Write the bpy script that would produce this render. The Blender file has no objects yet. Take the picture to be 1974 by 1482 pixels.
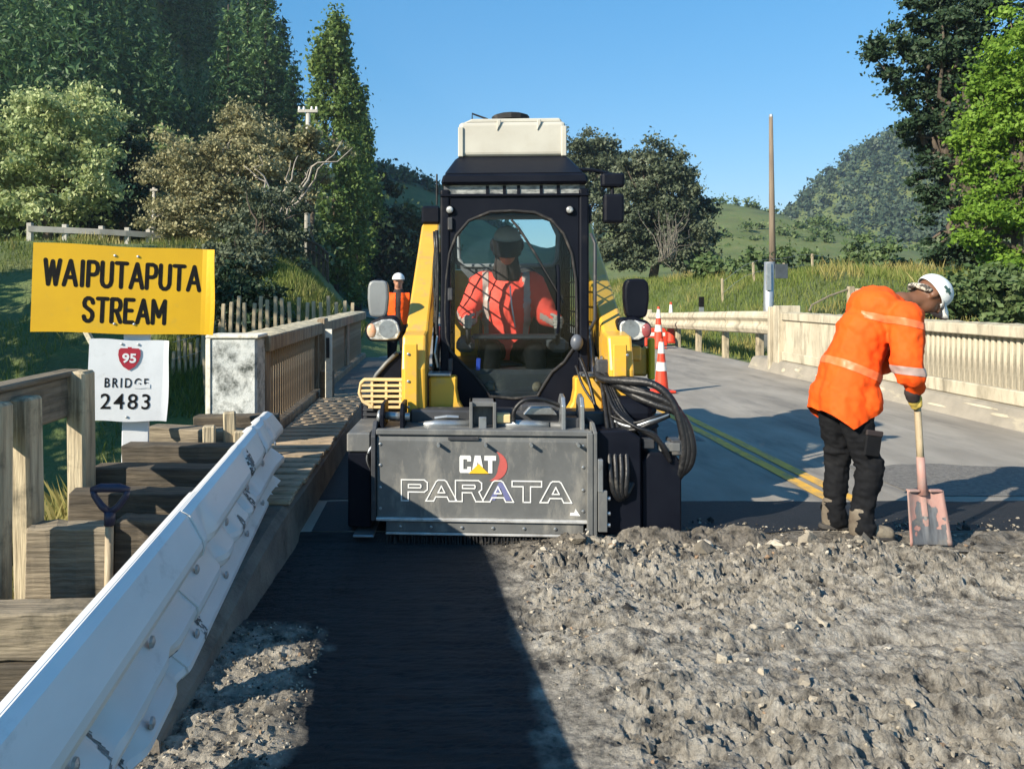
import bpy, bmesh, math, random
import numpy as np
from mathutils import Vector, Matrix, Euler

# ------------------------------------------------------------------ camera, sky, sun, exposure
SC = bpy.context.scene
COL = SC.collection
F, VX, VY, HC = 1450.0, 845.0, 566.0, 1.5          # focal length in photo pixels, vanishing point, eye height
cam_d = bpy.data.cameras.new("camera")
cam = bpy.data.objects.new("camera", cam_d); COL.objects.link(cam)
cam_d.sensor_width = 36.0
cam_d.lens = 36.0 * F / 1974.0
cam_d.shift_x = (987.0 - VX) / 1974.0
cam_d.shift_y = -(741.0 - VY) / 1974.0
cam_d.clip_start = 0.05
cam_d.clip_end = 6000.0
cam.location = (0, 0, HC)
cam.rotation_euler = (math.radians(90), 0, 0)
SC.camera = cam

SUN = Vector((1.5, 1.08, -1.0)).normalized()       # the way the light travels
ELEV = math.asin(-SUN.z)
AZ = math.atan2(-SUN.x, -SUN.y)
w = bpy.data.worlds.new("World"); SC.world = w; w.use_nodes = True
nt = w.node_tree
for n in list(nt.nodes): nt.nodes.remove(n)
sky = nt.nodes.new("ShaderNodeTexSky"); sky.sky_type = 'NISHITA'; sky.sun_disc = False
sky.sun_elevation = ELEV; sky.sun_rotation = AZ % (2 * math.pi)
sky.air_density = 1.0; sky.dust_density = 0.0; sky.ozone_density = 4.0; sky.altitude = 20
bg = nt.nodes.new("ShaderNodeBackground"); bg.inputs[1].default_value = 0.115
wo = nt.nodes.new("ShaderNodeOutputWorld")
hsv = nt.nodes.new("ShaderNodeHueSaturation"); hsv.inputs["Saturation"].default_value = 1.85; hsv.inputs["Value"].default_value = 1.82
gam = nt.nodes.new("ShaderNodeGamma"); gam.inputs[1].default_value = 0.5
nt.links.new(sky.outputs[0], gam.inputs[0]); nt.links.new(gam.outputs[0], hsv.inputs["Color"]); nt.links.new(hsv.outputs[0], bg.inputs[0]); nt.links.new(bg.outputs[0], wo.inputs[0])

sl = bpy.data.lights.new("sun", 'SUN'); sl.energy = 5.0; sl.angle = math.radians(0.5); sl.color = (1.0, 0.90, 0.74)
so = bpy.data.objects.new("sun", sl); COL.objects.link(so)
so.rotation_euler = SUN.to_track_quat('-Z', 'Y').to_euler(); so.location = (-30, -20, 25)

SC.view_settings.view_transform = 'Standard'
SC.view_settings.look = 'None'
SC.view_settings.gamma = 1.0
SC.view_settings.use_curve_mapping = False
SC.view_settings.exposure = 0.98
SC.render.engine = 'CYCLES'
SC.cycles.max_bounces = 6
SC.cycles.diffuse_bounces = 2
SC.cycles.glossy_bounces = 3
SC.cycles.transparent_max_bounces = 16
SC.cycles.use_denoising = True

# ------------------------------------------------------------------ helpers
R = math.radians
rng = np.random.default_rng(7)
random.seed(7)
WM = {}                                            # world matrices of parents

def W(px, py, Y):                                  # a point of the photograph at depth Y, in metres
    return Vector(((px - VX) * Y / F, Y, HC - (py - VY) * Y / F))

def tag(o, label=None, cat=None, group=None, kind=None):
    if label: o["label"] = label
    if cat: o["category"] = cat
    if group: o["group"] = group
    if kind: o["kind"] = kind
    return o

def thing(name, label, cat, loc=(0, 0, 0), rot=(0, 0, 0), group=None):
    o = bpy.data.objects.new(name, None); COL.objects.link(o)
    o.empty_display_size = 0.1
    o.location = loc; o.rotation_euler = rot
    WM[o.name] = Matrix.Translation(Vector(loc)) @ Euler(rot).to_matrix().to_4x4()
    return tag(o, label, cat, group)

def copy_tree(o, M, parent=None, label=None):
    """copy a thing and its parts; the world matrix of the root becomes M"""
    c = o.copy(); COL.objects.link(c); c.parent = parent
    if parent is None:
        c.matrix_basis = M; WM[c.name] = M.copy()
    if label: c["label"] = label
    for ch in list(o.children): copy_tree(ch, None, c)
    return c

def link(name, me, mat, parent=None, local=False, smooth=False, kind=None, label=None):
    if mat is not None:
        if isinstance(mat, (list, tuple)):
            for m in mat: me.materials.append(m)
        else: me.materials.append(mat)
    if smooth and len(me.polygons): me.polygons.foreach_set("use_smooth", np.ones(len(me.polygons), dtype=bool))
    o = bpy.data.objects.new(name, me); COL.objects.link(o)
    if parent is not None:
        o.parent = parent
        PM = WM.get(parent.name, Matrix.Identity(4))
        if not local and PM != Matrix.Identity(4): me.transform(PM.inverted())
        WM[o.name] = PM
    else: WM[o.name] = Matrix.Identity(4)
    if kind: o["kind"] = kind
    if label: o["label"] = label
    return o

def piece(name, me, M, parent):
    """a piece that shares mesh data, at matrix M in the parent's own space"""
    o = bpy.data.objects.new(name, me); COL.objects.link(o); o.parent = parent; o.matrix_basis = M
    return o

def np_mesh(name, V, Fq):
    V = np.asarray(V, dtype=np.float32).reshape(-1, 3); Fq = np.asarray(Fq, dtype=np.int32)
    k = Fq.shape[1]
    me = bpy.data.meshes.new(name)
    me.vertices.add(len(V)); me.vertices.foreach_set("co", V.ravel())
    me.loops.add(Fq.size); me.loops.foreach_set("vertex_index", Fq.ravel())
    me.polygons.add(len(Fq)); me.polygons.foreach_set("loop_start", np.arange(0, Fq.size, k, dtype=np.int32))
    me.polygons.foreach_set("use_smooth", np.zeros(len(Fq), dtype=bool))
    me.update(calc_edges=True)
    return me

class MB:
    def __init__(s): s.v = []; s.f = []
    def add(s, vs, fs, M=None):
        b = len(s.v)
        s.v += [tuple(M @ Vector(p)) for p in vs] if M is not None else [tuple(p) for p in vs]
        s.f += [tuple(b + i for i in f) for f in fs]
        return s
    def box(s, c, d, rot=None, M=None):
        x, y, z = d[0] / 2, d[1] / 2, d[2] / 2
        vs = [(-x, -y, -z), (x, -y, -z), (x, y, -z), (-x, y, -z), (-x, -y, z), (x, -y, z), (x, y, z), (-x, y, z)]
        T = Matrix.Translation(Vector(c))
        if rot is not None: T = T @ Euler(rot).to_matrix().to_4x4()
        if M is not None: T = M @ T
        return s.add(vs, [(0, 3, 2, 1), (4, 5, 6, 7), (0, 1, 5, 4), (1, 2, 6, 5), (2, 3, 7, 6), (3, 0, 4, 7)], T)
    def b2(s, a, b):
        return s.box([(a[i] + b[i]) / 2 for i in range(3)], [abs(b[i] - a[i]) for i in range(3)])
    def hexa(s, bot, top):                          # two quads, same winding
        return s.add(list(bot) + list(top), [(3, 2, 1, 0), (4, 5, 6, 7), (0, 1, 5, 4), (1, 2, 6, 5), (2, 3, 7, 6), (3, 0, 4, 7)])
    def prism(s, poly, a, b, axis='y'):             # 2-D polygon pushed along an axis
        n = len(poly)
        def P(p, t):
            return {'y': (p[0], t, p[1]), 'x': (t, p[0], p[1]), 'z': (p[0], p[1], t)}[axis]
        vs = [P(p, a) for p in poly] + [P(p, b) for p in poly]
        fs = [tuple(range(n))[::-1], tuple(range(n, 2 * n))] + [(i, (i + 1) % n, n + (i + 1) % n, n + i) for i in range(n)]
        return s.add(vs, fs)
    def tube(s, pts, r, n=8, cap=True):
        pts = [Vector(p) for p in pts]; m = len(pts)
        rs = list(r) if isinstance(r, (list, tuple, np.ndarray)) else [r] * m
        up = None; vs = []; fs = []
        for i, p in enumerate(pts):
            t = (pts[min(i + 1, m - 1)] - pts[max(i - 1, 0)])
            t = t.normalized() if t.length > 1e-9 else Vector((0, 0, 1))
            if up is None:
                a = Vector((0, 0, 1)) if abs(t.z) < 0.9 else Vector((1, 0, 0))
                up = (a - t * a.dot(t)).normalized()
            else:
                up = up - t * up.dot(t)
                up = up.normalized() if up.length > 1e-6 else t.orthogonal().normalized()
            sd = t.cross(up)
            for k in range(n):
                a = 2 * math.pi * k / n
                vs.append(p + (up * math.cos(a) + sd * math.sin(a)) * rs[i])
        for i in range(m - 1):
            for k in range(n):
                k2 = (k + 1) % n
                fs.append((i * n + k, i * n + k2, (i + 1) * n + k2, (i + 1) * n + k))
        if cap: fs += [tuple(range(n))[::-1], tuple(range((m - 1) * n, m * n))]
        return s.add(vs, fs)
    def lathe(s, prof, n=24, M=None):               # (radius, height) about z
        vs = []; fs = []
        for r, h in prof:
            for k in range(n):
                a = 2 * math.pi * k / n; vs.append((r * math.cos(a), r * math.sin(a), h))
        m = len(prof)
        for i in range(m - 1):
            for k in range(n):
                k2 = (k + 1) % n; fs.append((i * n + k, i * n + k2, (i + 1) * n + k2, (i + 1) * n + k))
        fs += [tuple(range(n))[::-1], tuple(range((m - 1) * n, m * n))]
        return s.add(vs, fs, M)
    def ell(s, c, r, rot=None, nu=14, nv=9):
        vs = []; fs = []
        T = Matrix.Translation(Vector(c))
        if rot is not None: T = T @ (rot if isinstance(rot, Matrix) else Euler(rot).to_matrix().to_4x4())
        for j in range(nv + 1):
            th = math.pi * (0.02 + 0.96 * j / nv)
            for i in range(nu):
                a = 2 * math.pi * i / nu
                vs.append((r[0] * math.sin(th) * math.cos(a), r[1] * math.sin(th) * math.sin(a), r[2] * math.cos(th)))
        for j in range(nv):
            for i in range(nu):
                i2 = (i + 1) % nu; fs.append((j * nu + i, (j + 1) * nu + i, (j + 1) * nu + i2, j * nu + i2))
        fs += [tuple(range(nu)), tuple(range(nv * nu, nv * nu + nu))[::-1]]
        return s.add(vs, fs, T)
    def cap(s, p0, p1, r0, r1, n=12, flat=1.0):
        p0 = Vector(p0); p1 = Vector(p1); d = p1 - p0; L = max(d.length, 1e-5); d = d / L
        pts = []; rr = []
        for k in range(5):
            a = math.pi / 2 * (1 - k / 4.0); pts.append(p0 - d * r0 * math.sin(a)); rr.append(max(r0 * math.cos(a), r0 * 0.06))
        for k in range(5):
            a = math.pi / 2 * (k / 4.0); pts.append(p1 + d * r1 * math.sin(a)); rr.append(max(r1 * math.cos(a), r1 * 0.06))
        pts.insert(5, p0 + d * L * 0.5); rr.insert(5, (r0 + r1) / 2)
        return s.tube(pts, rr, n)
    def mesh(s, name="m", bevel=0.0, seg=1):
        me = bpy.data.meshes.new(name)
        me.from_pydata(s.v, [], s.f)
        bm = bmesh.new(); bm.from_mesh(me)
        bmesh.ops.recalc_face_normals(bm, faces=bm.faces)
        if bevel > 0:
            es = [e for e in bm.edges if len(e.link_faces) == 2 and e.calc_face_angle(0) > 0.5]
            bmesh.ops.bevel(bm, geom=es, offset=bevel, segments=seg, affect='EDGES', profile=0.5, clamp_overlap=True)
        bm.to_mesh(me); bm.free()
        return me
    def build(s, name, mat, parent=None, smooth=False, bevel=0.0, seg=1, local=False, kind=None, label=None):
        return link(name, s.mesh(name, bevel, seg), mat, parent, local, smooth, kind, label)

# value noise
def _h(i, j, k, seed):
    n = (i.astype(np.int64) * 374761393 + j.astype(np.int64) * 668265263 + k.astype(np.int64) * 2147483647 + seed * 1274126177) & 0xFFFFFFFF
    n = ((n ^ (n >> 13)) * 1274126177) & 0xFFFFFFFF
    return ((n ^ (n >> 16)) & 0xFFFF) / 65535.0
def vnoise(x, y, z=None, seed=1):
    x = np.asarray(x, dtype=np.float64); y = np.asarray(y, dtype=np.float64)
    z = np.zeros_like(x) if z is None else np.asarray(z, dtype=np.float64)
    i = np.floor(x); j = np.floor(y); k = np.floor(z)
    f = x - i; g = y - j; h = z - k
    f = f * f * (3 - 2 * f); g = g * g * (3 - 2 * g); h = h * h * (3 - 2 * h)
    r = 0
    for a in (0, 1):
        for b in (0, 1):
            for c in (0, 1):
                r = r + _h(i + a, j + b, k + c, seed) * (f if a else 1 - f) * (g if b else 1 - g) * (h if c else 1 - h)
    return r * 2 - 1
def fbm(x, y, z=None, o=4, seed=1, gain=0.5):
    r = 0; a = 1.0; s = 1.0
    for q in range(o):
        r = r + a * vnoise(np.asarray(x) * s, np.asarray(y) * s, None if z is None else np.asarray(z) * s, seed + q); a *= gain; s *= 2.03
    return r
def sst(a, b, x):
    t = np.clip((np.asarray(x, dtype=np.float64) - a) / (b - a), 0, 1); return t * t * (3 - 2 * t)

# ------------------------------------------------------------------ materials
def _n(nt, t): return nt.nodes.new(t)
def mat(name, c1, c2=None, rough=0.6, metal=0.0, scale=6.0, stretch=(1, 1, 1), bump=0.0, bscale=40.0, bstretch=None, detail=5.0,
        dirt=None, spec=0.4, coat=0.0, lo=0.35, hi=0.65, rvar=0.12, bdist=0.01):
    m = bpy.data.materials.new(name); m.use_nodes = True
    nt = m.node_tree; p = nt.nodes["Principled BSDF"]; L = nt.links
    p.inputs["Roughness"].default_value = rough; p.inputs["Metallic"].default_value = metal
    p.inputs["Specular IOR Level"].default_value = spec; p.inputs["Coat Weight"].default_value = coat
    c2 = c2 or tuple(x * 0.78 for x in c1)
    tc = _n(nt, "ShaderNodeTexCoord")
    mp = _n(nt, "ShaderNodeMapping"); mp.inputs["Scale"].default_value = stretch
    L.new(tc.outputs["Object"], mp.inputs["Vector"])
    nz = _n(nt, "ShaderNodeTexNoise"); nz.inputs["Scale"].default_value = scale; nz.inputs["Detail"].default_value = detail; nz.inputs["Roughness"].default_value = 0.62
    L.new(mp.outputs[0], nz.inputs["Vector"])
    mr = _n(nt, "ShaderNodeMapRange"); mr.inputs["From Min"].default_value = lo; mr.inputs["From Max"].default_value = hi
    L.new(nz.outputs["Fac"], mr.inputs["Value"])
    mx = _n(nt, "ShaderNodeMix"); mx.data_type = 'RGBA'
    mx.inputs["A"].default_value = (*c1, 1); mx.inputs["B"].default_value = (*c2, 1)
    L.new(mr.outputs[0], mx.inputs["Factor"])
    col = mx.outputs["Result"]
    if dirt:
        dc, amt, ds = dirt[:3]
        nd = _n(nt, "ShaderNodeTexNoise"); nd.inputs["Scale"].default_value = ds; nd.inputs["Detail"].default_value = 8; nd.inputs["Roughness"].default_value = 0.7
        if len(dirt) > 3:
            m2 = _n(nt, "ShaderNodeMapping"); m2.inputs["Scale"].default_value = dirt[3]; L.new(tc.outputs["Object"], m2.inputs["Vector"]); L.new(m2.outputs[0], nd.inputs["Vector"])
        else: L.new(tc.outputs["Object"], nd.inputs["Vector"])
        r2 = _n(nt, "ShaderNodeMapRange"); r2.inputs["From Min"].default_value = 0.62 - 0.3 * amt; r2.inputs["From Max"].default_value = 0.80 - 0.25 * amt
        r2.inputs["To Max"].default_value = min(1.0, 0.5 + amt)
        L.new(nd.outputs["Fac"], r2.inputs["Value"])
        m3 = _n(nt, "ShaderNodeMix"); m3.data_type = 'RGBA'; m3.inputs["B"].default_value = (*dc, 1)
        L.new(r2.outputs[0], m3.inputs["Factor"]); L.new(col, m3.inputs["A"]); col = m3.outputs["Result"]
    L.new(col, p.inputs["Base Color"])
    rr = _n(nt, "ShaderNodeMapRange"); rr.inputs["To Min"].default_value = max(0, rough - rvar); rr.inputs["To Max"].default_value = min(1, rough + rvar)
    L.new(nz.outputs["Fac"], rr.inputs["Value"]); L.new(rr.outputs[0], p.inputs["Roughness"])
    if bump > 0:
        nb = _n(nt, "ShaderNodeTexNoise"); nb.inputs["Scale"].default_value = bscale; nb.inputs["Detail"].default_value = 6
        mb = _n(nt, "ShaderNodeMapping"); mb.inputs["Scale"].default_value = bstretch or stretch
        L.new(tc.outputs["Object"], mb.inputs["Vector"]); L.new(mb.outputs[0], nb.inputs["Vector"])
        b = _n(nt, "ShaderNodeBump"); b.inputs["Strength"].default_value = bump; b.inputs["Distance"].default_value = bdist
        L.new(nb.outputs["Fac"], b.inputs["Height"]); L.new(b.outputs[0], p.inputs["Normal"])
    return m

def leaf_mat(name, cols, trans=0.35, rough=0.55, nscale=0.25, spec=0.25):
    """leaf colours vary from leaf to leaf and, slowly, through the crown"""
    m = bpy.data.materials.new(name); m.use_nodes = True
    nt = m.node_tree; L = nt.links; p = nt.nodes["Principled BSDF"]; out = nt.nodes["Material Output"]
    g = _n(nt, "ShaderNodeNewGeometry"); tc = _n(nt, "ShaderNodeTexCoord")
    nz = _n(nt, "ShaderNodeTexNoise"); nz.inputs["Scale"].default_value = nscale; nz.inputs["Detail"].default_value = 3
    L.new(tc.outputs["Object"], nz.inputs["Vector"])
    ad = _n(nt, "ShaderNodeMath"); ad.operation = 'MULTIPLY_ADD'; ad.inputs[1].default_value = 0.55
    L.new(g.outputs["Random Per Island"], ad.inputs[0])
    mr = _n(nt, "ShaderNodeMapRange"); mr.inputs["From Min"].default_value = 0.3; mr.inputs["From Max"].default_value = 0.7; mr.inputs["To Max"].default_value = 0.45
    L.new(nz.outputs["Fac"], mr.inputs["Value"]); L.new(mr.outputs[0], ad.inputs[2])
    cr = _n(nt, "ShaderNodeValToRGB"); e = cr.color_ramp.elements
    while len(e) < len(cols): e.new(0.5)
    for i, c in enumerate(cols): e[i].position = i / (len(cols) - 1); e[i].color = (*c, 1)
    L.new(ad.outputs[0], cr.inputs[0])
    L.new(cr.outputs[0], p.inputs["Base Color"]); p.inputs["Roughness"].default_value = rough; p.inputs["Specular IOR Level"].default_value = spec
    if trans > 0:
        tr = _n(nt, "ShaderNodeBsdfTranslucent"); L.new(cr.outputs[0], tr.inputs[0])
        mx = _n(nt, "ShaderNodeMixShader"); mx.inputs[0].default_value = trans
        L.new(p.outputs[0], mx.inputs[1]); L.new(tr.outputs[0], mx.inputs[2]); L.new(mx.outputs[0], out.inputs[0])
    return m

def glass_mat(name, tint=(0.75, 0.85, 0.85), refl=0.08, rough=0.02):
    m = bpy.data.materials.new(name); m.use_nodes = True
    nt = m.node_tree; L = nt.links; out = nt.nodes["Material Output"]; nt.nodes.remove(nt.nodes["Principled BSDF"])
    t = _n(nt, "ShaderNodeBsdfTransparent"); t.inputs[0].default_value = (*tint, 1)
    g = _n(nt, "ShaderNodeBsdfGlossy"); g.inputs["Roughness"].default_value = rough
    fr = _n(nt, "ShaderNodeFresnel"); fr.inputs[0].default_value = 1.45
    a = _n(nt, "ShaderNodeMath"); a.operation = 'MULTIPLY_ADD'; a.inputs[1].default_value = 0.45; a.inputs[2].default_value = 0.0
    L.new(fr.outputs[0], a.inputs[0])
    mx = _n(nt, "ShaderNodeMixShader"); L.new(a.outputs[0], mx.inputs[0]); L.new(t.outputs[0], mx.inputs[1]); L.new(g.outputs[0], mx.inputs[2])
    L.new(mx.outputs[0], out.inputs[0])
    return m

def text_mesh(body, size, M, sx=1.0, bold=0.0, outline=0.0, ext=0.0008, spacing=1.0):
    """lettering as a mesh: text in the XZ plane of M, centred, facing -Y of M"""
    c = bpy.data.curves.new("lettering", 'FONT'); c.body = body; c.size = size; c.align_x = 'CENTER'; c.align_y = 'CENTER'
    c.space_character = spacing
    if outline > 0: c.fill_mode = 'NONE'; c.bevel_depth = outline; c.bevel_resolution = 0
    else: c.extrude = ext; c.offset = bold
    c.resolution_u = 6
    o = bpy.data.objects.new("lettering", c); COL.objects.link(o)
    dg = bpy.context.evaluated_depsgraph_get()
    me = bpy.data.meshes.new_from_object(o.evaluated_get(dg))
    bpy.data.objects.remove(o); bpy.data.curves.remove(c)
    me.materials.clear()
    me.transform(M @ Matrix.Rotation(R(90), 4, 'X') @ Matrix.Diagonal((sx, 1, 1, 1)))
    return me

def blob(mb, voxel=0.012, smooth=6, name="blob", wrinkle=None):
    """one continuous surface grown round a set of overlapping limbs"""
    me0 = mb.mesh(name)
    o = bpy.data.objects.new("tmp", me0); COL.objects.link(o)
    r = o.modifiers.new("r", 'REMESH'); r.mode = 'VOXEL'; r.voxel_size = voxel
    if smooth:
        s = o.modifiers.new("s", 'SMOOTH'); s.factor = 0.5; s.iterations = smooth
    dg = bpy.context.evaluated_depsgraph_get()
    me = bpy.data.meshes.new_from_object(o.evaluated_get(dg))
    bpy.data.objects.remove(o); bpy.data.meshes.remove(me0)
    if wrinkle:
        n = len(me.vertices); co = np.empty(n * 3, np.float32); me.vertices.foreach_get("co", co); co = co.reshape(-1, 3)
        no = np.empty(n * 3, np.float32); me.vertices.foreach_get("normal", no); no = no.reshape(-1, 3)
        co2 = co + no * wrinkle(co)[:, None]
        me.vertices.foreach_set("co", co2.astype(np.float32).ravel()); me.update()
    return me

# ================================================================== materials of the place
M = {}
M['asphalt'] = mat("asphalt", (0.215, 0.195, 0.165), (0.31, 0.283, 0.242), rough=0.85, scale=1.3, stretch=(1.4, 0.5, 1), bump=0.55, bscale=190, bdist=0.006, dirt=((0.115, 0.108, 0.10), 0.36, 1.7, (1.2, 0.22, 1)), spec=0.3)
M['asphalt_far'] = mat("asphalt_far", (0.20, 0.195, 0.19), (0.16, 0.155, 0.15), rough=0.85, scale=0.7, bump=0.2, bscale=60)
M['shade_strip'] = mat("shade_dark_asphalt", (0.010, 0.011, 0.013), (0.020, 0.021, 0.024), rough=0.66, scale=5, stretch=(0.7, 2.5, 1), bump=0.75, bscale=60, bstretch=(0.7, 2.0, 1), bdist=0.012, spec=0.25)
M['milled'] = mat("milled_asphalt", (0.34, 0.305, 0.245), (0.215, 0.195, 0.165), rough=0.95, scale=9, bump=0.9, bscale=120, bdist=0.012, detail=8, dirt=((0.13, 0.118, 0.105), 0.26, 26), spec=0.2)
M['clod'] = mat("clods", (0.46, 0.415, 0.335), (0.26, 0.235, 0.195), rough=0.95, scale=14, bump=0.9, bscale=70, bdist=0.02, spec=0.2)
M['soil'] = mat("soil_and_grass", (0.075, 0.115, 0.030), (0.13, 0.145, 0.052), rough=0.95, scale=0.6, bump=0.8, bscale=9, bdist=0.12, detail=9, dirt=((0.035, 0.055, 0.018), 0.4, 0.15))
M['yline'] = mat("yellow_line_paint", (0.74, 0.40, 0.035), (0.55, 0.31, 0.05), rough=0.7, scale=9, bump=0.3, bscale=150, dirt=((0.20, 0.18, 0.14), 0.42, 9, (1, 0.4, 1)))
M['wline'] = mat("worn_white_paint", (0.60, 0.58, 0.52), (0.40, 0.38, 0.34), rough=0.7, scale=10, dirt=((0.2, 0.19, 0.17), 0.5, 12))
M['cream'] = mat("cream_concrete", (0.53, 0.475, 0.36), (0.38, 0.335, 0.25), rough=0.85, scale=2.4, stretch=(1, 1, 0.4), bump=0.4, bscale=50, detail=8, dirt=((0.17, 0.15, 0.11), 0.46, 3.2, (1.6, 1.6, 0.35)))
M['cream_top'] = mat("lichen_concrete", (0.56, 0.49, 0.34), (0.36, 0.32, 0.22), rough=0.9, scale=7, bump=0.6, bscale=60, dirt=((0.10, 0.095, 0.07), 0.45, 9))
M['brown_conc'] = mat("stained_concrete", (0.27, 0.20, 0.125), (0.14, 0.11, 0.08), rough=0.9, scale=3, stretch=(4, 4, 0.5), bump=0.7, bscale=60, bstretch=(1, 1, 0.15), detail=8, dirt=((0.44, 0.41, 0.33), 0.38, 7, (6, 6, 0.6)))
M['block'] = mat("mottled_white_concrete", (0.62, 0.64, 0.62), (0.42, 0.45, 0.45), rough=0.9, scale=5, bump=0.5, bscale=80, dirt=((0.045, 0.055, 0.05), 0.52, 6.5))
M['white_and_lit_edge'] = mat("white_paint_and_lit_edge", (0.72, 0.70, 0.62), (0.56, 0.53, 0.44), rough=0.8, scale=8, bump=0.3, bscale=60, dirt=((0.2, 0.18, 0.12), 0.3, 10))
M['kerb'] = mat("kerb_concrete", (0.20, 0.175, 0.14), (0.12, 0.105, 0.09), rough=0.9, scale=3, bump=0.5, bscale=70, dirt=((0.06, 0.05, 0.04), 0.35, 4))
M['kerb_right'] = mat("kerb_concrete_grey", (0.30, 0.27, 0.22), (0.22, 0.20, 0.165), rough=0.9, scale=2.4, bump=0.5, bscale=70, dirt=((0.52, 0.46, 0.32), 0.16, 3.2, (1, 0.6, 2)))
M['rail_white'] = mat("white_rail_paint", (0.66, 0.66, 0.65), (0.56, 0.56, 0.55), rough=0.36, scale=2.2, stretch=(1, 0.4, 1), bump=0.06, bscale=9, dirt=((0.20, 0.20, 0.19), 0.13, 5, (0.9, 0.5, 0.9)), spec=0.45)
M['galv'] = mat("galvanised_steel", (0.48, 0.50, 0.51), (0.36, 0.38, 0.40), rough=0.45, metal=0.7, scale=8, dirt=((0.2, 0.17, 0.13), 0.2, 6))
def wood(nm, axis, c1=(0.27, 0.225, 0.16), c2=(0.11, 0.092, 0.068), d=None):
    st = [9, 9, 9]; st['xyz'.index(axis)] = 0.7
    return mat(nm, c1, c2, rough=0.88, scale=3.2, stretch=tuple(st), bump=0.85, bscale=7, bstretch=tuple(st), bdist=0.012, detail=8, dirt=d or ((0.035, 0.034, 0.026), 0.30, 4))
M['wood_x'] = wood("weathered_timber_across", 'x'); M['wood_y'] = wood("weathered_timber_along", 'y', (0.23, 0.195, 0.145), (0.11, 0.095, 0.07)); M['wood_z'] = wood("weathered_timber_upright", 'z', (0.46, 0.39, 0.265), (0.22, 0.18, 0.12))
M['wood_dark'] = wood("dark_timber", 'x', (0.105, 0.085, 0.06), (0.045, 0.038, 0.03))
M['plank'] = wood("footway_plank", 'x', (0.46, 0.36, 0.25), (0.26, 0.20, 0.13))

# ================================================================== ground
def xc(y): return 2.6 - 0.0045 * np.maximum(0, np.asarray(y, dtype=float) - 22) ** 2
def height(x, y):
    x = np.asarray(x, dtype=float); y = np.asarray(y, dtype=float)
    far = sst(14, 19, y)
    le = np.where(y < 15, -1.45, xc(y) - 4.2); re = np.where(y < 15, 6.7, xc(y) + 4.3)
    dl = np.maximum(0, le - x); dr = np.maximum(0, x - re)
    h = -0.07 * np.ones_like(x)
    h = h - 0.25 * (1 - sst(4.72, 4.9, y))
    gate = sst(7.0, 8.2, y) * (1 - sst(12.6, 14.0, y))
    inner = (dl < 1e-6) & (dr < 1e-6)
    h = h - 3.0 * gate * inner
    # left side: falls to the stream, then climbs to a shelf
    gl = sst(0.5, 4.2, dl)
    fall = sst(-3, 4, y) * (1 - sst(13.0, 20, y))
    h = h - 2.7 * gl * fall
    h = h + gl * sst(15, 27, y) * 3.35
    h = h + 1.3 * np.exp(-((x + 3.6) / 1.7) ** 2 - ((y - 20.8) / 2.6) ** 2)
    # right side: falls to the stream, then a bank
    gr = sst(0.3, 3.5, dr)
    h = h - 2.7 * gr * sst(0, 6, y) * (1 - sst(12.5, 16, y))
    h = h + sst(0.6, 5.5, dr) * sst(14.5, 23, y) * 2.1
    h = h + sst(2, 26, dr) * sst(18, 40, y) * 0.5
    # the wooded hillside on the left and the far hills
    hs = np.clip((y - 46) * 0.88, 0, 88) * sst(-19, -40, x + 0.12 * (y - 60))
    h = h + hs + sst(60, 200, y) * 3.0
    h = h + 78 * np.exp(-((x - 246) / 52.0) ** 2 / 2 - ((y - 390) / 70.0) ** 2 / 2)
    h = h + 16.5 * sst(104, 60, x) * sst(20, 50, x) * np.exp(-((y - 172) / 36.0) ** 2 / 2)
    h = h + 36 * np.exp(-((x + 22) / 34.0) ** 2 / 2 - ((y - 255) / 40.0) ** 2 / 2)
    nz = fbm(x * 0.35, y * 0.35, o=4, seed=3) * 0.16 + fbm(x * 0.05, y * 0.05, o=3, seed=9) * 0.5 * sst(30, 80, y)
    h = h + nz * np.where(inner, 0.0, sst(0.1, 1.6, dl + dr))
    return h

def grid_obj(name, xs, ys, hf, m, **kw):
    X, Y = np.meshgrid(xs, ys); Z = hf(X, Y)
    V = np.stack([X, Y, Z], -1).reshape(-1, 3); nx, ny = len(xs), len(ys)
    i = np.arange(nx - 1)[None, :] + np.arange(ny - 1)[:, None] * nx
    Fq = np.stack([i, i + 1, i + 1 + nx, i + nx], -1).reshape(-1, 4)
    return link(name, np_mesh(name, V, Fq), m, smooth=True, **kw)

tx = np.linspace(-1, 1, 231); xs = np.sign(tx) * (np.abs(tx) * 22 + 700 * np.abs(tx) ** 4.5)
ty = np.linspace(0, 1, 240); ys = -14 + 70 * ty + 1400 * ty ** 3.2
terrain = grid_obj("ground", xs, ys, height, M['soil'], kind="structure")

# road: bridge deck stretch and far stretch as one sheet
def road_mesh():
    V = []; Fq = []
    st = list(np.arange(4.74, 14.5, 0.5)) + list(np.arange(14.5, 22, 1.0)) + list(np.arange(22, 120, 2.0))
    for y in st:
        a = -1.9 if y < 15 else float(xc(y)) - 4.0
        b = 6.75 if y < 15 else float(xc(y)) + 4.15
        t = sst(14, 17, y)
        a = -1.9 * (1 - t) + (float(xc(y)) - 4.0) * t; b = 6.75 * (1 - t) + (float(xc(y)) + 4.15) * t
        for k in range(9): V.append((a + (b - a) * k / 8, y, 0.0))
    for i in range(len(st) - 1):
        for k in range(8): Fq.append((i * 9 + k, i * 9 + k + 1, (i + 1) * 9 + k + 1, (i + 1) * 9 + k))
    return np_mesh("road", V, Fq)
road = link("road", road_mesh(), M['asphalt'], kind="structure")
deck = MB().b2((-1.9, 6.5, -0.55), (7.0, 14.6, -0.012)).build("bridge_deck", M['kerb'], kind="structure")
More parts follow.
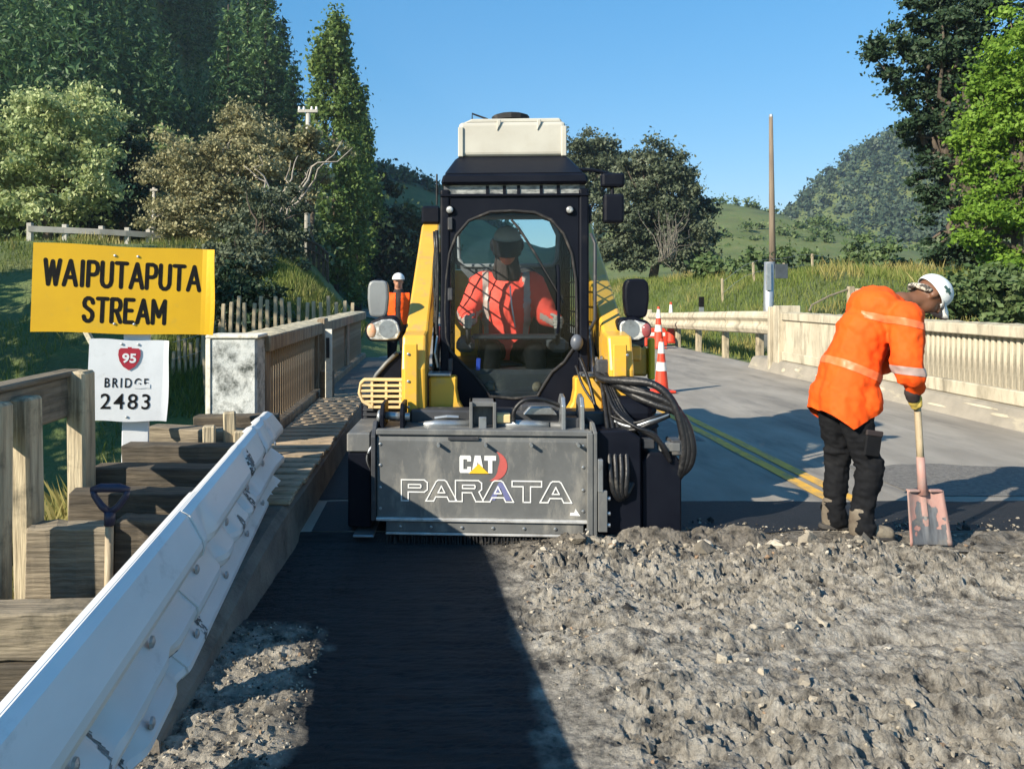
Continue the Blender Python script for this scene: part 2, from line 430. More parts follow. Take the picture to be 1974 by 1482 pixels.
# dark sheets that paint shadow bands on the road beside the machine
def ragged(x0, x1, y0, y1, n, amp, z):
    xs_ = np.linspace(x0, x1, n); V = []; Fq = []
    for i, x in enumerate(xs_):
        V.append((x, y0 + amp * float(fbm(np.array([x * 2.1]), np.array([1.0]), seed=5)[0]), z))
        V.append((x, y1 + amp * float(fbm(np.array([x * 2.1]), np.array([7.0]), seed=6)[0]), z))
    for i in range(n - 1): Fq.append((2 * i, 2 * i + 2, 2 * i + 3, 2 * i + 1))
    return np_mesh("strip", V, Fq)
link("painted_shade_strip", ragged(-0.90, -0.25, 5.46, 10.0, 30, 0.05, 0.0045), M['shade_strip'], kind="structure")  # paints the shade beside the left kerb
link("painted_shade_strip", ragged(-0.8, 6.6, 4.735, 5.42, 120, 0.03, 0.0045), M['shade_strip'], kind="structure")  # paints the shadow band across the lane

link("asphalt_patch", ragged(3.55, 6.25, 5.55, 6.55, 90, 0.10, 0.0048), mat("coarse_patch", (0.105, 0.098, 0.09), (0.19, 0.178, 0.16), rough=.95, scale=26, bump=1.0, bscale=90, bdist=.015, detail=8, dirt=((.27, .25, .22), .3, 40)), kind="structure")
link("asphalt_patch", ragged(1.9, 2.72, 7.6, 10.8, 40, 0.05, 0.0048), mat("seal_patch", (0.13, 0.123, 0.115), (0.17, 0.16, 0.148), rough=.9, scale=12, bump=.5, bscale=120, dirt=((.24, .225, .2), .35, 4)), kind="structure")
# double yellow centre line
for k, x0 in enumerate((2.80, 2.97)):
    V = []; Fq = []; yy = np.arange(5.35, 70, 0.4)
    for y in yy:
        dx = float(xc(y)) - 2.6
        j = 0.008 * float(vnoise(np.array([y * 3.0]), np.array([k * 5.0]))[0])
        V += [(x0 + dx + j, y, 0.006), (x0 + dx + 0.105 + j, y, 0.006)]
    for i in range(len(yy) - 1): Fq.append((2 * i, 2 * i + 1, 2 * i + 3, 2 * i + 2))
    tag(link("centre_line", np_mesh("centre_line", V, Fq), M['yline'], kind="structure"))

# ---------------------------------------------------------------- milled surface in the foreground: smooth pass on the left, rubble on the right
def edge_x(y): return 0.34 + 0.10 * (4.6 - y) * 0.25 + 0.05 * np.sin(y * 3.1)
def rubble(x, y):
    e = edge_x(y)
    t = sst(-0.05, 0.28, x - e + 0.06 * fbm(x * 5, y * 5, o=2, seed=21))
    base = -0.045 + 0.004 * fbm(x * 3, y * 14, o=3, seed=22) + 0.0035 * vnoise(x * 60, y * 90, seed=23)
    lump = fbm(x * 1.9, y * 2.4, o=3, seed=24)
    crust = fbm(x * 7, y * 9, o=3, seed=25, gain=0.55)
    fine = fbm(x * 30, y * 36, o=3, seed=26, gain=0.7)
    wx = x + 0.05 * vnoise(x * 6, y * 6, seed=33); wy = y + 0.04 * vnoise(x * 6, y * 6, seed=34)
    crack = np.exp(-(np.abs(fbm(wx * 4.5, wy * 9.5, o=3, seed=35)) / 0.075) ** 2)
    crack2 = np.exp(-(np.abs(fbm(wx * 11, wy * 19, o=2, seed=36)) / 0.10) ** 2)
    cm = sst(-0.25, 0.45, fbm(x * 1.6, y * 1.9, o=2, seed=37))
    ridge = 0.045 * np.exp(-((x - e - 0.50) / 0.13) ** 2) * (0.6 + 0.4 * vnoise(x * 2, y * 2.2, seed=27))
    berm = 0.075 * np.exp(-((y - 4.33) / 0.15) ** 2) * (0.55 + 0.6 * vnoise(x * 4.5, y * 2, seed=28)) * sst(0.35, 0.8, x) * (1 - sst(2.4, 3.2, x))
    rough = sst(5.2, 4.0, x) * 0.62 + 0.38
    flat = np.exp(-((x - 4.6) / 0.55) ** 2 - ((y - 3.35) / 0.28) ** 2) * 0.9
    rough = rough * (1 - flat) * (0.40 + 0.60 * sst(4.62, 4.2, y))
    rut = -0.05 * np.exp(-((y - 3.28 - 0.05 * np.sin(x * 4) - 0.04 * (x - 1.5)) / 0.045) ** 2) * sst(1.1, 1.4, x) * (1 - sst(2.6, 3.1, x))
    rut2 = -0.05 * np.exp(-((y - 3.45 + 0.15 * (x - 0.6)) / 0.05) ** 2) * sst(0.3, 0.5, x) * (1 - sst(0.95, 1.1, x))
    crust2 = fbm(x * 17, y * 23, o=3, seed=38, gain=0.6)
    pm_ = np.clip(sst(-0.15, 0.55, fbm(x * 1.1 + 3, y * 1.5, o=3, seed=39)) + 0.7 * sst(3.7, 4.3, y) * (1 - sst(2.2, 3.2, x)), 0, 1.15)
    z = -0.010 + rough * (0.020 * lump + 0.020 * np.tanh(crust * 2.8) * (0.12 + pm_) + 0.011 * np.tanh(crust2 * 2.8) * (0.25 + 0.9 * pm_) + 0.0115 * fine * (0.6 + 0.6 * pm_) - 0.040 * crack * cm * (0.2 + pm_) - 0.014 * crack2 * (0.2 + 0.8 * pm_)) + ridge + berm + rut + rut2
    z = z * t + base * (1 - t)
    # the gravelly margin beside the kerb
    g = sst(-0.42, -0.62, x + 0.05 * vnoise(x * 8, y * 8, seed=30)) * sst(3.65, 3.35, y)
    z = z + g * (0.025 + 0.010 * fine + 0.008 * crust)
    k = sst(4.66, 4.735, y)
    return z * (1 - k) + k * (-0.004)
xs2 = np.concatenate([np.arange(-1.35, -0.3, 0.014), np.arange(-0.3, 0.2, 0.03), np.arange(0.2, 3.9, 0.0098), np.arange(3.9, 7.2, 0.02)])
ys2 = np.concatenate([np.arange(1.3, 2.2, 0.05), np.arange(2.25, 4.755, 0.0102)])
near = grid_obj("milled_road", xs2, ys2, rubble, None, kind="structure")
near.data.polygons.foreach_set("use_smooth", np.zeros(len(near.data.polygons), dtype=bool))

def milled_material():
    """pale broken seal on the rubble, dark swept base where the machine has cut clean"""
    m = bpy.data.materials.new("milled_surface"); m.use_nodes = True
    nt = m.node_tree; L = nt.links; p = nt.nodes["Principled BSDF"]
    tc = _n(nt, "ShaderNodeTexCoord"); sp = _n(nt, "ShaderNodeSeparateXYZ"); L.new(tc.outputs["Object"], sp.inputs[0])
    wn = _n(nt, "ShaderNodeTexNoise"); wn.inputs["Scale"].default_value = 5; wn.inputs["Detail"].default_value = 4; L.new(tc.outputs["Object"], wn.inputs["Vector"])
    def mr(src, a, b, c=0.0, d=1.0):
        n = _n(nt, "ShaderNodeMapRange"); n.inputs["From Min"].default_value = a; n.inputs["From Max"].default_value = b; n.inputs["To Min"].default_value = c; n.inputs["To Max"].default_value = d
        L.new(src, n.inputs["Value"]); return n.outputs[0]
    def ma(op, a, b):
        n = _n(nt, "ShaderNodeMath"); n.operation = op
        for i, q in enumerate((a, b)):
            if isinstance(q, (int, float)): n.inputs[i].default_value = q
            else: L.new(q, n.inputs[i])
        return n.outputs[0]
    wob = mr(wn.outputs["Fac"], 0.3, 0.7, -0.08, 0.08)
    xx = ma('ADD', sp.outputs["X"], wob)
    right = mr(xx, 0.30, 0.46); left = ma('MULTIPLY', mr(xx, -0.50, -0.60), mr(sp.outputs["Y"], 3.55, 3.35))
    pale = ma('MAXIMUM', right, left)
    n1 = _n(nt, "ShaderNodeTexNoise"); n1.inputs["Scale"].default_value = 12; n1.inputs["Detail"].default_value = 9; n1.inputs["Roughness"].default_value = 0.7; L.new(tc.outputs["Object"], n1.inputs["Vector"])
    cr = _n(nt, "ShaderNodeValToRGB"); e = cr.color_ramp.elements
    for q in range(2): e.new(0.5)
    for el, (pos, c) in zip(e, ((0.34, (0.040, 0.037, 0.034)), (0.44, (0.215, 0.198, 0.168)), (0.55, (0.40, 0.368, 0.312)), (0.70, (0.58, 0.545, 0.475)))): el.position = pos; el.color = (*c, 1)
    L.new(n1.outputs["Fac"], cr.inputs[0])  # darkest tone stands in for shade in the crevices, scattered by noise
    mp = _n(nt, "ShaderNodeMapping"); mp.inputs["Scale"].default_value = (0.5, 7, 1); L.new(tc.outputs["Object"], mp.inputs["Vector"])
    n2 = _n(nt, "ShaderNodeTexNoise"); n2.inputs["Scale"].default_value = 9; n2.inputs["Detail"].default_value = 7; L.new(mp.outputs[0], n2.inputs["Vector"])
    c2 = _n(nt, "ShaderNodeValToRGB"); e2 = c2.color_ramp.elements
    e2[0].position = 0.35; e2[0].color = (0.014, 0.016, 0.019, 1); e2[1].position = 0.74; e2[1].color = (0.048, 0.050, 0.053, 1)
    L.new(n2.outputs["Fac"], c2.inputs[0])  # floor tone lowered to put the rail's shadow into the colour
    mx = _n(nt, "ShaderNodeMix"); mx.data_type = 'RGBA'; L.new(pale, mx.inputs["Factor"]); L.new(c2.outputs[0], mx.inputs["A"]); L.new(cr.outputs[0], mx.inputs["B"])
    # damp, darker spoil in patches and close to the cutting drum
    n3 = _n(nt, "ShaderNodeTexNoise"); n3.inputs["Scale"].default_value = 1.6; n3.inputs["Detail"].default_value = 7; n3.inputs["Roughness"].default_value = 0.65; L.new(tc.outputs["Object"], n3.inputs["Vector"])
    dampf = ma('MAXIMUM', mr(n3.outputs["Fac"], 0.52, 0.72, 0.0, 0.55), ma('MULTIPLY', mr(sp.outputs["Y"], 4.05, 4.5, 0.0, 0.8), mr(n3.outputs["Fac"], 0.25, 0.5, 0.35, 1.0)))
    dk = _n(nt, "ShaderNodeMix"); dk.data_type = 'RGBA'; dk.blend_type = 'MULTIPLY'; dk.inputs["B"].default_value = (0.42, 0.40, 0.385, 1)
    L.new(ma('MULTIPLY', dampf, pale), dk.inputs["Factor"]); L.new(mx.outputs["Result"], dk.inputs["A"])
    L.new(dk.outputs["Result"], p.inputs["Base Color"])
    L.new(mr(pale, 0, 1, 0.62, 0.95), p.inputs["Roughness"]); p.inputs["Specular IOR Level"].default_value = 0.3
    nb = _n(nt, "ShaderNodeTexNoise"); nb.inputs["Scale"].default_value = 70; nb.inputs["Detail"].default_value = 9; nb.inputs["Roughness"].default_value = 0.75; L.new(tc.outputs["Object"], nb.inputs["Vector"])
    b = _n(nt, "ShaderNodeBump"); b.inputs["Strength"].default_value = 1.0; b.inputs["Distance"].default_value = 0.03; L.new(nb.outputs["Fac"], b.inputs["Height"]); L.new(b.outputs[0], p.inputs["Normal"])
    return m
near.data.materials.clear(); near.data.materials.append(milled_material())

# rough windrow of spoil heaped past the edge of the cut
def windrow(x, y):
    top = 4.80 + 0.10 * fbm(x * 1.6, x * 0, o=3, seed=81) + 0.10 * np.exp(-((x - 1.55) / 0.5) ** 2) + 0.05 * np.exp(-((x - 5.0) / 1.0) ** 2)
    h_ = 0.085 * (0.45 + 0.5 * vnoise(x * 3.1, x * 0, seed=82) + 0.25 * vnoise(x * 8, x * 0, seed=83)) * (1 - 0.85 * sst(1.75, 2.3, x))
    body = h_ * np.exp(-((y - 4.62) / 0.16) ** 2) * sst(0.0, 0.16, top - y)
    gr_ = (1 - 0.6 * sst(1.75, 2.3, x)) * 0.012 * fbm(x * 26, y * 30, o=3, seed=84, gain=0.7) + 0.014 * np.tanh(3 * fbm(x * 11, y * 13, o=2, seed=85))
    return -0.016 + (body + gr_ * sst(0.0, 0.10, top - y) + 0.014 * (1 - 0.5 * sst(1.75, 2.3, x)) * sst(0.0, 0.05, top - y)) * sst(0.55, 0.85, x) * sst(4.44, 4.56, y) - 0.05 * sst(0.0, -0.05, top - y)
wr_ = grid_obj("spoil_windrow", np.arange(0.5, 6.4, 0.013), np.arange(4.42, 5.1, 0.013), windrow, None, kind="structure"); wr_.data.polygons.foreach_set("use_smooth", np.zeros(len(wr_.data.polygons), dtype=bool))
wr_.data.materials.clear(); wr_.data.materials.append(near.data.materials[0])

# loose clods and chips on the milled surface
def clods():
    bm = bmesh.new(); bmesh.ops.create_icosphere(bm, subdivisions=1, radius=1.0)
    bv = np.array([v.co[:] for v in bm.verts]); bf = np.array([[v.index for v in f.verts] for f in bm.faces]); bm.free()
    n = 15000
    x = rng.uniform(0.35, 6.4, n) ; y = 2.1 + (4.66 - 2.1) * rng.random(n) ** 0.9
    dens = sst(0.5, 0.75, x - edge_x(y) + 0.52) * (0.22 + 0.78 * sst(-0.15, 0.45, fbm(x * 1.7, y * 1.7, o=3, seed=31)))
    dens = np.maximum(dens, np.exp(-((y - 4.36) / 0.16) ** 2) * sst(0.4, 0.7, x) * (1 - sst(2.3, 3.0, x)))
    dens *= 1 - 0.85 * np.exp(-((x - 4.6) / 0.5) ** 2 - ((y - 3.35) / 0.25) ** 2)
    keep = rng.random(n) < dens; x, y = x[keep], y[keep]
    ns = 900                                                     # spoil spilt past the edge of the cut
    xs_ = rng.uniform(0.9, 6.2, ns); ys_ = 4.70 + np.abs(rng.normal(size=ns)) * 0.10 * (1 + 0.8 * vnoise(xs_ * 1.7, xs_ * 0, seed=47)); x = np.concatenate([x, xs_]); y = np.concatenate([y, ys_])
    n2 = 1300                                                     # chips at the gravel margin
    x2 = rng.uniform(-1.1, -0.5, n2); y2 = rng.uniform(2.2, 3.5, n2); x = np.concatenate([x, x2]); y = np.concatenate([y, y2]); n = len(x)
    s = 0.0028 + 0.011 * rng.random(n) ** 3.0 + 0.026 * (rng.random(n) < 0.018 * (1 + 1.5 * np.exp(-((x - 1.5) / 0.9) ** 2))) * rng.random(n)
    s[-n2:] = 0.003 + 0.006 * rng.random(n2)
    s *= 0.8 + 0.9 * np.exp(-((y - 4.40) / 0.22) ** 2)
    z = np.where(y > 4.74, 0.006, rubble(x, np.minimum(y, 4.75))) + s * 0.2
    V = np.empty((n, len(bv), 3)); 
    jit = 1 + 0.55 * (rng.random((n, len(bv))) - 0.5) * 2
    a = rng.random((n, 3)) * 6.28
    ca, sa = np.cos(a[:, 0]), np.sin(a[:, 0]); cb, sb = np.cos(a[:, 1]), np.sin(a[:, 1])
    sc = s[:, None] * (0.65 + 0.7 * rng.random((n, 3)))
    P = bv[None] * jit[..., None] * sc[:, None, :]
    X = P[..., 0] * ca[:, None] - P[..., 1] * sa[:, None]; Yq = P[..., 0] * sa[:, None] + P[..., 1] * ca[:, None]; Z = P[..., 2]
    X2 = X * cb[:, None] - Z * sb[:, None]; Z2 = X * sb[:, None] + Z * cb[:, None]
    V[..., 0] = X2 + x[:, None]; V[..., 1] = Yq + y[:, None]; V[..., 2] = Z2 * 0.8 + z[:, None]
    Fq = bf[None] + (np.arange(n) * len(bv))[:, None, None]
    return np_mesh("clods", V.reshape(-1, 3), Fq.reshape(-1, 3))
def clod_material():
    m = bpy.data.materials.new("clods"); m.use_nodes = True; nt = m.node_tree; L = nt.links; p = nt.nodes["Principled BSDF"]
    g = _n(nt, "ShaderNodeNewGeometry"); tc = _n(nt, "ShaderNodeTexCoord"); cr = _n(nt, "ShaderNodeValToRGB"); cr.color_ramp.interpolation = 'CONSTANT'; e = cr.color_ramp.elements
    cols = ((0, (.035, .034, .033)), (.12, (.16, .145, .12)), (.34, (.29, .26, .21)), (.62, (.40, .36, .29)), (.86, (.50, .46, .385)), (.96, (.30, .21, .14)))
    while len(e) < len(cols): e.new(.5)
    for el, (pos, c) in zip(e, cols): el.position = pos; el.color = (*c, 1)
    L.new(g.outputs["Random Per Island"], cr.inputs[0])
    nz = _n(nt, "ShaderNodeTexNoise"); nz.inputs["Scale"].default_value = 60; nz.inputs["Detail"].default_value = 5; L.new(tc.outputs["Object"], nz.inputs["Vector"])
    mx = _n(nt, "ShaderNodeMix"); mx.data_type = 'RGBA'; mx.blend_type = 'MULTIPLY'; mx.inputs["B"].default_value = (.6, .58, .55, 1); L.new(nz.outputs["Fac"], mx.inputs["Factor"]); L.new(cr.outputs[0], mx.inputs["A"])
    L.new(mx.outputs["Result"], p.inputs["Base Color"]); p.inputs["Roughness"].default_value = .92; p.inputs["Specular IOR Level"].default_value = .2
    b = _n(nt, "ShaderNodeBump"); b.inputs["Strength"].default_value = .8; b.inputs["Distance"].default_value = .01; L.new(nz.outputs["Fac"], b.inputs["Height"]); L.new(b.outputs[0], p.inputs["Normal"])
    return m
link("rubble_clods", clods(), clod_material(), kind="stuff")

# ================================================================== left kerb with planks
def sweep(path, prof_f, name, m, parent=None, smooth=False):
    mb = MB(); rings = []
    for i, p in enumerate(path):
        a = Vector(path[max(i - 1, 0)]); b = Vector(path[min(i + 1, len(path) - 1)]); t = (b - a); t.z = 0; t.normalize()
        nrm = Vector((t.y, -t.x, 0))
        rings.append([Vector(p) + nrm * q[0] + Vector((0, 0, q[1])) for q in prof_f(i / (len(path) - 1), p)])
    n = len(rings[0]); vs = [v for r in rings for v in r]; fs = []
    for i in range(len(rings) - 1):
        for k in range(n):
            k2 = (k + 1) % n; fs.append((i * n + k, i * n + k2, (i + 1) * n + k2, (i + 1) * n + k))
    fs += [tuple(range(n)), tuple(range((len(rings) - 1) * n, len(rings) * n))[::-1]]
    mb.add(vs, fs)
    return mb.build(name, m, parent, smooth=smooth)

lk = thing("footway_kerb", "raised kerb and planked footway below the brown bridge parapet", "kerb", (-1.15, 5, 0))
def kprof(t, p):
    zt = 0.05 + 0.19 * float(sst(2.7, 4.6, p[1]))
    return [(-0.60, -0.3), (-0.60, zt), (-0.04, zt), (0.0, zt - 0.035), (0.03, -0.3)]
sweep([(-0.93 + 0.05 * float(sst(3.0, 5.0, y)), y, 0) for y in list(np.arange(2.5, 6.5, 0.25)) + [6.5, 8, 10, 12, 14.9]], kprof, "kerb_body", M['kerb'], lk)
pm = MB().box((0, 0, 0), (0.53, 0.135, 0.03)).mesh("plank", 0.006); pm.materials.append(M['plank'])
yp = 4.55; k = 0
while yp < 9.2:
    zt = 0.05 + 0.19 * float(sst(2.7, 4.6, yp))
    piece("plank", pm, Matrix.Translation((0.005 + random.uniform(-.012, .012), yp - 5, zt + 0.017 + random.uniform(-.004, .004))) @ Matrix.Rotation(random.uniform(-.02, .02), 4, 'Z'), lk)
    yp += 0.172; k += 1

# ================================================================== bridge parapets
def parapet(name, label, xin, side, y0, y1, solid, mrail, mbal, mbase, mtop, pitch=0.105, top=1.15, base0=0.16, bdep=0.05):
    t = thing(name, label, "parapet", (xin, (y0 + y1) / 2, 0))
    xo = xin + side * 0.30
    a, b = sorted((xin, xo))
    r = MB().b2((a - 0.03, y0, top - 0.15), (b + 0.03, y1, top - 0.012)).build("top_rail", mrail, t, bevel=0.012)
    V = MB()
    # rough weathered crown on the rail
    n = int((y1 - y0) / 0.05); ys_ = np.linspace(y0 + 0.02, y1 - 0.02, n); xs_ = np.linspace(a - 0.022, b + 0.022, 7)
    X, Y = np.meshgrid(xs_, ys_); Z = top - 0.012 + 0.020 * (0.5 + 0.5 * fbm(X * 9, Y * 9, o=3, seed=40)) * np.clip(np.minimum(X - a + 0.022, b + 0.022 - X) * 40, 0, 1) + 0.0005
    vv = np.stack([X, Y, Z], -1).reshape(-1, 3); i = np.arange(6)[None, :] + np.arange(n - 1)[:, None] * 7
    link("rail_crown", np_mesh("rail_crown", vv, np.stack([i, i + 1, i + 8, i + 7], -1).reshape(-1, 4)), mtop, t, smooth=True)
    MB().b2((a - 0.02, y0, base0), (b + 0.02, y1, base0 + 0.17)).build("base_beam", mbase, t, bevel=0.012)
    for (s0, s1) in solid:
        MB().b2((a + 0.012, s0, base0 + 0.165), (b - 0.012, s1, top - 0.145)).build("solid_panel", mbal, t, bevel=0.006)
    bm_ = MB().box((0, 0, 0), (bdep, pitch * 0.50, top - 0.15 - base0 - 0.17 + 0.02)).mesh("baluster", 0.008); bm_.materials.append(mbal)
    y = y0 + 0.06
    while y < y1 - 0.03:
        if not any(s0 - 0.03 < y < s1 + 0.03 for s0, s1 in solid):
            piece("baluster", bm_, Matrix.Translation((side * 0.085, y - (y0 + y1) / 2, (top - 0.15 + base0 + 0.17) / 2)), t)
        y += pitch
    return t
lp = parapet("bridge_parapet", "brown stained concrete bridge parapet with dark vertical balusters beside the planked footway", -1.46, -1, 6.42, 14.9,
             [(6.42, 6.62), (9.25, 9.62), (12.2, 12.5)], M['brown_conc'], M['brown_conc'], M['brown_conc'], M['cream_top'])
MB().b2((-1.50, 9.30, 0.2), (-1.40, 9.56, 1.19)).build("pilaster", M['brown_conc'], lp, bevel=0.01)
rp = parapet("bridge_parapet", "cream concrete bridge parapet with slotted balusters behind the shovelling worker", 6.5, 1, 6.4, 14.2,
             [(11.6, 14.2), (6.4, 6.6)], M['cream'], M['cream'], M['cream'], M['cream_top'], pitch=0.098, base0=0.24)
MB().b2((6.42, 14.2, 0.0), (6.84, 14.44, 1.27)).build("end_post", M['cream'], rp, bevel=0.012)
MB().b2((6.35, 14.44, 0.0), (6.84, 14.52, 1.25)).build("end_cheek", M['cream'], rp, bevel=0.012)
rk = thing("bridge_kerb", "sloping grey concrete kerb with scraped pale marks under the cream parapet", "kerb", (6.4, 10, 0))
MB().prism([(6.28, -0.1), (6.90, -0.1), (6.90, 0.235), (6.50, 0.235), (6.43, 0.21)], 6.4, 15.4).build("kerb_body", M['kerb_right'], rk, bevel=0.015)
for (y, z, l, h) in ((8.55, .12, .34, .035), (8.9, .17, .5, .03), (9.6, .08, .4, .028), (10.9, .13, .3, .04), (12.6, .12, .3, .05), (13.4, .14, .25, .05), (13.9, .09, .12, .09)):
    mk = MB(); nx = Vector((-.9, 0, .43)).normalized(); sl_ = Vector((.15, 0, .31)).normalized()
    c = Vector((6.28 + .15 * (z + .1) / .31, y, z)) + nx * 0.003; pts = []
    for q in range(9):
        a = 2 * math.pi * q / 9; rr = 0.75 + 0.5 * random.random()
        pts.append(c + Vector((0, 1, 0)) * math.cos(a) * l / 2 * rr + sl_ * math.sin(a) * h / 2 * rr)
    mk.add([p + nx * .002 for p in pts] + [p - nx * .004 for p in pts], [tuple(range(9))] + [(q, (q + 1) % 9, 9 + (q + 1) % 9, 9 + q) for q in range(9)])
    mk.build("paint_scrape", M['cream'], rk)

# near end block of the left parapet
eb = thing("parapet_end_block", "concrete end block, sunlit edges painted on, with black mottled face beside the yellow sign", "end block", (-1.68, 6.2, 0))
MB().b2((-1.865, 6.10, 0.1), (-1.475, 6.41, 1.135)).build("block_body", M['block'], eb, bevel=0.015)
MB().b2((-1.885, 6.085, 1.135), (-1.455, 6.425, 1.165)).build("cap", M['white_and_lit_edge'], eb, bevel=0.008)
MB().b2((-1.885, 6.088, 0.42), (-1.845, 6.105, 1.134)).build("lit_edge_band", M['white_and_lit_edge'], eb, bevel=0.004)  # pale cap and band put the sunlit top and left edge into the colour
# flat white marker fixed at the parapet
mk = thing("edge_marker", "slim white marker board standing against the brown parapet", "marker", (-1.30, 8.9, 0.25))
MB().b2((-1.335, 8.88, 0.0), (-1.255, 8.90, 1.08)).build("board", M['white_and_lit_edge'], mk, bevel=0.003)
MB().b2((-1.325, 8.872, 0.74), (-1.285, 8.879, 0.98)).build("reflector", mat("dark_reflector", (0.02, 0.02, 0.022)), mk)
MB().b2((-1.40, 8.90, 0.2), (-1.25, 9.05, 0.58)).build("footing_box", M['wood_dark'], mk, bevel=0.01)

# ================================================================== guard rail in front (three-fold beam)
gr_t = thing("guard_rail", "dented white steel guard rail running close along the verge on timber posts", "guard rail", (-0.95, 2.5, 0))
GD = Vector((-0.0931, 1, 0)).normalized(); GN = Vector((GD.y, -GD.x, 0))
def gx(y): return -0.648 - 0.0931 * y
prof = [(-.012, .752), (.0, .774), (.022, .778), (.052, .760), (.112, .664), (.118, .640), (.112, .612), (.032, .538), (.024, .515), (.032, .492), (.112, .420), (.118, .398), (.112, .375), (.032, .305), (.024, .285), (.032, .262), (.100, .200), (.104, .180), (.080, .158)]
def rail_part(y0, y1, off, step=0.02, seed=50, endcut=0):
    yy = np.arange(y0, y1 + 1e-6, step); P0 = np.array(prof); tt = np.linspace(0, len(P0) - 1, 2 * (len(P0) - 1) + 1); P = np.stack([np.interp(tt, np.arange(len(P0)), P0[:, k]) for k in (0, 1)], 1); n = len(P); V = np.empty((len(yy), 2 * n, 3))
    for i, y in enumerate(yy):
        o, z = P[:, 0] * 0.92 + off - 0.050 * (0.778 - P[:, 1]) / 0.62, 0.778 - (0.778 - P[:, 1]) * 0.90
        # dents and buckles
        for (yc, zc, sy, sz, d) in ((4.35, .70, .05, .06, -.035), (4.05, .66, .035, .09, -.05), (3.9, .55, .04, .07, -.04), (3.62, .47, .035, .10, -.035), (3.55, .68, .03, .06, -.025),
                                    (3.25, .45, .05, .09, -.03), (2.95, .42, .05, .08, -.035), (2.62, .66, .05, .06, -.022), (2.45, .30, .05, .07, -.03), (2.2, .38, .045, .06, -.04), (2.0, .30, .05, .07, -.04), (1.75, .52, .05, .05, -.035), (1.55, .34, .04, .06, -.03)):
            o = o + 1.35 * d * np.exp(-((y - yc - 0.25 * (z - zc)) / sy) ** 2 - ((z - zc) / sz) ** 2)
        cv = sst(4.4, 5.1, y) * 0.02
        base = Vector((gx(y), y, 0))
        fr = np.array([[base.x + GN.x * a, base.y + GN.y * a + (0.78 - zz) * endcut * sst(4.6, y1, y), zz] for a, zz in zip(o + cv, z)])
        bk = np.array([[base.x + GN.x * a, base.y + GN.y * a + (0.78 - zz) * endcut * sst(4.6, y1, y), zz] for a, zz in zip(o + cv - 0.006, z)])
        V[i, :n] = fr; V[i, n:] = bk[::-1]
    m = 2 * n; Fq = []
    i = np.arange(m)[None, :]; j = np.arange(len(yy) - 1)[:, None] * m
    k2 = (np.arange(m) + 1) % m
    Fq = np.stack([j + i, j + k2[None, :], j + m + k2[None, :], j + m + i], -1).reshape(-1, 4)
    me = np_mesh("rail_beam", V.reshape(-1, 3), Fq)
    bm = bmesh.new(); bm.from_mesh(me)
    bmesh.ops.holes_fill(bm, edges=[e for e in bm.edges if e.is_boundary]); bmesh.ops.recalc_face_normals(bm, faces=bm.faces)
    for e in bm.edges: e.smooth = e.calc_face_angle(0) < 0.30
    bm.to_mesh(me); bm.free(); return me
rail_lo = link("rail_beam", rail_part(0.3, 2.75, 0.0, 0.0125), M['rail_white'], gr_t, smooth=True)
rail_hi = link("rail_beam", rail_part(2.50, 4.62, 0.007, 0.0125, endcut=0.95), M['rail_white'], gr_t, smooth=True)
# dark scrapes from knocks, with the shade of dents and splice painted in
def lift_faces(src, cond, fine, name, m, par, off):
    n = len(src.vertices); co = np.empty(n * 3, np.float32); src.vertices.foreach_get("co", co); co = co.reshape(-1, 3)
    keep = cond(co); fs = [tuple(p.vertices) for p in src.polygons if all(keep[v] for v in p.vertices)]
    if not fs: return None
    used = sorted({v for f in fs for v in f}); ix = {v: i for i, v in enumerate(used)}; no = Vector((GN.x, GN.y, .35)).normalized()
    me = bpy.data.meshes.new(name); me.from_pydata([tuple(Vector(co[v]) + no * off) for v in used], [], [tuple(ix[v] for v in f) for f in fs])
    bm = bmesh.new(); bm.from_mesh(me); bmesh.ops.subdivide_edges(bm, edges=bm.edges[:], cuts=4, use_grid_fill=True)
    fl = list(bm.faces); cc = np.array([f.calc_center_median()[:] for f in fl]); ok = fine(cc)
    bmesh.ops.delete(bm, geom=[f for f, k_ in zip(fl, ok) if not k_], context='FACES'); bm.to_mesh(me); bm.free()
    if not len(me.polygons): return None
    return link(name, me, m, par, local=True)
M['scuff_dent_shade'] = mat("scrape_and_dent_shade", (0.05, 0.055, 0.055), (0.22, 0.225, 0.22), rough=.6, scale=16, stretch=(1, 3, 1), detail=8, lo=.42, hi=.62)
for (yc, zc, hy, hz, sl_) in ((4.02, .66, .055, .085, .5), (3.86, .56, .035, .07, .6), (3.74, .47, .03, .06, .5), (3.60, .68, .03, .07, .4), (3.40, .42, .035, .07, .6), (3.05, .36, .035, .06, .5), (2.78, .29, .03, .05, .6), (2.55, .40, .03, .05, .5), (2.25, .36, .03, .06, .5), (1.98, .30, .035, .06, .6), (1.72, .50, .022, .06, .8), (1.66, .53, .012, .05, .9), (1.60, .36, .014, .09, .3)):
    src = rail_hi if yc > 2.62 else rail_lo
    yy0 = yc - 2.5
    fn_ = lambda co, g=1.0: (((co[:, 1] - yy0 - sl_ * (co[:, 2] - zc) - .008 * fbm(co[:, 1] * 40, co[:, 2] * 60, o=3, seed=int(yc * 100))) / (hy * g)) ** 2 + ((co[:, 2] - zc) / (hz * g)) ** 2 < 1)
    lift_faces(src.data, lambda co: fn_(co, 2.0), lambda co: fn_(co) & (fbm(co[:, 1] * 60, co[:, 2] * 160, o=2, seed=5) > -.35), "scuff_shade_mark", M['scuff_dent_shade'], gr_t, .0014)
pmg = MB().box((0, 0, 0), (0.11, 0.13, 0.75)).mesh("post", 0.01); pmg.materials.append(M['wood_z'])
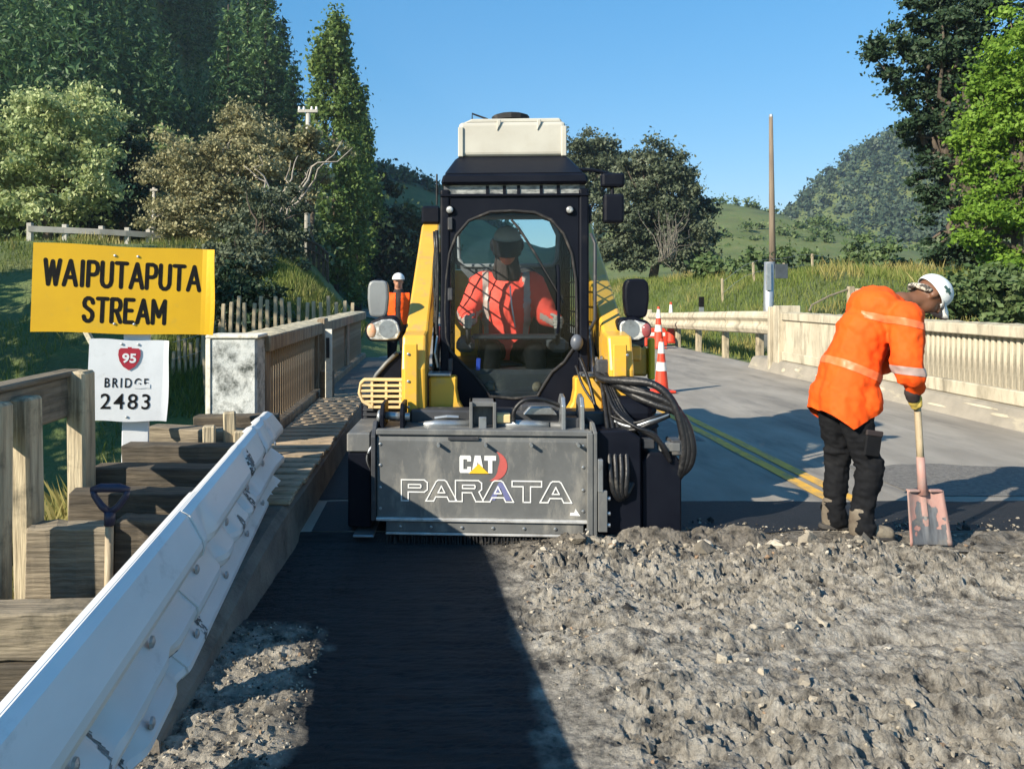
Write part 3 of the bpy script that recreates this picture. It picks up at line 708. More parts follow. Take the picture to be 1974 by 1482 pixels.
bmg = MB().box((0, 0, 0), (0.03, 0.12, 0.30)).mesh("blockout", 0.006); bmg.materials.append(M['wood_dark'])
bolt = MB().lathe([(0.018, 0), (0.016, 0.008), (0.006, 0.012)], 10, Matrix.Rotation(R(90), 4, 'Y')).mesh("bolt"); bolt.materials.append(M['galv'])
y = 0.45
while y < 5.0:
    x = gx(y)
    piece("post", pmg, Matrix.Translation((x - 0.105 + 0.95, y - 2.5, 0.13)) @ Matrix.Rotation(R(5), 4, 'Z'), gr_t)
    piece("blockout", bmg, Matrix.Translation((x - 0.022 + 0.95, y - 2.5, 0.36)) @ Matrix.Rotation(R(5), 4, 'Z'), gr_t)
    for zz in (0.515, 0.285):
        piece("bolt", bolt, Matrix.Translation((x + 0.032 + 0.95, y - 2.5, zz)) @ Matrix.Rotation(R(5), 4, 'Z'), gr_t)
    y += 0.56

# cream guard rail beyond the right parapet
fg = thing("guard_rail", "cream painted guard rail leading off the far end of the bridge", "guard rail", (6.6, 19, 0))
wp = [(-.0, .86), (.03, .85), (.07, .76), (.07, .72), (.01, .65), (.01, .61), (.07, .54), (.07, .50), (.03, .42), (0, .40)]
def far_rail(pts, name, m):
    mb = MB(); n = len(wp); vs = []; fs = []
    for i, p in enumerate(pts):
        for a, z in wp: vs.append((p[0] - a, p[1], z + p[2]))
        for a, z in wp[::-1]: vs.append((p[0] - a + 0.012, p[1], z + p[2]))
    m2 = 2 * n
    for i in range(len(pts) - 1):
        for k in range(m2): fs.append((i * m2 + k, i * m2 + (k + 1) % m2, (i + 1) * m2 + (k + 1) % m2, (i + 1) * m2 + k))
    fs += [tuple(range(m2)), tuple(range((len(pts) - 1) * m2, len(pts) * m2))[::-1]]
    return mb.add(vs, fs).build(name, m, fg)
far_rail([(6.46, 14.52, .30), (6.5, 15.5, .28), (6.52, 17.0, .24)], "rail_beam", M['cream'])
far_rail([(6.50, 16.9, .24), (6.6, 19.5, .16), (6.72, 22, .08), (6.85, 24.5, .02)], "rail_beam", M['cream'])
for y, x in ((15.6, 6.63), (17.6, 6.68), (19.6, 6.74), (21.6, 6.84), (23.6, 6.95)):
    MB().b2((x, y, -0.3), (x + 0.13, y + 0.13, 1.10 - (y - 14.5) * 0.028)).build("post", M['wood_z'], fg, bevel=0.01)
MB().b2((6.70, 24.4, -0.1), (6.95, 24.6, 0.98)).build("rail_terminal", M['cream'], fg, bevel=0.02)

# ================================================================== timber on the left verge
tf = thing("timber_fence", "weathered timber fence with a broad top board at the edge of the verge", "fence", (-2.02, 4.0, 0))
MB().b2((-2.17, 2.2, 0.80), (-2.095, 4.42, 1.03)).build("top_board", M['wood_y'], tf, bevel=0.012)
MB().b2((-2.19, 2.2, 1.032), (-2.07, 4.40, 1.062)).build("cap_board", M['wood_y'], tf, bevel=0.008)
for (x, y, w_, d_, z1) in ((-2.02, 3.44, .10, .10, 1.0), (-2.03, 3.74, .105, .12, 0.99), (-2.045, 4.32, .115, .12, 1.06)):
    MB().box((x, y, z1 / 2 - 0.45), (w_, d_, z1 + 0.9), (random.uniform(-.02, .02), random.uniform(-.02, .02), random.uniform(-.2, .2))).build("post", M['wood_z'], tf, bevel=0.014)

rw = thing("timber_retaining_wall", "low retaining wall of grey timber sleepers below the leaning spade", "retaining wall", (-1.7, 3.8, 0))
def sleeper(par, c, d, m, rz=0.0, ry=0.0, nm="sleeper"):
    mb = MB(); nx_ = 9; L_, w_, h_ = d
    vs = []; 
    for i in range(nx_):
        t = -L_ / 2 + L_ * i / (nx_ - 1)
        for (a, b) in ((-1, -1), (1, -1), (1, 1), (-1, 1)):
            vs.append((t + random.uniform(-.006, .006) * (i in (0, nx_ - 1)) * 3, a * w_ / 2 + random.uniform(-.005, .005), b * h_ / 2 + random.uniform(-.005, .005)))
    fs = [(3, 2, 1, 0), tuple(4 * (nx_ - 1) + q for q in range(4))]
    for i in range(nx_ - 1):
        for k in range(4): fs.append((4 * i + k, 4 * i + (k + 1) % 4, 4 * i + 4 + (k + 1) % 4, 4 * i + 4 + k))
    T = Matrix.Translation(Vector(c)) @ Euler((0, ry, rz)).to_matrix().to_4x4()
    mb.add(vs, fs, T); return mb.build(nm, m, par, bevel=0.008)
sleeper(rw, (-1.80, 3.70, 0.19), (0.40, 0.14, 0.36), M['wood_x'], 0.02)
sleeper(rw, (-1.44, 3.76, 0.20), (0.33, 0.13, 0.37), M['wood_dark'], -0.03)
sleeper(rw, (-1.62, 3.72, -0.12), (0.95, 0.17, 0.24), M['wood_dark'], 0.0)
sleeper(rw, (-1.75, 3.14, 0.10), (0.72, 0.16, 0.20), M['wood_x'], 0.05)
sleeper(rw, (-1.75, 3.13, -0.13), (0.76, 0.17, 0.24), M['wood_dark'], 0.04)
sleeper(rw, (-1.82, 2.93, -0.40), (0.80, 0.20, 0.26), M['wood_x'], 0.04)
ts = thing("timber_steps", "dark sleeper steps climbing the bank behind the white sign post", "steps", (-1.7, 4.8, 0))
for (x, y, z, l, h, rz) in ((-1.62, 4.10, .33, .75, .20, .03), (-1.58, 4.13, .12, .8, .2, 0), (-1.62, 4.45, .40, .86, .17, -.04), (-1.48, 4.47, .25, .5, .14, -.02), (-1.60, 4.86, .45, .82, .16, .03), (-1.46, 4.90, .30, .6, .15, 0), (-1.62, 5.30, .47, .84, .17, -.05), (-1.52, 5.72, .50, .62, .16, .02), (-1.58, 5.35, .28, .9, .18, 0)):
    sleeper(ts, (x, y, z), (l, 0.15, h), M['wood_dark'] if random.random() < .85 else M['wood_x'], rz, random.uniform(-.03, .06))
for (x, y, z1) in ((-1.52, 5.02, .62), (-1.40, 5.1, .70), (-1.33, 5.05, .58)):
    MB().box((x, y, z1 / 2 - .2), (.08, .07, z1 + .4), (0, random.uniform(-.04, .04), .2)).build("stake", M['wood_z'], ts, bevel=.008)

# ================================================================== lettering helper
def text_fit(body, wd, ht, M_, bold=0.0, outline=0.0, ext=0.0012, spacing=1.0):
    me = text_mesh(body, 1.0, Matrix.Identity(4), 1.0, bold, 0.0 if not outline else outline, 0.001, spacing)
    n = len(me.vertices); co = np.empty(n * 3, np.float32); me.vertices.foreach_get("co", co); co = co.reshape(-1, 3)
    lo, hi = co.min(0), co.max(0); c = (lo + hi) / 2; s = np.array([wd / (hi[0] - lo[0]), 1, ht / (hi[2] - lo[2])])
    co = (co - c) * s
    yr = max(hi[1] - lo[1], 1e-6); co[:, 1] = co[:, 1] / yr * 2 * ext
    me.vertices.foreach_set("co", co.astype(np.float32).ravel()); me.update()
    me.transform(M_); return me

M['sign_yellow'] = mat("yellow_sign_sheet", (0.62, 0.365, 0.008), (0.56, 0.325, 0.008), rough=0.45, scale=3, bump=0.05, bscale=6, dirt=((0.42, 0.30, 0.05), 0.10, 9))
M['sign_white'] = mat("white_sign_sheet", (0.66, 0.68, 0.70), (0.58, 0.60, 0.62), rough=0.5, scale=4, bump=0.05, bscale=6, dirt=((0.40, 0.40, 0.38), 0.10, 12))
M['black_paint'] = mat("black_lettering", (0.006, 0.006, 0.007), (0.012, 0.012, 0.012), rough=0.7, scale=30, spec=.1)
M['red_shield'] = mat("red_shield_film", (0.34, 0.018, 0.035), (0.28, 0.015, 0.03), rough=0.5, scale=6)

# ================================================================== bridge name sign
sg = thing("bridge_sign", "white post carrying a yellow stream name board over a white bridge number board", "sign", (-2.04, 4.9, 0))
SM = Matrix.Translation((-2.03, 4.88, 1.523)) @ Matrix.Rotation(R(13), 4, 'Z') @ Matrix.Rotation(R(1.9), 4, 'Y')
def board(wd, ht, Mx, name, m, bend=0.0):
    nx_, nz_ = 41, 13; V = []; Fq = []
    for s in (0, 1):
        for j in range(nz_):
            for i in range(nx_):
                u, v = i / (nx_ - 1), j / (nz_ - 1)
                d = bend * max(0, (u - 0.93) / 0.07) ** 1.5 * (0.4 + 1.2 * v) + bend * 0.25 * math.sin(u * 7) * 0.15
                d *= (u > .93) * 1.0
                xr = (u - 0.5) * wd + 0.006 * math.sin(v * 5.0) * (u > 0.97)
                V.append((xr, -d + s * 0.004, (v - 0.5) * ht + 0.004 * math.sin(u * 9) * (j in (0, nz_ - 1))))
    o = nx_ * nz_
    for j in range(nz_ - 1):
        for i in range(nx_ - 1):
            a = j * nx_ + i; Fq.append((a, a + 1, a + 1 + nx_, a + nx_)); Fq.append((o + a, o + a + nx_, o + a + 1 + nx_, o + a + 1))
    for i in range(nx_ - 1): Fq.append((i, o + i, o + i + 1, i + 1)); a = (nz_ - 1) * nx_ + i; Fq.append((a, a + 1, o + a + 1, o + a))
    for j in range(nz_ - 1): a = j * nx_; Fq.append((a, a + nx_, o + a + nx_, o + a)); a += nx_ - 1; Fq.append((a, o + a, o + a + nx_, a + nx_))
    me = np_mesh(name, V, Fq); me.transform(Mx); return link(name, me, m, sg)
nb_ = board(1.11, 0.565, SM, "name_board", M['sign_yellow'], 0.03)
T0 = lambda x, z, e=0.004: Matrix.Translation((x, -e, z))
# road sign capitals as round-ended strokes in a unit box
ST = {'W': (.74, [[(0, 1), (.18, 0), (.37, .95), (.56, 0), (.74, 1)]]), 'A': (.62, [[(0, 0), (.31, 1), (.62, 0)], [(.12, .32), (.50, .32)]]), 'I': (.14, [[(.07, 0), (.07, 1)]]),
      'P': (.48, [[(0, 0), (0, 1), (.30, 1), (.43, .94), (.48, .80), (.48, .68), (.43, .53), (.30, .47), (0, .47)]]), 'U': (.50, [[(0, 1), (0, .22), (.06, .07), (.18, 0), (.32, 0), (.44, .07), (.50, .22), (.50, 1)]]),
      'T': (.54, [[(0, 1), (.54, 1)], [(.27, 1), (.27, 0)]]), 'S': (.48, [[(.48, .80), (.42, .94), (.28, 1), (.16, 1), (.05, .93), (0, .80), (.03, .66), (.14, .58), (.36, .46), (.46, .36), (.48, .22), (.42, .07), (.30, 0), (.17, 0), (.05, .07), (0, .20)]]),
      'R': (.50, [[(0, 0), (0, 1), (.30, 1), (.43, .94), (.48, .80), (.48, .70), (.43, .55), (.30, .49), (0, .49)], [(.26, .49), (.50, 0)]]), 'E': (.44, [[(.44, 1), (0, 1), (0, 0), (.44, 0)], [(0, .52), (.36, .52)]]), 'M': (.66, [[(0, 0), (0, 1), (.33, .30), (.66, 1), (.66, 0)]])}
def stroke_text(word, wd, ht, Mx, th, sp=.24, ext=.0007):
    x = 0; paths = []
    for ch in word:
        w_, ps = ST[ch]; paths += [[(x + a, b) for a, b in p] for p in ps]; x += w_ + sp
    tot = x - sp; mb = MB(); k = 0
    for p in paths:
        q = [Vector(((a / tot - .5) * (wd - th), 0, (b - .5) * (ht - th))) for a, b in p]
        for a, b in zip(q, q[1:]):
            d = (b - a).normalized(); n = Vector((-d.z, 0, d.x)) * th / 2; e = ext + .00004 * (k % 9); k += 1
            pts = [a - n]
            for s_ in range(7):
                an = -math.pi / 2 + math.pi * s_ / 6; pts.append(b + d * math.cos(an) * th / 2 + n * math.sin(an))
            for s_ in range(7):
                an = math.pi / 2 + math.pi * s_ / 6; pts.append(a + d * math.cos(an) * th / 2 + n * math.sin(an))
            m_ = len(pts); mb.add([v for v in pts] + [v + Vector((0, -e, 0)) for v in pts], [tuple(range(m_)), tuple(range(m_, 2 * m_))] + [(i_, (i_ + 1) % m_, m_ + (i_ + 1) % m_, m_ + i_) for i_ in range(m_)])
    mb.v = [tuple(Mx @ Vector(v)) for v in mb.v]; return mb
stroke_text("WAIPUTAPUTA", .965, .180, SM @ T0(-0.012, 0.095, 0.0004) @ Matrix.Rotation(R(.6), 4, 'Y'), .026).build("lettering", M['black_paint'], nb_)
stroke_text("STREAM", .515, .172, SM @ T0(0.0, -0.135, 0.0004) @ Matrix.Rotation(R(.6), 4, 'Y'), .026, .26).build("lettering", M['black_paint'], nb_)
SW = Matrix.Translation((-2.005, 4.865, 0.938)) @ Matrix.Rotation(R(13), 4, 'Z') @ Matrix.Rotation(R(2.6), 4, 'Y')
wb = board(0.49, 0.525, SW, "number_board", M['sign_white'], 0.008)
pts = [(-.012, .082), (-.012, .074), (-.055, .074), (-.066, .062), (-.068, .03), (-.058, -.01), (-.035, -.045), (0, -.068), (.035, -.045), (.058, -.01), (.068, .03), (.066, .062), (.055, .074), (.012, .074), (.012, .082)]
sh = MB().prism([(x, z) for x, z in pts], -0.0035, -0.0045); sh.v = [tuple(SW @ Vector((x, y - .002, z + .135))) for x, y, z in sh.v]
so_ = sh.build("shield", M['red_shield'], wb)
link("lettering", text_fit("95", 0.085, 0.062, SW @ T0(0, 0.145, 0.0072), bold=0.03), M['sign_white'], wb)
# BRIDGE: the last letters have half worn away
brm = text_fit("BRIDGE", 0.265, 0.062, SW @ T0(-0.01, -0.015, 0.0014), bold=0.008, spacing=1.35)
link("lettering", brm, M['black_paint'], wb)
wp_ = MB().prism([(.035, -.048), (.075, -.05), (.11, -.046), (.135, -.048), (.134, -.022), (.118, -.014), (.105, -.026), (.092, -.012), (.078, -.028), (.066, -.016), (.058, -.03), (.045, -.022), (.036, -.02)], -.0030, -.0034)
wp_.v = [tuple(SW @ Vector(q)) for q in wp_.v]; wp_.build("worn_patch", M['sign_white'], wb)
link("lettering", text_fit("2483", 0.30, 0.100, SW @ T0(-0.012, -0.135, 0.0014), bold=0.006, spacing=1.2), M['black_paint'], wb)
for (bx_, bz_, SM_, par_) in ((-.07, .22, SM, nb_), (.07, .22, SM, nb_), (-.06, -.22, SM, nb_), (.06, -.22, SM, nb_), (-.05, .235, SW, wb), (.05, .235, SW, wb), (.0, -.235, SW, wb)):
    MB().lathe([(.009, 0), (.008, .004), (.003, .006)], 8, SM_ @ Matrix.Translation((bx_, -.002, bz_)) @ Matrix.Rotation(R(90), 4, 'X')).build("bolt", M['galv'], par_)
pb = MB().box((-1.99, 4.945, 0.58), (0.165, 0.035, 2.2), (0, R(1.0), R(13))); pb.build("post", M['sign_white'], sg, bevel=0.005)
MB().box((-2.21, 5.02, 0.98), (0.035, 0.035, 0.75), (R(8), R(-24), 0)).build("stay", M['white_and_lit_edge'], sg, bevel=0.004)

# ================================================================== spade leaning by the timber
M['navy_plastic'] = mat("navy_plastic", (0.012, 0.016, 0.045), (0.02, 0.025, 0.06), rough=0.45, scale=9)
M['ash'] = mat("ash_wood_handle", (0.42, 0.34, 0.22), (0.26, 0.20, 0.13), rough=0.6, scale=5, stretch=(8, 8, 0.6), bump=0.3, bscale=12, dirt=((0.12, 0.09, 0.06), 0.25, 8))
M['shovel_red'] = mat("worn_red_shovel_steel", (0.32, 0.15, 0.125), (0.37, 0.25, 0.215), rough=0.65, scale=7, stretch=(1, 1, .5), bump=0.2, bscale=30, dirt=((0.20, 0.18, 0.16), 0.42, 6))
M['steel_worn'] = mat("scoured_steel", (0.24, 0.24, 0.245), (0.15, 0.15, 0.155), rough=0.5, metal=0.6, scale=14, stretch=(3, 3, .4), dirt=((0.33, 0.29, 0.23), 0.35, 9))
sp_ = thing("spade", "navy handled spade with wooden shaft leaning in front of the timber sleepers", "spade", (-1.50, 3.42, 0))
def P3(px, py, Y): return W(px, py, Y)
Ys = 3.48
MB().tube([P3(205, 1420, Ys - .2), P3(206, 1300, Ys - .12), P3(209, 1150, Ys - .03), P3(211, 1010, Ys)], [0.021, 0.021, 0.02, 0.019], 10).build("shaft", M['ash'], sp_, smooth=True)
hd = [P3(211, 1012, Ys), P3(212, 985, Ys)]
MB().tube(hd, [0.024, 0.026], 10).build("socket", M['navy_plastic'], sp_, smooth=True)
g_ = MB()
g_.tube([P3(212, 988, Ys), P3(196, 975, Ys), P3(182, 955, Ys), P3(180, 945, Ys)], [.018, .017, .015, .016], 8)
g_.tube([P3(212, 988, Ys), P3(229, 975, Ys), P3(243, 955, Ys), P3(245, 945, Ys)], [.018, .017, .015, .016], 8)
g_.tube([P3(176, 944, Ys), P3(195, 940, Ys), P3(230, 940, Ys), P3(249, 944, Ys)], [.014, .021, .021, .014], 10)
g_.build("grip", M['navy_plastic'], sp_, smooth=True)
MB().prism([(-1.615, -.12), (-1.465, -.12), (-1.455, -.36), (-1.54, -.44), (-1.625, -.36)], 3.18, 3.186).build("blade", M['steel_worn'], sp_)

# ================================================================== road cones and barriers
M['cone_red'] = mat("orange_red_cone", (0.66, 0.055, 0.022), (0.55, 0.045, 0.02), rough=0.5, scale=6, dirt=((0.25, 0.06, 0.04), 0.2, 12))
M['cone_white'] = mat("white_cone_band", (0.72, 0.70, 0.66), (0.60, 0.58, 0.54), rough=0.45, scale=8)
def cone(label, x, y, h=0.9, rb=0.15, group=None):
    t = thing("traffic_cone", label, "cone", (x, y, 0.006), (0, 0, random.uniform(0, 1)), group)
    prof_ = lambda f: rb * (1 - f) + 0.028 * f
    def seg(nm, a, b, m, o=0.0):
        MB().lathe([(prof_(a) + o, h * a), (prof_((a + b) / 2) + o, h * (a + b) / 2), (prof_(b) + o, h * b)], 24).build(nm, m, t, smooth=False, local=True)
    MB().box((0, 0, 0.02), (0.33, 0.33, 0.038)).build("base", M['cone_red'], t, bevel=0.012, local=True)
    seg("body", 0.04, 0.99, M['cone_red']); seg("reflective_band", 0.40, 0.56, M['cone_white'], 0.003); seg("reflective_band", 0.72, 0.93, M['cone_white'], 0.003)
    return t
c = W(1275, 757, 12.2); cone("orange cone with white bands just beyond the loader's rear", 3.38, 11.4, 0.82, 0.11)
cone("tall orange cone far along the road beside the cream rail, nearer of two", 6.0, 20.5, 1.15, 0.15)
cone("tall orange cone far along the road beside the cream rail, farther of two", 7.05, 22.8, 1.25, 0.15)
bt = thing("road_barrier", "low red plastic barrier between two far cones", "barrier", (6.2, 21.5, 0))
MB().prism([(5.85, .01), (6.5, .01), (6.5, .40), (6.42, .52), (5.93, .52), (5.85, .40)], 21.3, 21.6).build("barrier_body", M['cone_red'], bt, bevel=.03)
MB().b2((5.93, 21.295, .30), (6.42, 21.299, .40)).build("reflective_strip", M['cone_white'], bt)

# ================================================================== poles, far posts and fences
M['pole_wood'] = mat("pole_timber", (0.22, 0.175, 0.125), (0.13, 0.10, 0.075), rough=0.9, scale=2, stretch=(6, 6, .3), bump=.4, bscale=8)
M['pole_conc'] = mat("pale_pole", (0.46, 0.44, 0.39), (0.36, 0.34, 0.30), rough=0.8, scale=2)
M['sign_back'] = mat("grey_sign_back", (0.085, 0.10, 0.115), (0.06, 0.07, 0.08), rough=0.5, metal=0.3)
pp = thing("utility_pole", "tall bare brown timber pole against the sky right of the loader", "pole", (15.4, 35, 2.0))
MB().tube([W(1490, 560, 35), W(1488, 400, 35), W(1486, 225, 35)], [.16, .13, .085], 10).build("pole_shaft", M['pole_wood'], pp, smooth=True)
MB().tube([W(1486, 226, 35), W(1486, 221, 35)], [.095, .08], 8).build("cap", M['galv'], pp)
gp = thing("sign_post", "stout galvanised post with a small grey sign back behind the cream rail", "sign post", (8.3, 19, 0.2))
a_ = W(1480, 690, 18.9); b_ = W(1483, 505, 18.9)
MB().tube([a_, b_], [.125, .12], 14).build("post", M['galv'], gp, smooth=True)
q = MB(); q.b2((W(1492, 510, 18.9).x, 18.82, W(0, 537, 18.9).z), (W(1516, 510, 18.9).x, 18.85, W(0, 509, 18.9).z)); q.build("sign_panel", M['sign_back'], gp, bevel=.004)
q = MB(); q.b2((W(1473, 510, 18.9).x, 18.75, W(0, 560, 18.9).z), (W(1482, 510, 18.9).x, 18.80, W(0, 508, 18.9).z)); q.build("bracket", M['galv'], gp, bevel=.004)

pl = thing("power_pole", "pale power pole with insulator crossarm in front of the poplar", "pole", (-7.0, 40, 3.0))
MB().tube([W(592, 520, 40), W(593, 340, 40), W(594, 218, 40)], [.17, .15, .12], 10).build("pole_shaft", M['pole_conc'], pl, smooth=True)
MB().b2(tuple(W(574, 217, 39.85)), tuple(W(613, 212, 39.95))).build("crossarm", M['pole_conc'], pl, bevel=.01)
for px in (577, 586, 601, 610):
    MB().tube([W(px, 212, 39.9), W(px, 206, 39.9)], [.07, .05], 8).build("insulator", M['cone_white'], pl)
ps = thing("power_pole", "short thin pole beside the olive shrub above the yellow sign", "pole", (-11.4, 30, 3.2))
MB().tube([W(296, 490, 30), W(297, 362, 30)], [.09, .07], 8).build("pole_shaft", M['pole_conc'], ps, smooth=True)
MB().b2(tuple(W(289, 368, 29.9)), tuple(W(305, 365, 30.0))).build("crossarm", M['pole_conc'], ps)

# upper guard rail on the shelf behind the yellow board
ug = thing("guard_rail", "grey timber guard rail on the shelf above the yellow board", "guard rail", (-12.5, 28, 3.3))
def HZ(x, y): return float(height(np.array([x]), np.array([y]))[0])
pxs = [58, 126, 196, 246, 287, 325]
pr = [(W(px, 500, 28 + i * 0.4).x, 28 + i * 0.4) for i, px in enumerate(pxs)]
for i, (x, y) in enumerate(pr):
    MB().b2((x - .09, y - .09, HZ(x, y) - .3), (x + .09, y + .09, W(0, 430 + i * 3, y).z)).build("post", M['pole_conc'], ug, bevel=.01)
for i in range(len(pr) - 1):
    (x0, y0), (x1, y1) = pr[i], pr[i + 1]
    z0 = W(0, 436 + i * 3, y0).z; z1 = W(0, 436 + (i + 1) * 3, y1).z
    MB().hexa([(x0, y0 - .14, z0 - .22), (x1, y1 - .14, z1 - .22), (x1, y1 - .09, z1 - .22), (x0, y0 - .09, z0 - .22)], [(x0, y0 - .14, z0), (x1, y1 - .14, z1), (x1, y1 - .09, z1), (x0, y0 - .09, z0)]).build("rail", M['pole_conc'], ug, bevel=.006)

# arched row of dark rails by the poplar
bf = thing("bridge_railing", "dark post railing curving down beside the poplar foot", "railing", (-6.0, 31, 3.0))
tops = [(572, 462), (584, 461), (595, 462), (605, 466), (615, 472), (623, 479), (631, 487)]
for i, (px, py) in enumerate(tops):
    a = W(px, 525 + i, 31); b = W(px, py, 31)
    MB().b2((a.x - .06, 30.94, a.z - .6), (a.x + .06, 31.06, b.z)).build("post", M['wood_dark'], bf)
MB().tube([W(px, py + 2, 30.9) for px, py in tops], .06, 6).build("top_bar", M['wood_dark'], bf)
MB().tube([W(px, py + 18, 30.9) for px, py in tops], .04, 6).build("mid_bar", M['wood_dark'], bf)

# batten fences behind the parapet and under the shrubs
def batten_fence(label, p0, p1, n, h0, h1, m, base, level=False):
    t = thing("batten_fence", label, "fence", (p0[0], p0[1], base))
    bmsh = MB().box((0, 0, 0), (.075, .06, 1.0)).mesh("batten", .008); bmsh.materials.append(m)
    for i in range(n):
        f = i / (n - 1); x = p0[0] + (p1[0] - p0[0]) * f; y = p0[1] + (p1[1] - p0[1]) * f; h = random.uniform(h0, h1)
        zb = HZ(x, y) - .2
        if level: h = h - zb - .2
        piece("batten", bmsh, Matrix.Translation((x - p0[0], y - p0[1], zb - base + (h + .2) / 2)) @ Matrix.Rotation(random.uniform(-.05, .05), 4, 'Y') @ Matrix.Diagonal((1, 1, h + .2, 1)), t)
    for zz in (.35, .75):
        MB().tube([(p0[0] + (p1[0] - p0[0]) * f, p0[1] - .05 + (p1[1] - p0[1]) * f, HZ(p0[0] + (p1[0] - p0[0]) * f, p0[1] + (p1[1] - p0[1]) * f) + zz) for f in np.linspace(0, 1, 12)], .006, 5).build("wire", M['galv'], t)
    return t
batten_fence("row of pale battens in the gully behind the parapet", (-4.9, 15.8), (-1.9, 16.4), 20, 1.28, 1.48, M['wood_z'], 0, True)
batten_fence("leaning battens under the olive shrub right of the yellow board", (-6.2, 17.6), (-4.6, 18.2), 14, .5, 1.05, M['wood_z'], 0)
batten_fence("sparse battens on the grassy bank beyond the cream rail", (10.2, 27.0), (15.5, 29.0), 5, .5, .9, M['wood_z'], 0)
ws = thing("wire_fence", "brown posts and drooping wire behind the worker's back", "fence", (11.2, 19.5, .5))
for (px, py, yy) in ((1640, 552, 19.5), (1655, 556, 20.2)):
    p = W(px, py, yy); MB().b2((p.x - .07, yy - .07, HZ(p.x, yy) - .3), (p.x + .07, yy + .07, p.z)).build("post", M['wood_z'], ws, bevel=.01)
MB().tube([W(1640, 556, 19.5), W(1600, 570, 19.5), W(1565, 588, 19.5), W(1560, 600, 19.5)], .025, 6).build("wire", M['wood_y'], ws)
dp = thing("marker_post", "short dark topped marker post among the grass by the cream rail", "marker post", (W(1352, 600, 26).x, 26, .3))
a = W(1352, 640, 26); b = W(1352, 572, 26)
MB().b2((a.x - .07, 25.95, a.z - .5), (a.x + .07, 26.05, b.z - .35)).build("post", M['galv'], dp)
MB().b2((a.x - .075, 25.94, b.z - .35), (a.x + .075, 26.06, b.z)).build("band", M['black_paint'], dp)

# ================================================================== the compact loader with its road planer
M['yellow'] = mat("loader_yellow", (0.66, 0.375, 0.040), (0.59, 0.33, 0.035), rough=0.38, scale=3, coat=0.25, dirt=((0.36, 0.26, 0.12), 0.34, 8), bump=0.06, bscale=14)
M['yellow_dusty'] = mat("faded_loader_yellow", (0.68, 0.50, 0.22), (0.56, 0.42, 0.22), rough=0.6, scale=5, dirt=((0.38, 0.32, 0.22), 0.3, 9))
M['black'] = mat("black_cab_paint", (0.0035, 0.0045, 0.009), (0.006, 0.0075, 0.013), rough=0.5, scale=4, coat=0.0, spec=.12, dirt=((0.03, 0.029, 0.028), 0.08, 7))
M['rubber'] = mat("tyre_rubber", (0.010, 0.010, 0.012), (0.02, 0.02, 0.02), rough=0.8, scale=8, bump=.4, bscale=30, dirt=((0.11, 0.10, 0.085), 0.3, 10))
M['hose'] = mat("hydraulic_hose", (0.006, 0.0065, 0.008), (0.014, 0.014, 0.015), rough=0.45, scale=12, bump=.3, bscale=60, dirt=((0.10, 0.094, 0.08), 0.20, 10))
M['grey_plate'] = mat("planer_grey_paint", (0.130, 0.134, 0.132), (0.092, 0.095, 0.095), rough=0.5, scale=4.5, bump=.10, bscale=18, detail=8, dirt=((0.29, 0.275, 0.24), 0.34, 5, (1, 1, .35)))
M['dark_grey'] = mat("dark_machine_grey", (0.05, 0.052, 0.058), (0.03, 0.032, 0.036), rough=0.5, scale=6, dirt=((0.17, 0.155, 0.13), 0.25, 7))
M['steel'] = mat("bare_steel", (0.42, 0.44, 0.45), (0.30, 0.315, 0.325), rough=0.36, metal=0.75, scale=9, dirt=((0.19, 0.17, 0.145), 0.25, 9))
M['edge_steel'] = mat("scraped_steel_edge", (0.60, 0.60, 0.58), (0.42, 0.42, 0.41), rough=0.4, metal=0.35, scale=14, dirt=((0.26, 0.245, 0.22), .3, 12))
M['white_vinyl'] = mat("white_decal", (0.74, 0.74, 0.72), (0.64, 0.64, 0.62), rough=.45, scale=20)
M['logo_yellow'] = mat("yellow_decal", (0.80, 0.47, 0.03), (0.74, 0.42, 0.03), rough=.45)
M['logo_red'] = mat("red_decal", (0.50, 0.10, 0.085), (0.40, 0.09, 0.08), rough=.5, scale=20)
M['logo_blue'] = mat("blue_decal", (0.12, 0.13, 0.28), (0.15, 0.16, 0.30), rough=.5)
M['tank'] = mat("cream_tank_plastic", (0.47, 0.455, 0.395), (0.41, 0.39, 0.335), rough=.5, scale=3, dirt=((0.40, 0.37, 0.30), .16, 6))
M['glass'] = glass_mat("cab_glass", (0.90, 0.94, 0.94), 0.05)
M['rear_glass'] = glass_mat("rear_cab_glass", (0.86, 0.95, 0.95), 0.05)
M['lens'] = mat("lamp_lens", (0.55, 0.56, 0.54), (0.22, 0.225, 0.22), rough=.12, scale=26, spec=.8, coat=.6, lo=.42, hi=.58)
M['amber'] = mat("amber_lens", (0.62, 0.30, 0.16), (0.5, 0.40, 0.30), rough=.2, scale=16, coat=.5)
M['dust_glass'] = mat("dusty_strip_window", (0.36, 0.37, 0.35), (0.05, 0.055, 0.06), rough=.3, scale=16, stretch=(1, 1, 3), detail=8)
M['mirror_grey'] = mat("grey_mirror_shell", (0.20, 0.215, 0.22), (0.15, 0.16, 0.165), rough=.45, scale=4)
M['interior'] = mat("cab_lining", (0.10, 0.11, 0.125), (0.07, 0.075, 0.085), rough=.8, scale=6)
M['seat'] = mat("seat_vinyl", (0.020, 0.022, 0.028), (0.03, 0.032, 0.038), rough=.6)
M['blue_tag'] = mat("blue_tag", (0.03, 0.08, 0.55), (0.03, 0.07, 0.45), rough=.5)

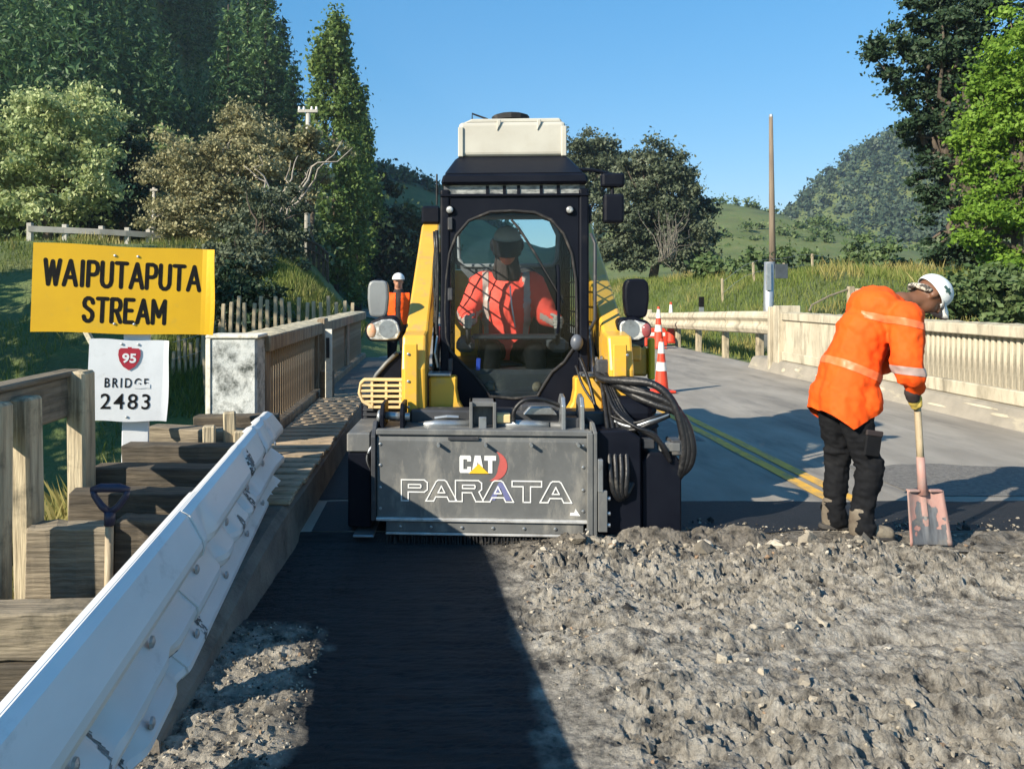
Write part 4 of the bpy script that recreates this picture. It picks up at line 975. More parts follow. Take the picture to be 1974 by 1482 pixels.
LYAW = R(-3)
LD = thing("compact_loader", "yellow and black compact loader with grey front planer and cream roof tank", "loader", (0.50, 4.62, 0), (0, 0, LYAW))
LMAT = WM[LD.name]
def lb(mb, name, m, parent=LD, **kw):
    kw.setdefault('local', True); return mb.build(name, m, parent, **kw)
def LP(px, py, ly):                                # photo pixel at local depth ly -> loader-local point
    lx = 0.0
    for _ in range(4):
        Y = 4.62 + ly * math.cos(LYAW) + lx * math.sin(LYAW)
        X = (px - VX) * Y / F
        lx = (X - 0.5 + ly * math.sin(LYAW)) / math.cos(LYAW)
    return Vector((lx, ly, HC - (py - VY) * Y / F))

# ---- chassis, hood, wheels
lb(MB().b2((-.58, .80, .28), (.58, 3.1, .95)), "chassis", M['dark_grey'], bevel=.03)
hood = lb(MB().hexa([(-.56, 2.0, .9), (.56, 2.0, .9), (.54, 3.25, .85), (-.54, 3.25, .85)], [(-.54, 2.0, 1.72), (.54, 2.0, 1.72), (.50, 3.15, 1.55), (-.50, 3.15, 1.55)]), "engine_hood", M['yellow'], bevel=.04, seg=2)
def tyre(x, y, side):
    rot = Matrix.Translation((x, y, .40)) @ Matrix.Rotation(R(90), 4, 'Y')
    o = lb(MB().lathe([(.22, -.15), (.34, -.16), (.385, -.13), (.395, -.06), (.395, .06), (.385, .13), (.34, .16), (.22, .15)], 28, rot), "tyre", M['rubber'], smooth=True)
    tr = MB()
    for k in range(22):
        a = 2 * math.pi * k / 22
        for s in (-1, 1):
            aa = a + (0.14 if s > 0 else 0)
            T = Matrix.Translation((x + s * .075, y + math.cos(aa) * .40, .40 + math.sin(aa) * .40)) @ Matrix.Rotation(aa, 4, 'X') @ Matrix.Rotation(R(24 * s), 4, 'Y')
            tr.box((0, 0, 0), (.155, .045, .05), M=T)
    lb(tr, "tread", M['rubber'], o, kind="stuff")
    lb(MB().lathe([(.05, -.12), (.21, -.13), (.225, -.10), (.225, .10), (.21, .12), (.05, .11)], 20, rot), "rim", M['yellow'], o)
for sx_ in (-1, 1):
    for yy in (1.02, 2.35): tyre(sx_ * .84, yy, sx_)

# ---- lift arms
for sx_ in (-1, 1):
    a, b = (.605, .765) if sx_ > 0 else (-.765, -.605)
    poly = [(.36, .56), (.50, .52), (.66, .62), (.78, 1.02), (1.2, 1.22), (2.30, 1.92), (2.62, 1.90), (2.66, 2.10), (2.36, 2.16), (2.16, 2.12), (.62, 1.24), (.42, 1.22), (.34, 1.0)]
    arm = lb(MB().prism(poly, a, b, 'x'), "lift_arm", M['yellow'], bevel=.018, seg=2)
    lb(MB().b2((a - .006, 2.2, 2.135), (b + .006, 2.72, 2.30)), "arm_pivot_cover", M['black'], arm, bevel=.02)
    lb(MB().b2((a + .02, .318, .66), (b - .05, .338, 1.17)), "front_cover", M['yellow'], arm, bevel=.008)
    lb(MB().b2((a + .02, .32, .585), (b - .055, .343, .645)), "lower_cover", M['yellow'], arm, bevel=.008)
    lb(MB().tube([(sx_ * .685, .95, .72), (sx_ * .685, 2.1, 1.72)], .045, 12), "lift_cylinder", M['dark_grey'], arm, smooth=True)
    lb(MB().tube([(sx_ * .56, .60, .62), (sx_ * .56, .95, 1.25)], .028, 10), "tilt_cylinder_rod", M['steel'], arm, smooth=True)
    # yellow shoulder panel beside the door with its curved cut-out
    pp_ = [(.30, .62), (.59, .62), (.59, .93), (.46, .935), (.40, .93), (.40, .84), (.385, .76), (.35, .70), (.30, .665)]
    lb(MB().prism([(sx_ * x, z) for x, z in pp_], .50, .64), "shoulder_panel", M['yellow'], bevel=.012)
    lb(MB().b2((sx_ * .44, .49, .936), (sx_ * .60, .66, .955)), "step_plate", M['steel'], bevel=.004)

# right-hand fender boxes
fd = lb(MB().b2((.80, 1.25, .86), (1.06, 1.75, 1.09)), "rear_fender", M['yellow'], bevel=.02)
lb(MB().b2((1.055, 1.20, .84), (1.10, 1.28, 1.16)), "fender_strip", mat("lime_strip", (.72, .60, .03), (.6, .5, .03), rough=.4), fd, bevel=.01)
lb(MB().prism([(.66, 1.0), (.80, 1.0), (.79, 1.18), (.755, 1.22), (.68, 1.22)], .55, .75), "arm_boss", M['yellow'], bevel=.012)
lb(MB().b2((.80, .75, 1.02), (.90, 1.0, 1.13)), "hose_guard", M['yellow'], bevel=.012)
lb(MB().b2((.78, 1.0, 1.10), (.98, 1.3, 1.19)), "rear_cover", M['dark_grey'], bevel=.015)

# left louvred step
lv = lb(MB().prism([(-1.10, .80), (-1.085, .88), (-1.06, .905), (-.78, .905), (-.78, .885), (-1.05, .885), (-1.075, .86), (-1.08, .80), (-1.06, .755), (-.99, .715), (-.99, .69), (-1.07, .735)], .60, .66), "louvre_frame", M['yellow_dusty'], bevel=.004)
for k in range(5):
    z = .855 - .038 * k; x0 = -1.085 + max(0, (k - 2)) * .03
    lb(MB().b2((x0, .605, z - .009), (-.78, .65, z + .009)), "louvre_slat", M['yellow_dusty'], lv, bevel=.003)
for xq in (-1.0, -.90, -.80): lb(MB().b2((xq - .008, .608, .70), (xq + .008, .645, .90)), "louvre_bar", M['yellow_dusty'], lv)
lw = lb(MB().b2((-1.09, .70, .50), (-.76, .74, .76)), "lower_louvre_back", M['black'], bevel=.01)
for k in range(6): lb(MB().box((-.925, .675, .54 + .036 * k), (.29, .05, .012), (R(28), 0, 0)), "louvre_slat", M['dark_grey'], lw, bevel=.003)

# ---- cab
cabm = M['black']
cy = .72
frame = lb(MB().b2((-.50, cy + .05, .62), (.50, 1.95, .74)), "cab_floor", M['dark_grey'], bevel=.01)
for sx_ in (-1, 1):
    lb(MB().b2((sx_ * .525, cy - .02, .66), (sx_ * .455, cy + .06, 2.24)), "cab_pillar", cabm, bevel=.015, seg=2)
    lb(MB().b2((sx_ * .525, 1.82, .66), (sx_ * .455, 1.92, 2.24)), "cab_pillar", cabm, bevel=.015)
    side = lb(MB().b2((sx_ * .515, cy + .06, .66), (sx_ * .475, 1.82, 1.18)), "cab_side_panel", cabm, bevel=.01)
    scr = MB()
    for k in range(9): scr.b2((sx_ * .498, cy + .13 + .118 * k, 1.18), (sx_ * .488, cy + .139 + .118 * k, 2.20))
    for k in range(9): scr.b2((sx_ * .4985, cy + .06, 1.24 + .115 * k), (sx_ * .4875, 1.82, 1.249 + .115 * k))
    lb(scr, "side_screen", cabm, side, kind="stuff")
# door with a round-topped window
hole = [(990, 407), (1030, 410), (1062, 424), (1086, 450), (1102, 488), (1110, 540), (1112, 600), (1112, 645), (1106, 670), (1088, 697), (1064, 717), (1048, 742), (1036, 763), (990, 768), (944, 763), (930, 743), (912, 720), (888, 697), (868, 676), (860, 650), (858, 600), (860, 540), (866, 490), (880, 454), (904, 426), (945, 409)]
H = [(LP(px, py, cy).x, LP(px, py, cy).z) for px, py in hole]
def ring_plate(inner, x0, x1, z0, z1, ya, yb):
    c = (sum(p[0] for p in inner) / len(inner), sum(p[1] for p in inner) / len(inner)); outer = []
    for p in inner:
        dx, dz = p[0] - c[0], p[1] - c[1]; ts_ = []
        if dx > 1e-9: ts_.append((x1 - c[0]) / dx)
        if dx < -1e-9: ts_.append((x0 - c[0]) / dx)
        if dz > 1e-9: ts_.append((z1 - c[1]) / dz)
        if dz < -1e-9: ts_.append((z0 - c[1]) / dz)
        t = min(ts_); outer.append((c[0] + dx * t, c[1] + dz * t))
    for cr in ((x0, z0), (x1, z0), (x1, z1), (x0, z1)):
        k = min(range(len(outer)), key=lambda i: (outer[i][0] - cr[0]) ** 2 + (outer[i][1] - cr[1]) ** 2); outer[k] = cr
    n = len(inner); vs = [(p[0], ya, p[1]) for p in inner] + [(p[0], ya, p[1]) for p in outer] + [(p[0], yb, p[1]) for p in inner] + [(p[0], yb, p[1]) for p in outer]
    fs = []
    for i in range(n):
        j = (i + 1) % n
        fs += [(i, j, n + j, n + i), (2 * n + i, 3 * n + i, 3 * n + j, 2 * n + j), (i, 2 * n + i, 2 * n + j, j), (n + i, n + j, 3 * n + j, 3 * n + i)]
    return MB().add(vs, fs)
door = lb(ring_plate(H, -.452, .452, .655, 2.19, cy - .012, cy + .022), "door", cabm)
lb(MB().tube([(x, cy - .012, z) for x, z in H + H[:1]], .011, 6, False), "window_seal", M['rubber'], door, smooth=True)
lb(MB().prism(H, cy + .002, cy + .007), "door_glass", M['glass'], door)
lb(MB().tube([LP(986, 424, cy - .03), LP(1000, 440, cy - .05), LP(1030, 486, cy - .05), LP(1088, 585, cy - .03)], [.008, .01, .009, .004], 6), "wiper", M['rubber'], door)
lb(MB().tube([(H[2][0] + .045, cy - .03, 1.22), (H[2][0] + .05, cy - .05, 1.30), (H[2][0] + .05, cy - .05, 1.62), (H[2][0] + .045, cy - .03, 1.70)], .011, 6), "grab_handle", cabm, door)
lb(MB().ell(LP(1112, 660, cy - .05), (.045, .04, .058)), "door_latch", mat("latch_plastic", (.09, .10, .12), (.07, .08, .1), rough=.4), door, smooth=True)
lb(MB().box(LP(922, 702, cy + .03), (.03, .006, .085), (0, R(3), 0)), "hanging_tag", M['blue_tag'], door, bevel=.01)
# roof, visor, strip window
lb(MB().b2((-.525, cy - .03, 2.185), (.525, 1.94, 2.205)), "roof_rail", cabm, bevel=.006)
lb(MB().b2((-.46, cy - .005, 2.208), (.46, cy + .01, 2.27)), "strip_window", M['dust_glass'])
for q in (-.2, -.08, .02, .18, .30): lb(MB().b2((q, cy - .012, 2.208), (q + .022, cy - .006, 2.266)), "window_bar", cabm)
roof = lb(MB().hexa([(-.52, cy - .06, 2.272), (.52, cy - .06, 2.272), (.52, 1.95, 2.272), (-.52, 1.95, 2.272)], [(-.50, cy - .05, 2.345), (.50, cy - .05, 2.345), (.50, 1.93, 2.345), (-.50, 1.93, 2.345)]), "roof", cabm, bevel=.015)
lb(MB().hexa([(-.50, cy - .03, 2.346), (.50, cy - .03, 2.346), (.50, 1.85, 2.346), (-.50, 1.85, 2.346)], [(-.42, cy + .30, 2.525), (.42, cy + .30, 2.525), (.42, 1.85, 2.525), (-.42, 1.85, 2.525)]), "roof_hood", cabm, bevel=.02)
lb(MB().b2((-.50, cy + .0, 2.206), (.50, 1.9, 2.27)), "roof_core", M['interior'])
for px in (867, 1098):
    p = LP(px, 405, cy - .02); l_ = lb(MB().ell((p.x, cy - .018, p.z), (.034, .026, .034)), "work_light", cabm, smooth=True)
    lb(MB().ell((p.x, cy - .030, p.z), (.026, .018, .026)), "lamp_lens", M['lens'], l_, smooth=True)
# tank
tk = lb(MB().b2((-.40, 1.02, 2.53), (.40, 1.62, 2.79)), "water_tank", M['tank'], bevel=.03, seg=3)
lb(MB().prism([(-.38, .0), (.38, .0), (.36, .035), (-.30, .035)], 1.05, 1.6), "tank_top", M['tank'], tk, bevel=.01).data.transform(Matrix.Translation((0, 0, 2.785)))
for q in (-.10, .20): lb(MB().prism([(q - .014, 2.72), (q + .014, 2.77), (q + .014, 2.802), (q - .014, 2.802)], 1.008, 1.04), "tank_rib", M['tank'], tk, bevel=.004)
for q in (-.385, .385): lb(MB().b2((q - .02, 1.005, 2.525), (q + .02, 1.03, 2.75)), "tank_edge", M['tank'], tk, bevel=.006)
lb(MB().lathe([(.17, 2.818), (.17, 2.83), (.11, 2.832), (.11, 2.85), (.145, 2.852), (.148, 2.888), (.12, 2.90), (.02, 2.905)], 12, Matrix.Translation((.0, 1.3, 0))), "tank_cap", M['rubber'], tk)
lb(MB().tube([(-.30, 1.1, 2.79), (-.30, 1.1, 2.87), (-.18, 1.12, 2.83)], .008, 5), "lifting_eye", M['rubber'], tk)
# rear wall with window
rwn = [(-.42, 1.80), (-.38, 1.74), (.38, 1.74), (.42, 1.80), (.43, 2.0), (.37, 2.13), (.30, 2.155), (-.30, 2.155), (-.37, 2.13), (-.43, 2.0)]
rear = lb(ring_plate(rwn, -.47, .47, .74, 2.2, 1.86, 1.90), "rear_wall", M['interior'])
lb(MB().prism(rwn, 1.875, 1.88), "rear_glass", M['rear_glass'], rear)
lb(MB().tube([(x, 1.855, z) for x, z in rwn + rwn[:1]], .02, 6, False), "window_surround", mat("grey_trim", (.26, .28, .30), (.2, .22, .24), rough=.6), rear, smooth=True)
# seat, arm rests, joysticks
st_ = lb(MB().b2((-.27, 1.15, .82), (.27, 1.60, .98)), "seat", M['seat'], bevel=.05, seg=2)
lb(MB().hexa([(-.26, 1.55, .95), (.26, 1.55, .95), (.26, 1.68, .95), (-.26, 1.68, .95)], [(-.22, 1.66, 1.72), (.22, 1.66, 1.72), (.22, 1.78, 1.72), (-.22, 1.78, 1.72)]), "seat_back", M['seat'], st_, bevel=.04, seg=2)
for sx_ in (-1, 1):
    lb(MB().b2((sx_ * .42, .98, 1.06), (sx_ * .28, 1.55, 1.16)), "armrest", M['interior'], st_, bevel=.03)
    lb(MB().tube([(sx_ * .33, 1.0, 1.12), (sx_ * .33, .97, 1.22), (sx_ * .325, .96, 1.30)], [.022, .02, .028], 8), "joystick", M['seat'], st_, smooth=True)
lb(MB().b2((-.42, cy + .05, .74), (.42, cy + .30, .80)), "foot_rest", M['dark_grey'], bevel=.01)
lb(MB().hexa([(-.30, .86, 1.165), (.32, .86, 1.165), (.32, 1.02, 1.165), (-.30, 1.02, 1.165)], [(-.30, .88, 1.20), (.32, .88, 1.20), (.32, 1.02, 1.20), (-.30, 1.02, 1.20)]), "lap_bar", M['seat'], bevel=.012)
# hoses down the left of the cab
hs_ = MB()
for q in range(3):
    pts_ = [Vector((-.545 - .012 * q, .70 + .05 * q, z)) + Vector((random.uniform(-.008, .008), 0, 0)) for z in np.linspace(.9, 1.95, 9)]
    hs_.tube(pts_, .012, 6)
lb(hs_, "cab_hose", M['hose'], smooth=True)
lb(MB().tube([(-.545, .69, 1.2), (-.56, .66, 1.08), (-.54, .66, .98)], .009, 6), "silver_line", M['steel'])
lb(MB().tube([LP(842, 395, .70), LP(842, 336, .70)], .007, 5), "aerial", M['rubber'])

# ---- lamps and mirrors
for sx_ in (-1, 1):
    if sx_ < 0: out = [(702, 632), (716, 618), (738, 609), (760, 608), (772, 618), (777, 640), (770, 656), (745, 659), (712, 658), (705, 648)]
    else: out = [(1190, 622), (1196, 613), (1225, 611), (1250, 619), (1258, 630), (1252, 648), (1232, 659), (1202, 659), (1191, 648)]
    P_ = [(LP(a, b, .62).x, LP(a, b, .62).z) for a, b in out]
    hl = lb(MB().prism(P_, .62, .76), "headlight", M['black'], bevel=.02, seg=2)
    cx = sum(p[0] for p in P_) / len(P_); cz = sum(p[1] for p in P_) / len(P_)
    lb(MB().prism([(cx + (p[0] - cx) * .86, cz - .006 + (p[1] - cz) * .80) for p in P_], .608, .64), "lens", M['lens'], hl, bevel=.008)
    bx_ = cx + (.03 if sx_ < 0 else -.025)
    lb(MB().lathe([(.062, 0), (.066, -.012), (.04, -.006), (.03, -.014), (.005, -.016)], 18, Matrix.Translation((bx_, .606, cz)) @ Matrix.Rotation(R(-90), 4, 'X') @ Matrix.Rotation(R(180), 4, 'X')), "bulb_ring", M['steel'], hl)
    ax_ = cx - .085 if sx_ < 0 else cx + .085
    lb(MB().ell((ax_, .612, cz - .01), (.034, .018, .05)), "indicator", M['amber'] if sx_ < 0 else mat("red_lens", (.25, .06, .06), (.2, .1, .1), rough=.2), hl, smooth=True)
    lb(MB().tube([(cx, .72, cz), (sx_ * .80, .70, cz - .02), (sx_ * .70, .68, cz - .05)], .016, 6), "lamp_bracket", M['black'], hl)
    if sx_ < 0: a, b, mm = (709, 540), (749, 612), M['mirror_grey']
    else: a, b, mm = (1202, 537), (1251, 614), M['black']
    p0, p1 = LP(*a, .70), LP(*b, .70); mx_, mz_ = (p0.x + p1.x) / 2, (p0.z + p1.z) / 2; hw, hh = abs(p1.x - p0.x) / 2, abs(p1.z - p0.z) / 2
    pts_ = []
    for q in range(20):
        an = 2 * math.pi * q / 20; c_, s_ = math.cos(an), math.sin(an)
        pts_.append((mx_ + hw * math.copysign(abs(c_) ** .45, c_) * (1 - .08 * (s_ < 0)), mz_ + hh * math.copysign(abs(s_) ** .5, s_)))
    mr_ = lb(MB().prism(pts_, .68, .77), "mirror", mm, bevel=.018, seg=2)
    lb(MB().tube([(mx_ - sx_ * .05, .72, mz_ - hh), (mx_ - sx_ * .07, .72, cz + .06), (mx_ - sx_ * .11, .71, cz + .02)], .010, 6), "mirror_arm", M['black'], mr_)
    if sx_ < 0: lb(MB().ell((mx_, .72, mz_ + hh - .004), (.04, .035, .012)), "mirror_cap", M['black'], mr_, smooth=True)
# twin mirrors hung from the roof
tm = lb(MB().tube([LP(1095, 327, .80), LP(1140, 328, .80), LP(1180, 336, .80), LP(1180, 400, .80)], .014, 8), "mirror_bracket", M['black'])
for (a, b) in (((1159, 334), (1204, 361)), ((1163, 374), (1203, 430))):
    p0, p1 = LP(*a, .78), LP(*b, .78); lb(MB().b2((p0.x, .76, p1.z), (p1.x, .84, p0.z)), "roof_mirror", M['black'], tm, bevel=.02, seg=2)

# ---- planer
hx0, hx1 = -.885, .44
pln = lb(MB().prism([(.0, .115), (-.012, .60), (.02, .652), (.30, .66), (.62, .50), (.66, .115)], hx0, hx1, 'x'), "planer_housing", M['grey_plate'], bevel=.008)
lb(MB().b2((hx0 - .0, -.030, .100), (hx1, .05, .119)), "housing_edge", M['edge_steel'], pln, bevel=.004)
lb(MB().b2((hx0 + .06, -.010, .028), (hx1 - .05, .02, .098)), "lower_bar", M['grey_plate'], pln, bevel=.006)
lb(MB().b2((hx0 + .06, -.020, .014), (hx1 - .05, .015, .028)), "lower_edge", M['edge_steel'], pln, bevel=.003)
br = MB()
for k in range(64):
    x = hx0 + .07 + (hx1 - hx0 - .13) * k / 63 + random.uniform(-.006, .006)
    br.box((x, -.004 + random.uniform(-.006, .006), -.012 - random.uniform(0, .02)), (.008, .006, .055), (random.uniform(-.15, .15), random.uniform(-.15, .15), 0))
lb(br, "chain_fringe", M['rubber'], pln, kind="stuff")
lb(MB().b2((hx0, -.022, .628), (hx1, .02, .664)), "top_lip", M['grey_plate'], pln, bevel=.006)
lb(MB().b2((-.44, -.026, .600), (-.25, -.012, .622)), "name_slot", M['dark_grey'], pln, bevel=.003)
for px in (846, 936, 1023, 1113):
    p = LP(px, 855, 0); lb(MB().tube([(p.x, -.005, p.z), (p.x, -.062, p.z)], [.011, .010], 10), "peg", M['steel'], pln)
# decals
T2 = lambda x, z, e=.0145: Matrix.Translation((x, -e + (.60 - z) * .012 / .485 * 1.0, z)) @ Matrix.Rotation(R(1.4), 4, 'X')
p = LP(921, 894, 0)
def glyphs(defs, wd, ht, gap):
    """place block letters in a row; every letter is a list of closed outlines in its own unit box"""
    x = 0; out = []
    for g in defs:
        w_ = max(p[0] for p in g[0]); out.append([[(x + a, b) for a, b in path] for path in g]); x += w_ + gap
    tot = x - gap
    return [[[((a / tot - .5) * wd, (b - .5) * ht) for a, b in path] for path in g] for g in out]
GC = [[(.08, 0), (0, .1), (0, .9), (.08, 1), (.92, 1), (1, .9), (1, .66), (.66, .66), (.66, .78), (.34, .78), (.34, .22), (.66, .22), (.66, .36), (1, .36), (1, .1), (.92, 0)]]
GA = [[(0, 0), (.28, 1), (.78, 1), (1.06, 0), (.72, 0), (.53, .66), (.34, 0)]]
GT = [[(.32, 0), (.32, .72), (0, .72), (0, 1), (1, 1), (1, .72), (.68, .72), (.68, 0)]]
em = MB()
for g in glyphs([GC, GA, GT], .225, .108, .03):
    for path in g: em.prism(path, -.0016, .0)
em.v = [tuple(T2(p.x, p.z) @ Vector(v)) for v in em.v]; lb(em, "emblem_lettering", M['white_vinyl'], pln)
tri = MB().prism([(-.062, -.056), (.062, -.056), (.0, .004)], -.002, -.001); tri.v = [tuple(T2(p.x + .006, p.z, .0165) @ Vector(v)) for v in tri.v]
lb(tri, "emblem_triangle", M['logo_yellow'], pln)
cr_ = []
for k in range(17):
    a = R(72 - 170 * k / 16); cr_.append((math.cos(a) * .095, math.sin(a) * .095 * .98))
for k in range(17):
    a = R(-98 + 170 * k / 16); wd_ = .095 - .052 * math.sin(math.pi * k / 16) - .003; cr_.append((math.cos(a) * wd_, math.sin(a) * wd_))
q = LP(948, 897, 0); crm = MB().prism(cr_, -.0015, -.0005); crm.v = [tuple(T2(q.x, q.z, .0135) @ Vector(v)) for v in crm.v]
lb(crm, "emblem_crescent", M['logo_red'], pln)
p = LP(937, 946, 0)
slit = [(.27, .62), (.72, .62), (.75, .66), (.75, .74), (.72, .78), (.27, .78)]
oP = [[(0, 0), (0, 1), (.88, 1), (1, .88), (1, .54), (.88, .42), (.26, .42), (.26, 0)], slit]
oA = [[(0, 0), (.40, .93), (.48, 1), (.72, 1), (.80, .93), (1.2, 0), (.90, 0), (.82, .20), (.38, .20), (.30, 0)], [(.47, .40), (.73, .40), (.60, .72)]]
oR = [[(0, 0), (0, 1), (.88, 1), (1, .88), (1, .58), (.90, .46), (1.08, 0), (.78, 0), (.62, .42), (.26, .42), (.26, 0)], slit]
oT = [[(.42, 0), (.42, .74), (0, .74), (0, 1), (1.12, 1), (1.12, .74), (.70, .74), (.70, 0)]]
ml = MB()
for g in glyphs([oP, oA, oR, oA, oT, oA], 1.045, .130, -.06):
    for path in g:
        q_ = [Vector((a, -.001, b)) for a, b in path]; q_ = q_ + [q_[0], q_[0].lerp(q_[1], .02)]
        for a, b in zip(q_, q_[1:]):
            d = (b - a); 
            if d.length < .003: continue
            d.normalize(); n_ = Vector((-d.z, 0, d.x)) * .0038; a2, b2_ = a - d * .0036, b + d * .0036
            off = Vector((0, -.0010 - .00012 * (len(ml.v) // 8 % 7), 0)); ml.hexa([a2 - n_, b2_ - n_, b2_ + n_, a2 + n_], [a2 - n_ + off, b2_ - n_ + off, b2_ + n_ + off, a2 + n_ + off])
ml.v = [tuple(T2(p.x, p.z, .0135) @ Vector(v)) for v in ml.v]; lb(ml, "maker_lettering", M['white_vinyl'], pln)
tri2 = MB().prism([(-.07, -.055), (-.035, -.055), (.0, .02), (.03, -.055), (.065, -.055), (.015, .056), (-.01, .056)], -.0015, -.0005); tri2.v = [tuple(T2(LP(965, 946, 0).x, p.z, .0135) @ Vector(v)) for v in tri2.v]
lb(tri2, "letter_fill", M['logo_blue'], pln)
p = LP(1108, 987, 0); stk = MB().prism([(-.03, -.02), (.034, -.022), (.02, -.002), (.004, .024), (-.004, -.002), (-.028, -.002)], -.0015, -.0005); stk.v = [tuple(T2(p.x, p.z) @ Vector(v)) for v in stk.v]
lb(stk, "sticker", M['white_vinyl'], pln)
# side frames of the planer
lsp = lb(MB().prism([(-.03, .10), (-.03, .62), (.06, .70), (.62, .70), (.66, .10)], hx0 - .03, hx0 - .002, 'x'), "side_plate", M['dark_grey'], pln, bevel=.004)
rsp = lb(MB().prism([(-.045, .03), (-.045, .66), (.06, .70), (.62, .70), (.66, .03)], hx1 + .002, hx1 + .026, 'x'), "side_plate", M['grey_plate'], pln, bevel=.004)
lb(MB().b2((hx1 - .035, -.05, .03), (hx1 + .0, -.013, .655)), "guide_rail", M['grey_plate'], pln, bevel=.004)
lb(MB().b2((hx1 + .028, -.06, .30), (hx1 + .058, -.02, .50)), "guide_shoe", M['steel'], pln, bevel=.004)
lb(MB().b2((hx1 + .03, -.055, .06), (hx1 + .085, -.015, .31)), "guide_shoe", M['grey_plate'], pln, bevel=.004)
for zz in (.10, .17, .26): lb(MB().lathe([(.013, 0), (.013, .018), (.006, .02)], 8, Matrix.Translation((hx1 + .085, -.035, zz)) @ Matrix.Rotation(R(90), 4, 'Y')), "bolt", M['steel'], pln)
# left depth box and right drive housing
lbx = lb(MB().b2((-1.075, .06, .03), (-.925, .62, .50)), "depth_box", M['black'], bevel=.01)
lb(MB().b2((-1.08, .05, .505), (-.93, .60, .625)), "depth_box_cap", M['grey_plate'], lbx, bevel=.008)
lb(MB().b2((-1.03, -.02, -.008), (-.90, .30, .006)), "skid_shoe", M['steel'], lbx, bevel=.003)
drv = lb(MB().prism([(.47, .02), (.47, .655), (.66, .665), (.74, .62), (.745, .02)], .02, .60), "drive_housing", M['black'], bevel=.01)
lb(MB().prism([(.752, .03), (.752, .46), (.80, .52), (.95, .52), (.995, .46), (.995, .03)], .06, .62), "motor_cover", M['black'], drv, bevel=.01)
lb(MB().b2((.93, .045, .505), (1.0, .20, .60)), "motor_block", M['dark_grey'], drv, bevel=.008)
lb(MB().b2((.86, .04, .53), (.985, .12, .585)), "valve_block", M['grey_plate'], drv, bevel=.006)
lb(MB().b2((.76, .05, .545), (.83, .14, .60)), "valve_block", M['dark_grey'], drv, bevel=.006)
lb(MB().prism([(.985, .50), (1.02, .50), (1.05, .63), (1.03, .66), (1.0, .64)], .08, .14), "bracket_plate", M['steel'], drv, bevel=.004)
lb(MB().lathe([(.09, .0), (.10, .04), (.10, .22), (.085, .25)], 20, Matrix.Translation((.60, .30, .74)) @ Matrix.Rotation(R(90), 4, 'Y')), "hydraulic_motor", M['black'], drv, smooth=False)
# hoses
def hose(pts, r, name="hose", par=None, m=None):
    n = len(pts); P_ = [Vector(p) for p in pts]; out_ = []
    for i in range(n - 1):
        p0 = P_[max(i - 1, 0)]; p1 = P_[i]; p2 = P_[i + 1]; p3 = P_[min(i + 2, n - 1)]
        for k in range(6):
            t = k / 6.0; out_.append(0.5 * ((2 * p1) + (p2 - p0) * t + (2 * p0 - 5 * p1 + 4 * p2 - p3) * t * t + (3 * p1 - p0 - 3 * p2 + p3) * t ** 3))
    out_.append(P_[-1])
    return lb(MB().tube(out_, r, 8), name, m or M['hose'], par or LD, smooth=True)
for k in range(7):
    o = k * 6 - 18; dz = random.uniform(-9, 9)
    hose([LP(1150 + k * 5, 708, .50), LP(1158 + k * 5, 732 + o * .15, .36), LP(1205 + k * 2, 742 + o * .55 + dz, .22), LP(1262, 756 + o * .9 + dz, .13), LP(1306 + o * .35, 790 + o * .55, .08), LP(1326 + o * .42, 846 + dz, .06), LP(1322 + o * .40, 895, .07), LP(1302 + o * .2, 935 - k * 3, .10)], .020 + .006 * (k % 3 == 0))
for k in range(4):
    hose([LP(1166 + k * 4, 742, .34), LP(1185 + k * 8, 790 + k * 4, .16), LP(1220 + k * 10, 820 + k * 5, .06), LP(1262 + k * 6, 838 + k * 8, .03), LP(1280 + k * 4, 872 + k * 6, .05)], .013)
for k in range(4):
    hose([LP(1160 + k * 9, 735, .45), LP(1166 + k * 8, 780, .30), LP(1172 + k * 10, 830, .12), LP(1176 + k * 11, 900, .00), LP(1182 + k * 8, 945, -.02), LP(1196 + k * 4, 962 - k * 3, .0), LP(1205 + k * 5, 930, .03)], .016)
for k in range(3):
    hose([LP(1175, 800 + k * 8, .20), LP(1215, 815 + k * 7, .10), LP(1255, 806 + k * 5, .05), LP(1290, 795 + k * 3, .08)], .009 + .002 * k, m=M['steel'] if k == 1 else None)
for k in range(4):
    hose([LP(1150 + k * 10, 690 - k * 2, .56), LP(1152 + k * 9, 715, .46), LP(1150 + k * 10, 735, .46)], .012, "hose_fitting", m=M['steel'])
cl_ = lb(MB().b2(tuple(LP(1150, 730, .40)), tuple(LP(1192, 692, .48))), "hose_clamp_block", M['dark_grey'], bevel=.012)
hose([LP(1110, 705, .52), LP(1122, 740, .42), LP(1140, 770, .36), LP(1163, 800, .30)], .009); hose([LP(1118, 690, .52), LP(1135, 735, .40), LP(1150, 790, .32), LP(1168, 812, .28)], .012)
for k in range(3): hose([LP(735 - k * 3, 850, .05), LP(716 - k * 2, 862 + k * 3, .0), LP(708 + k, 884, .0), LP(716 + k * 2, 905 + k * 4, .04)], .009, m=M['steel'] if k == 0 else None)
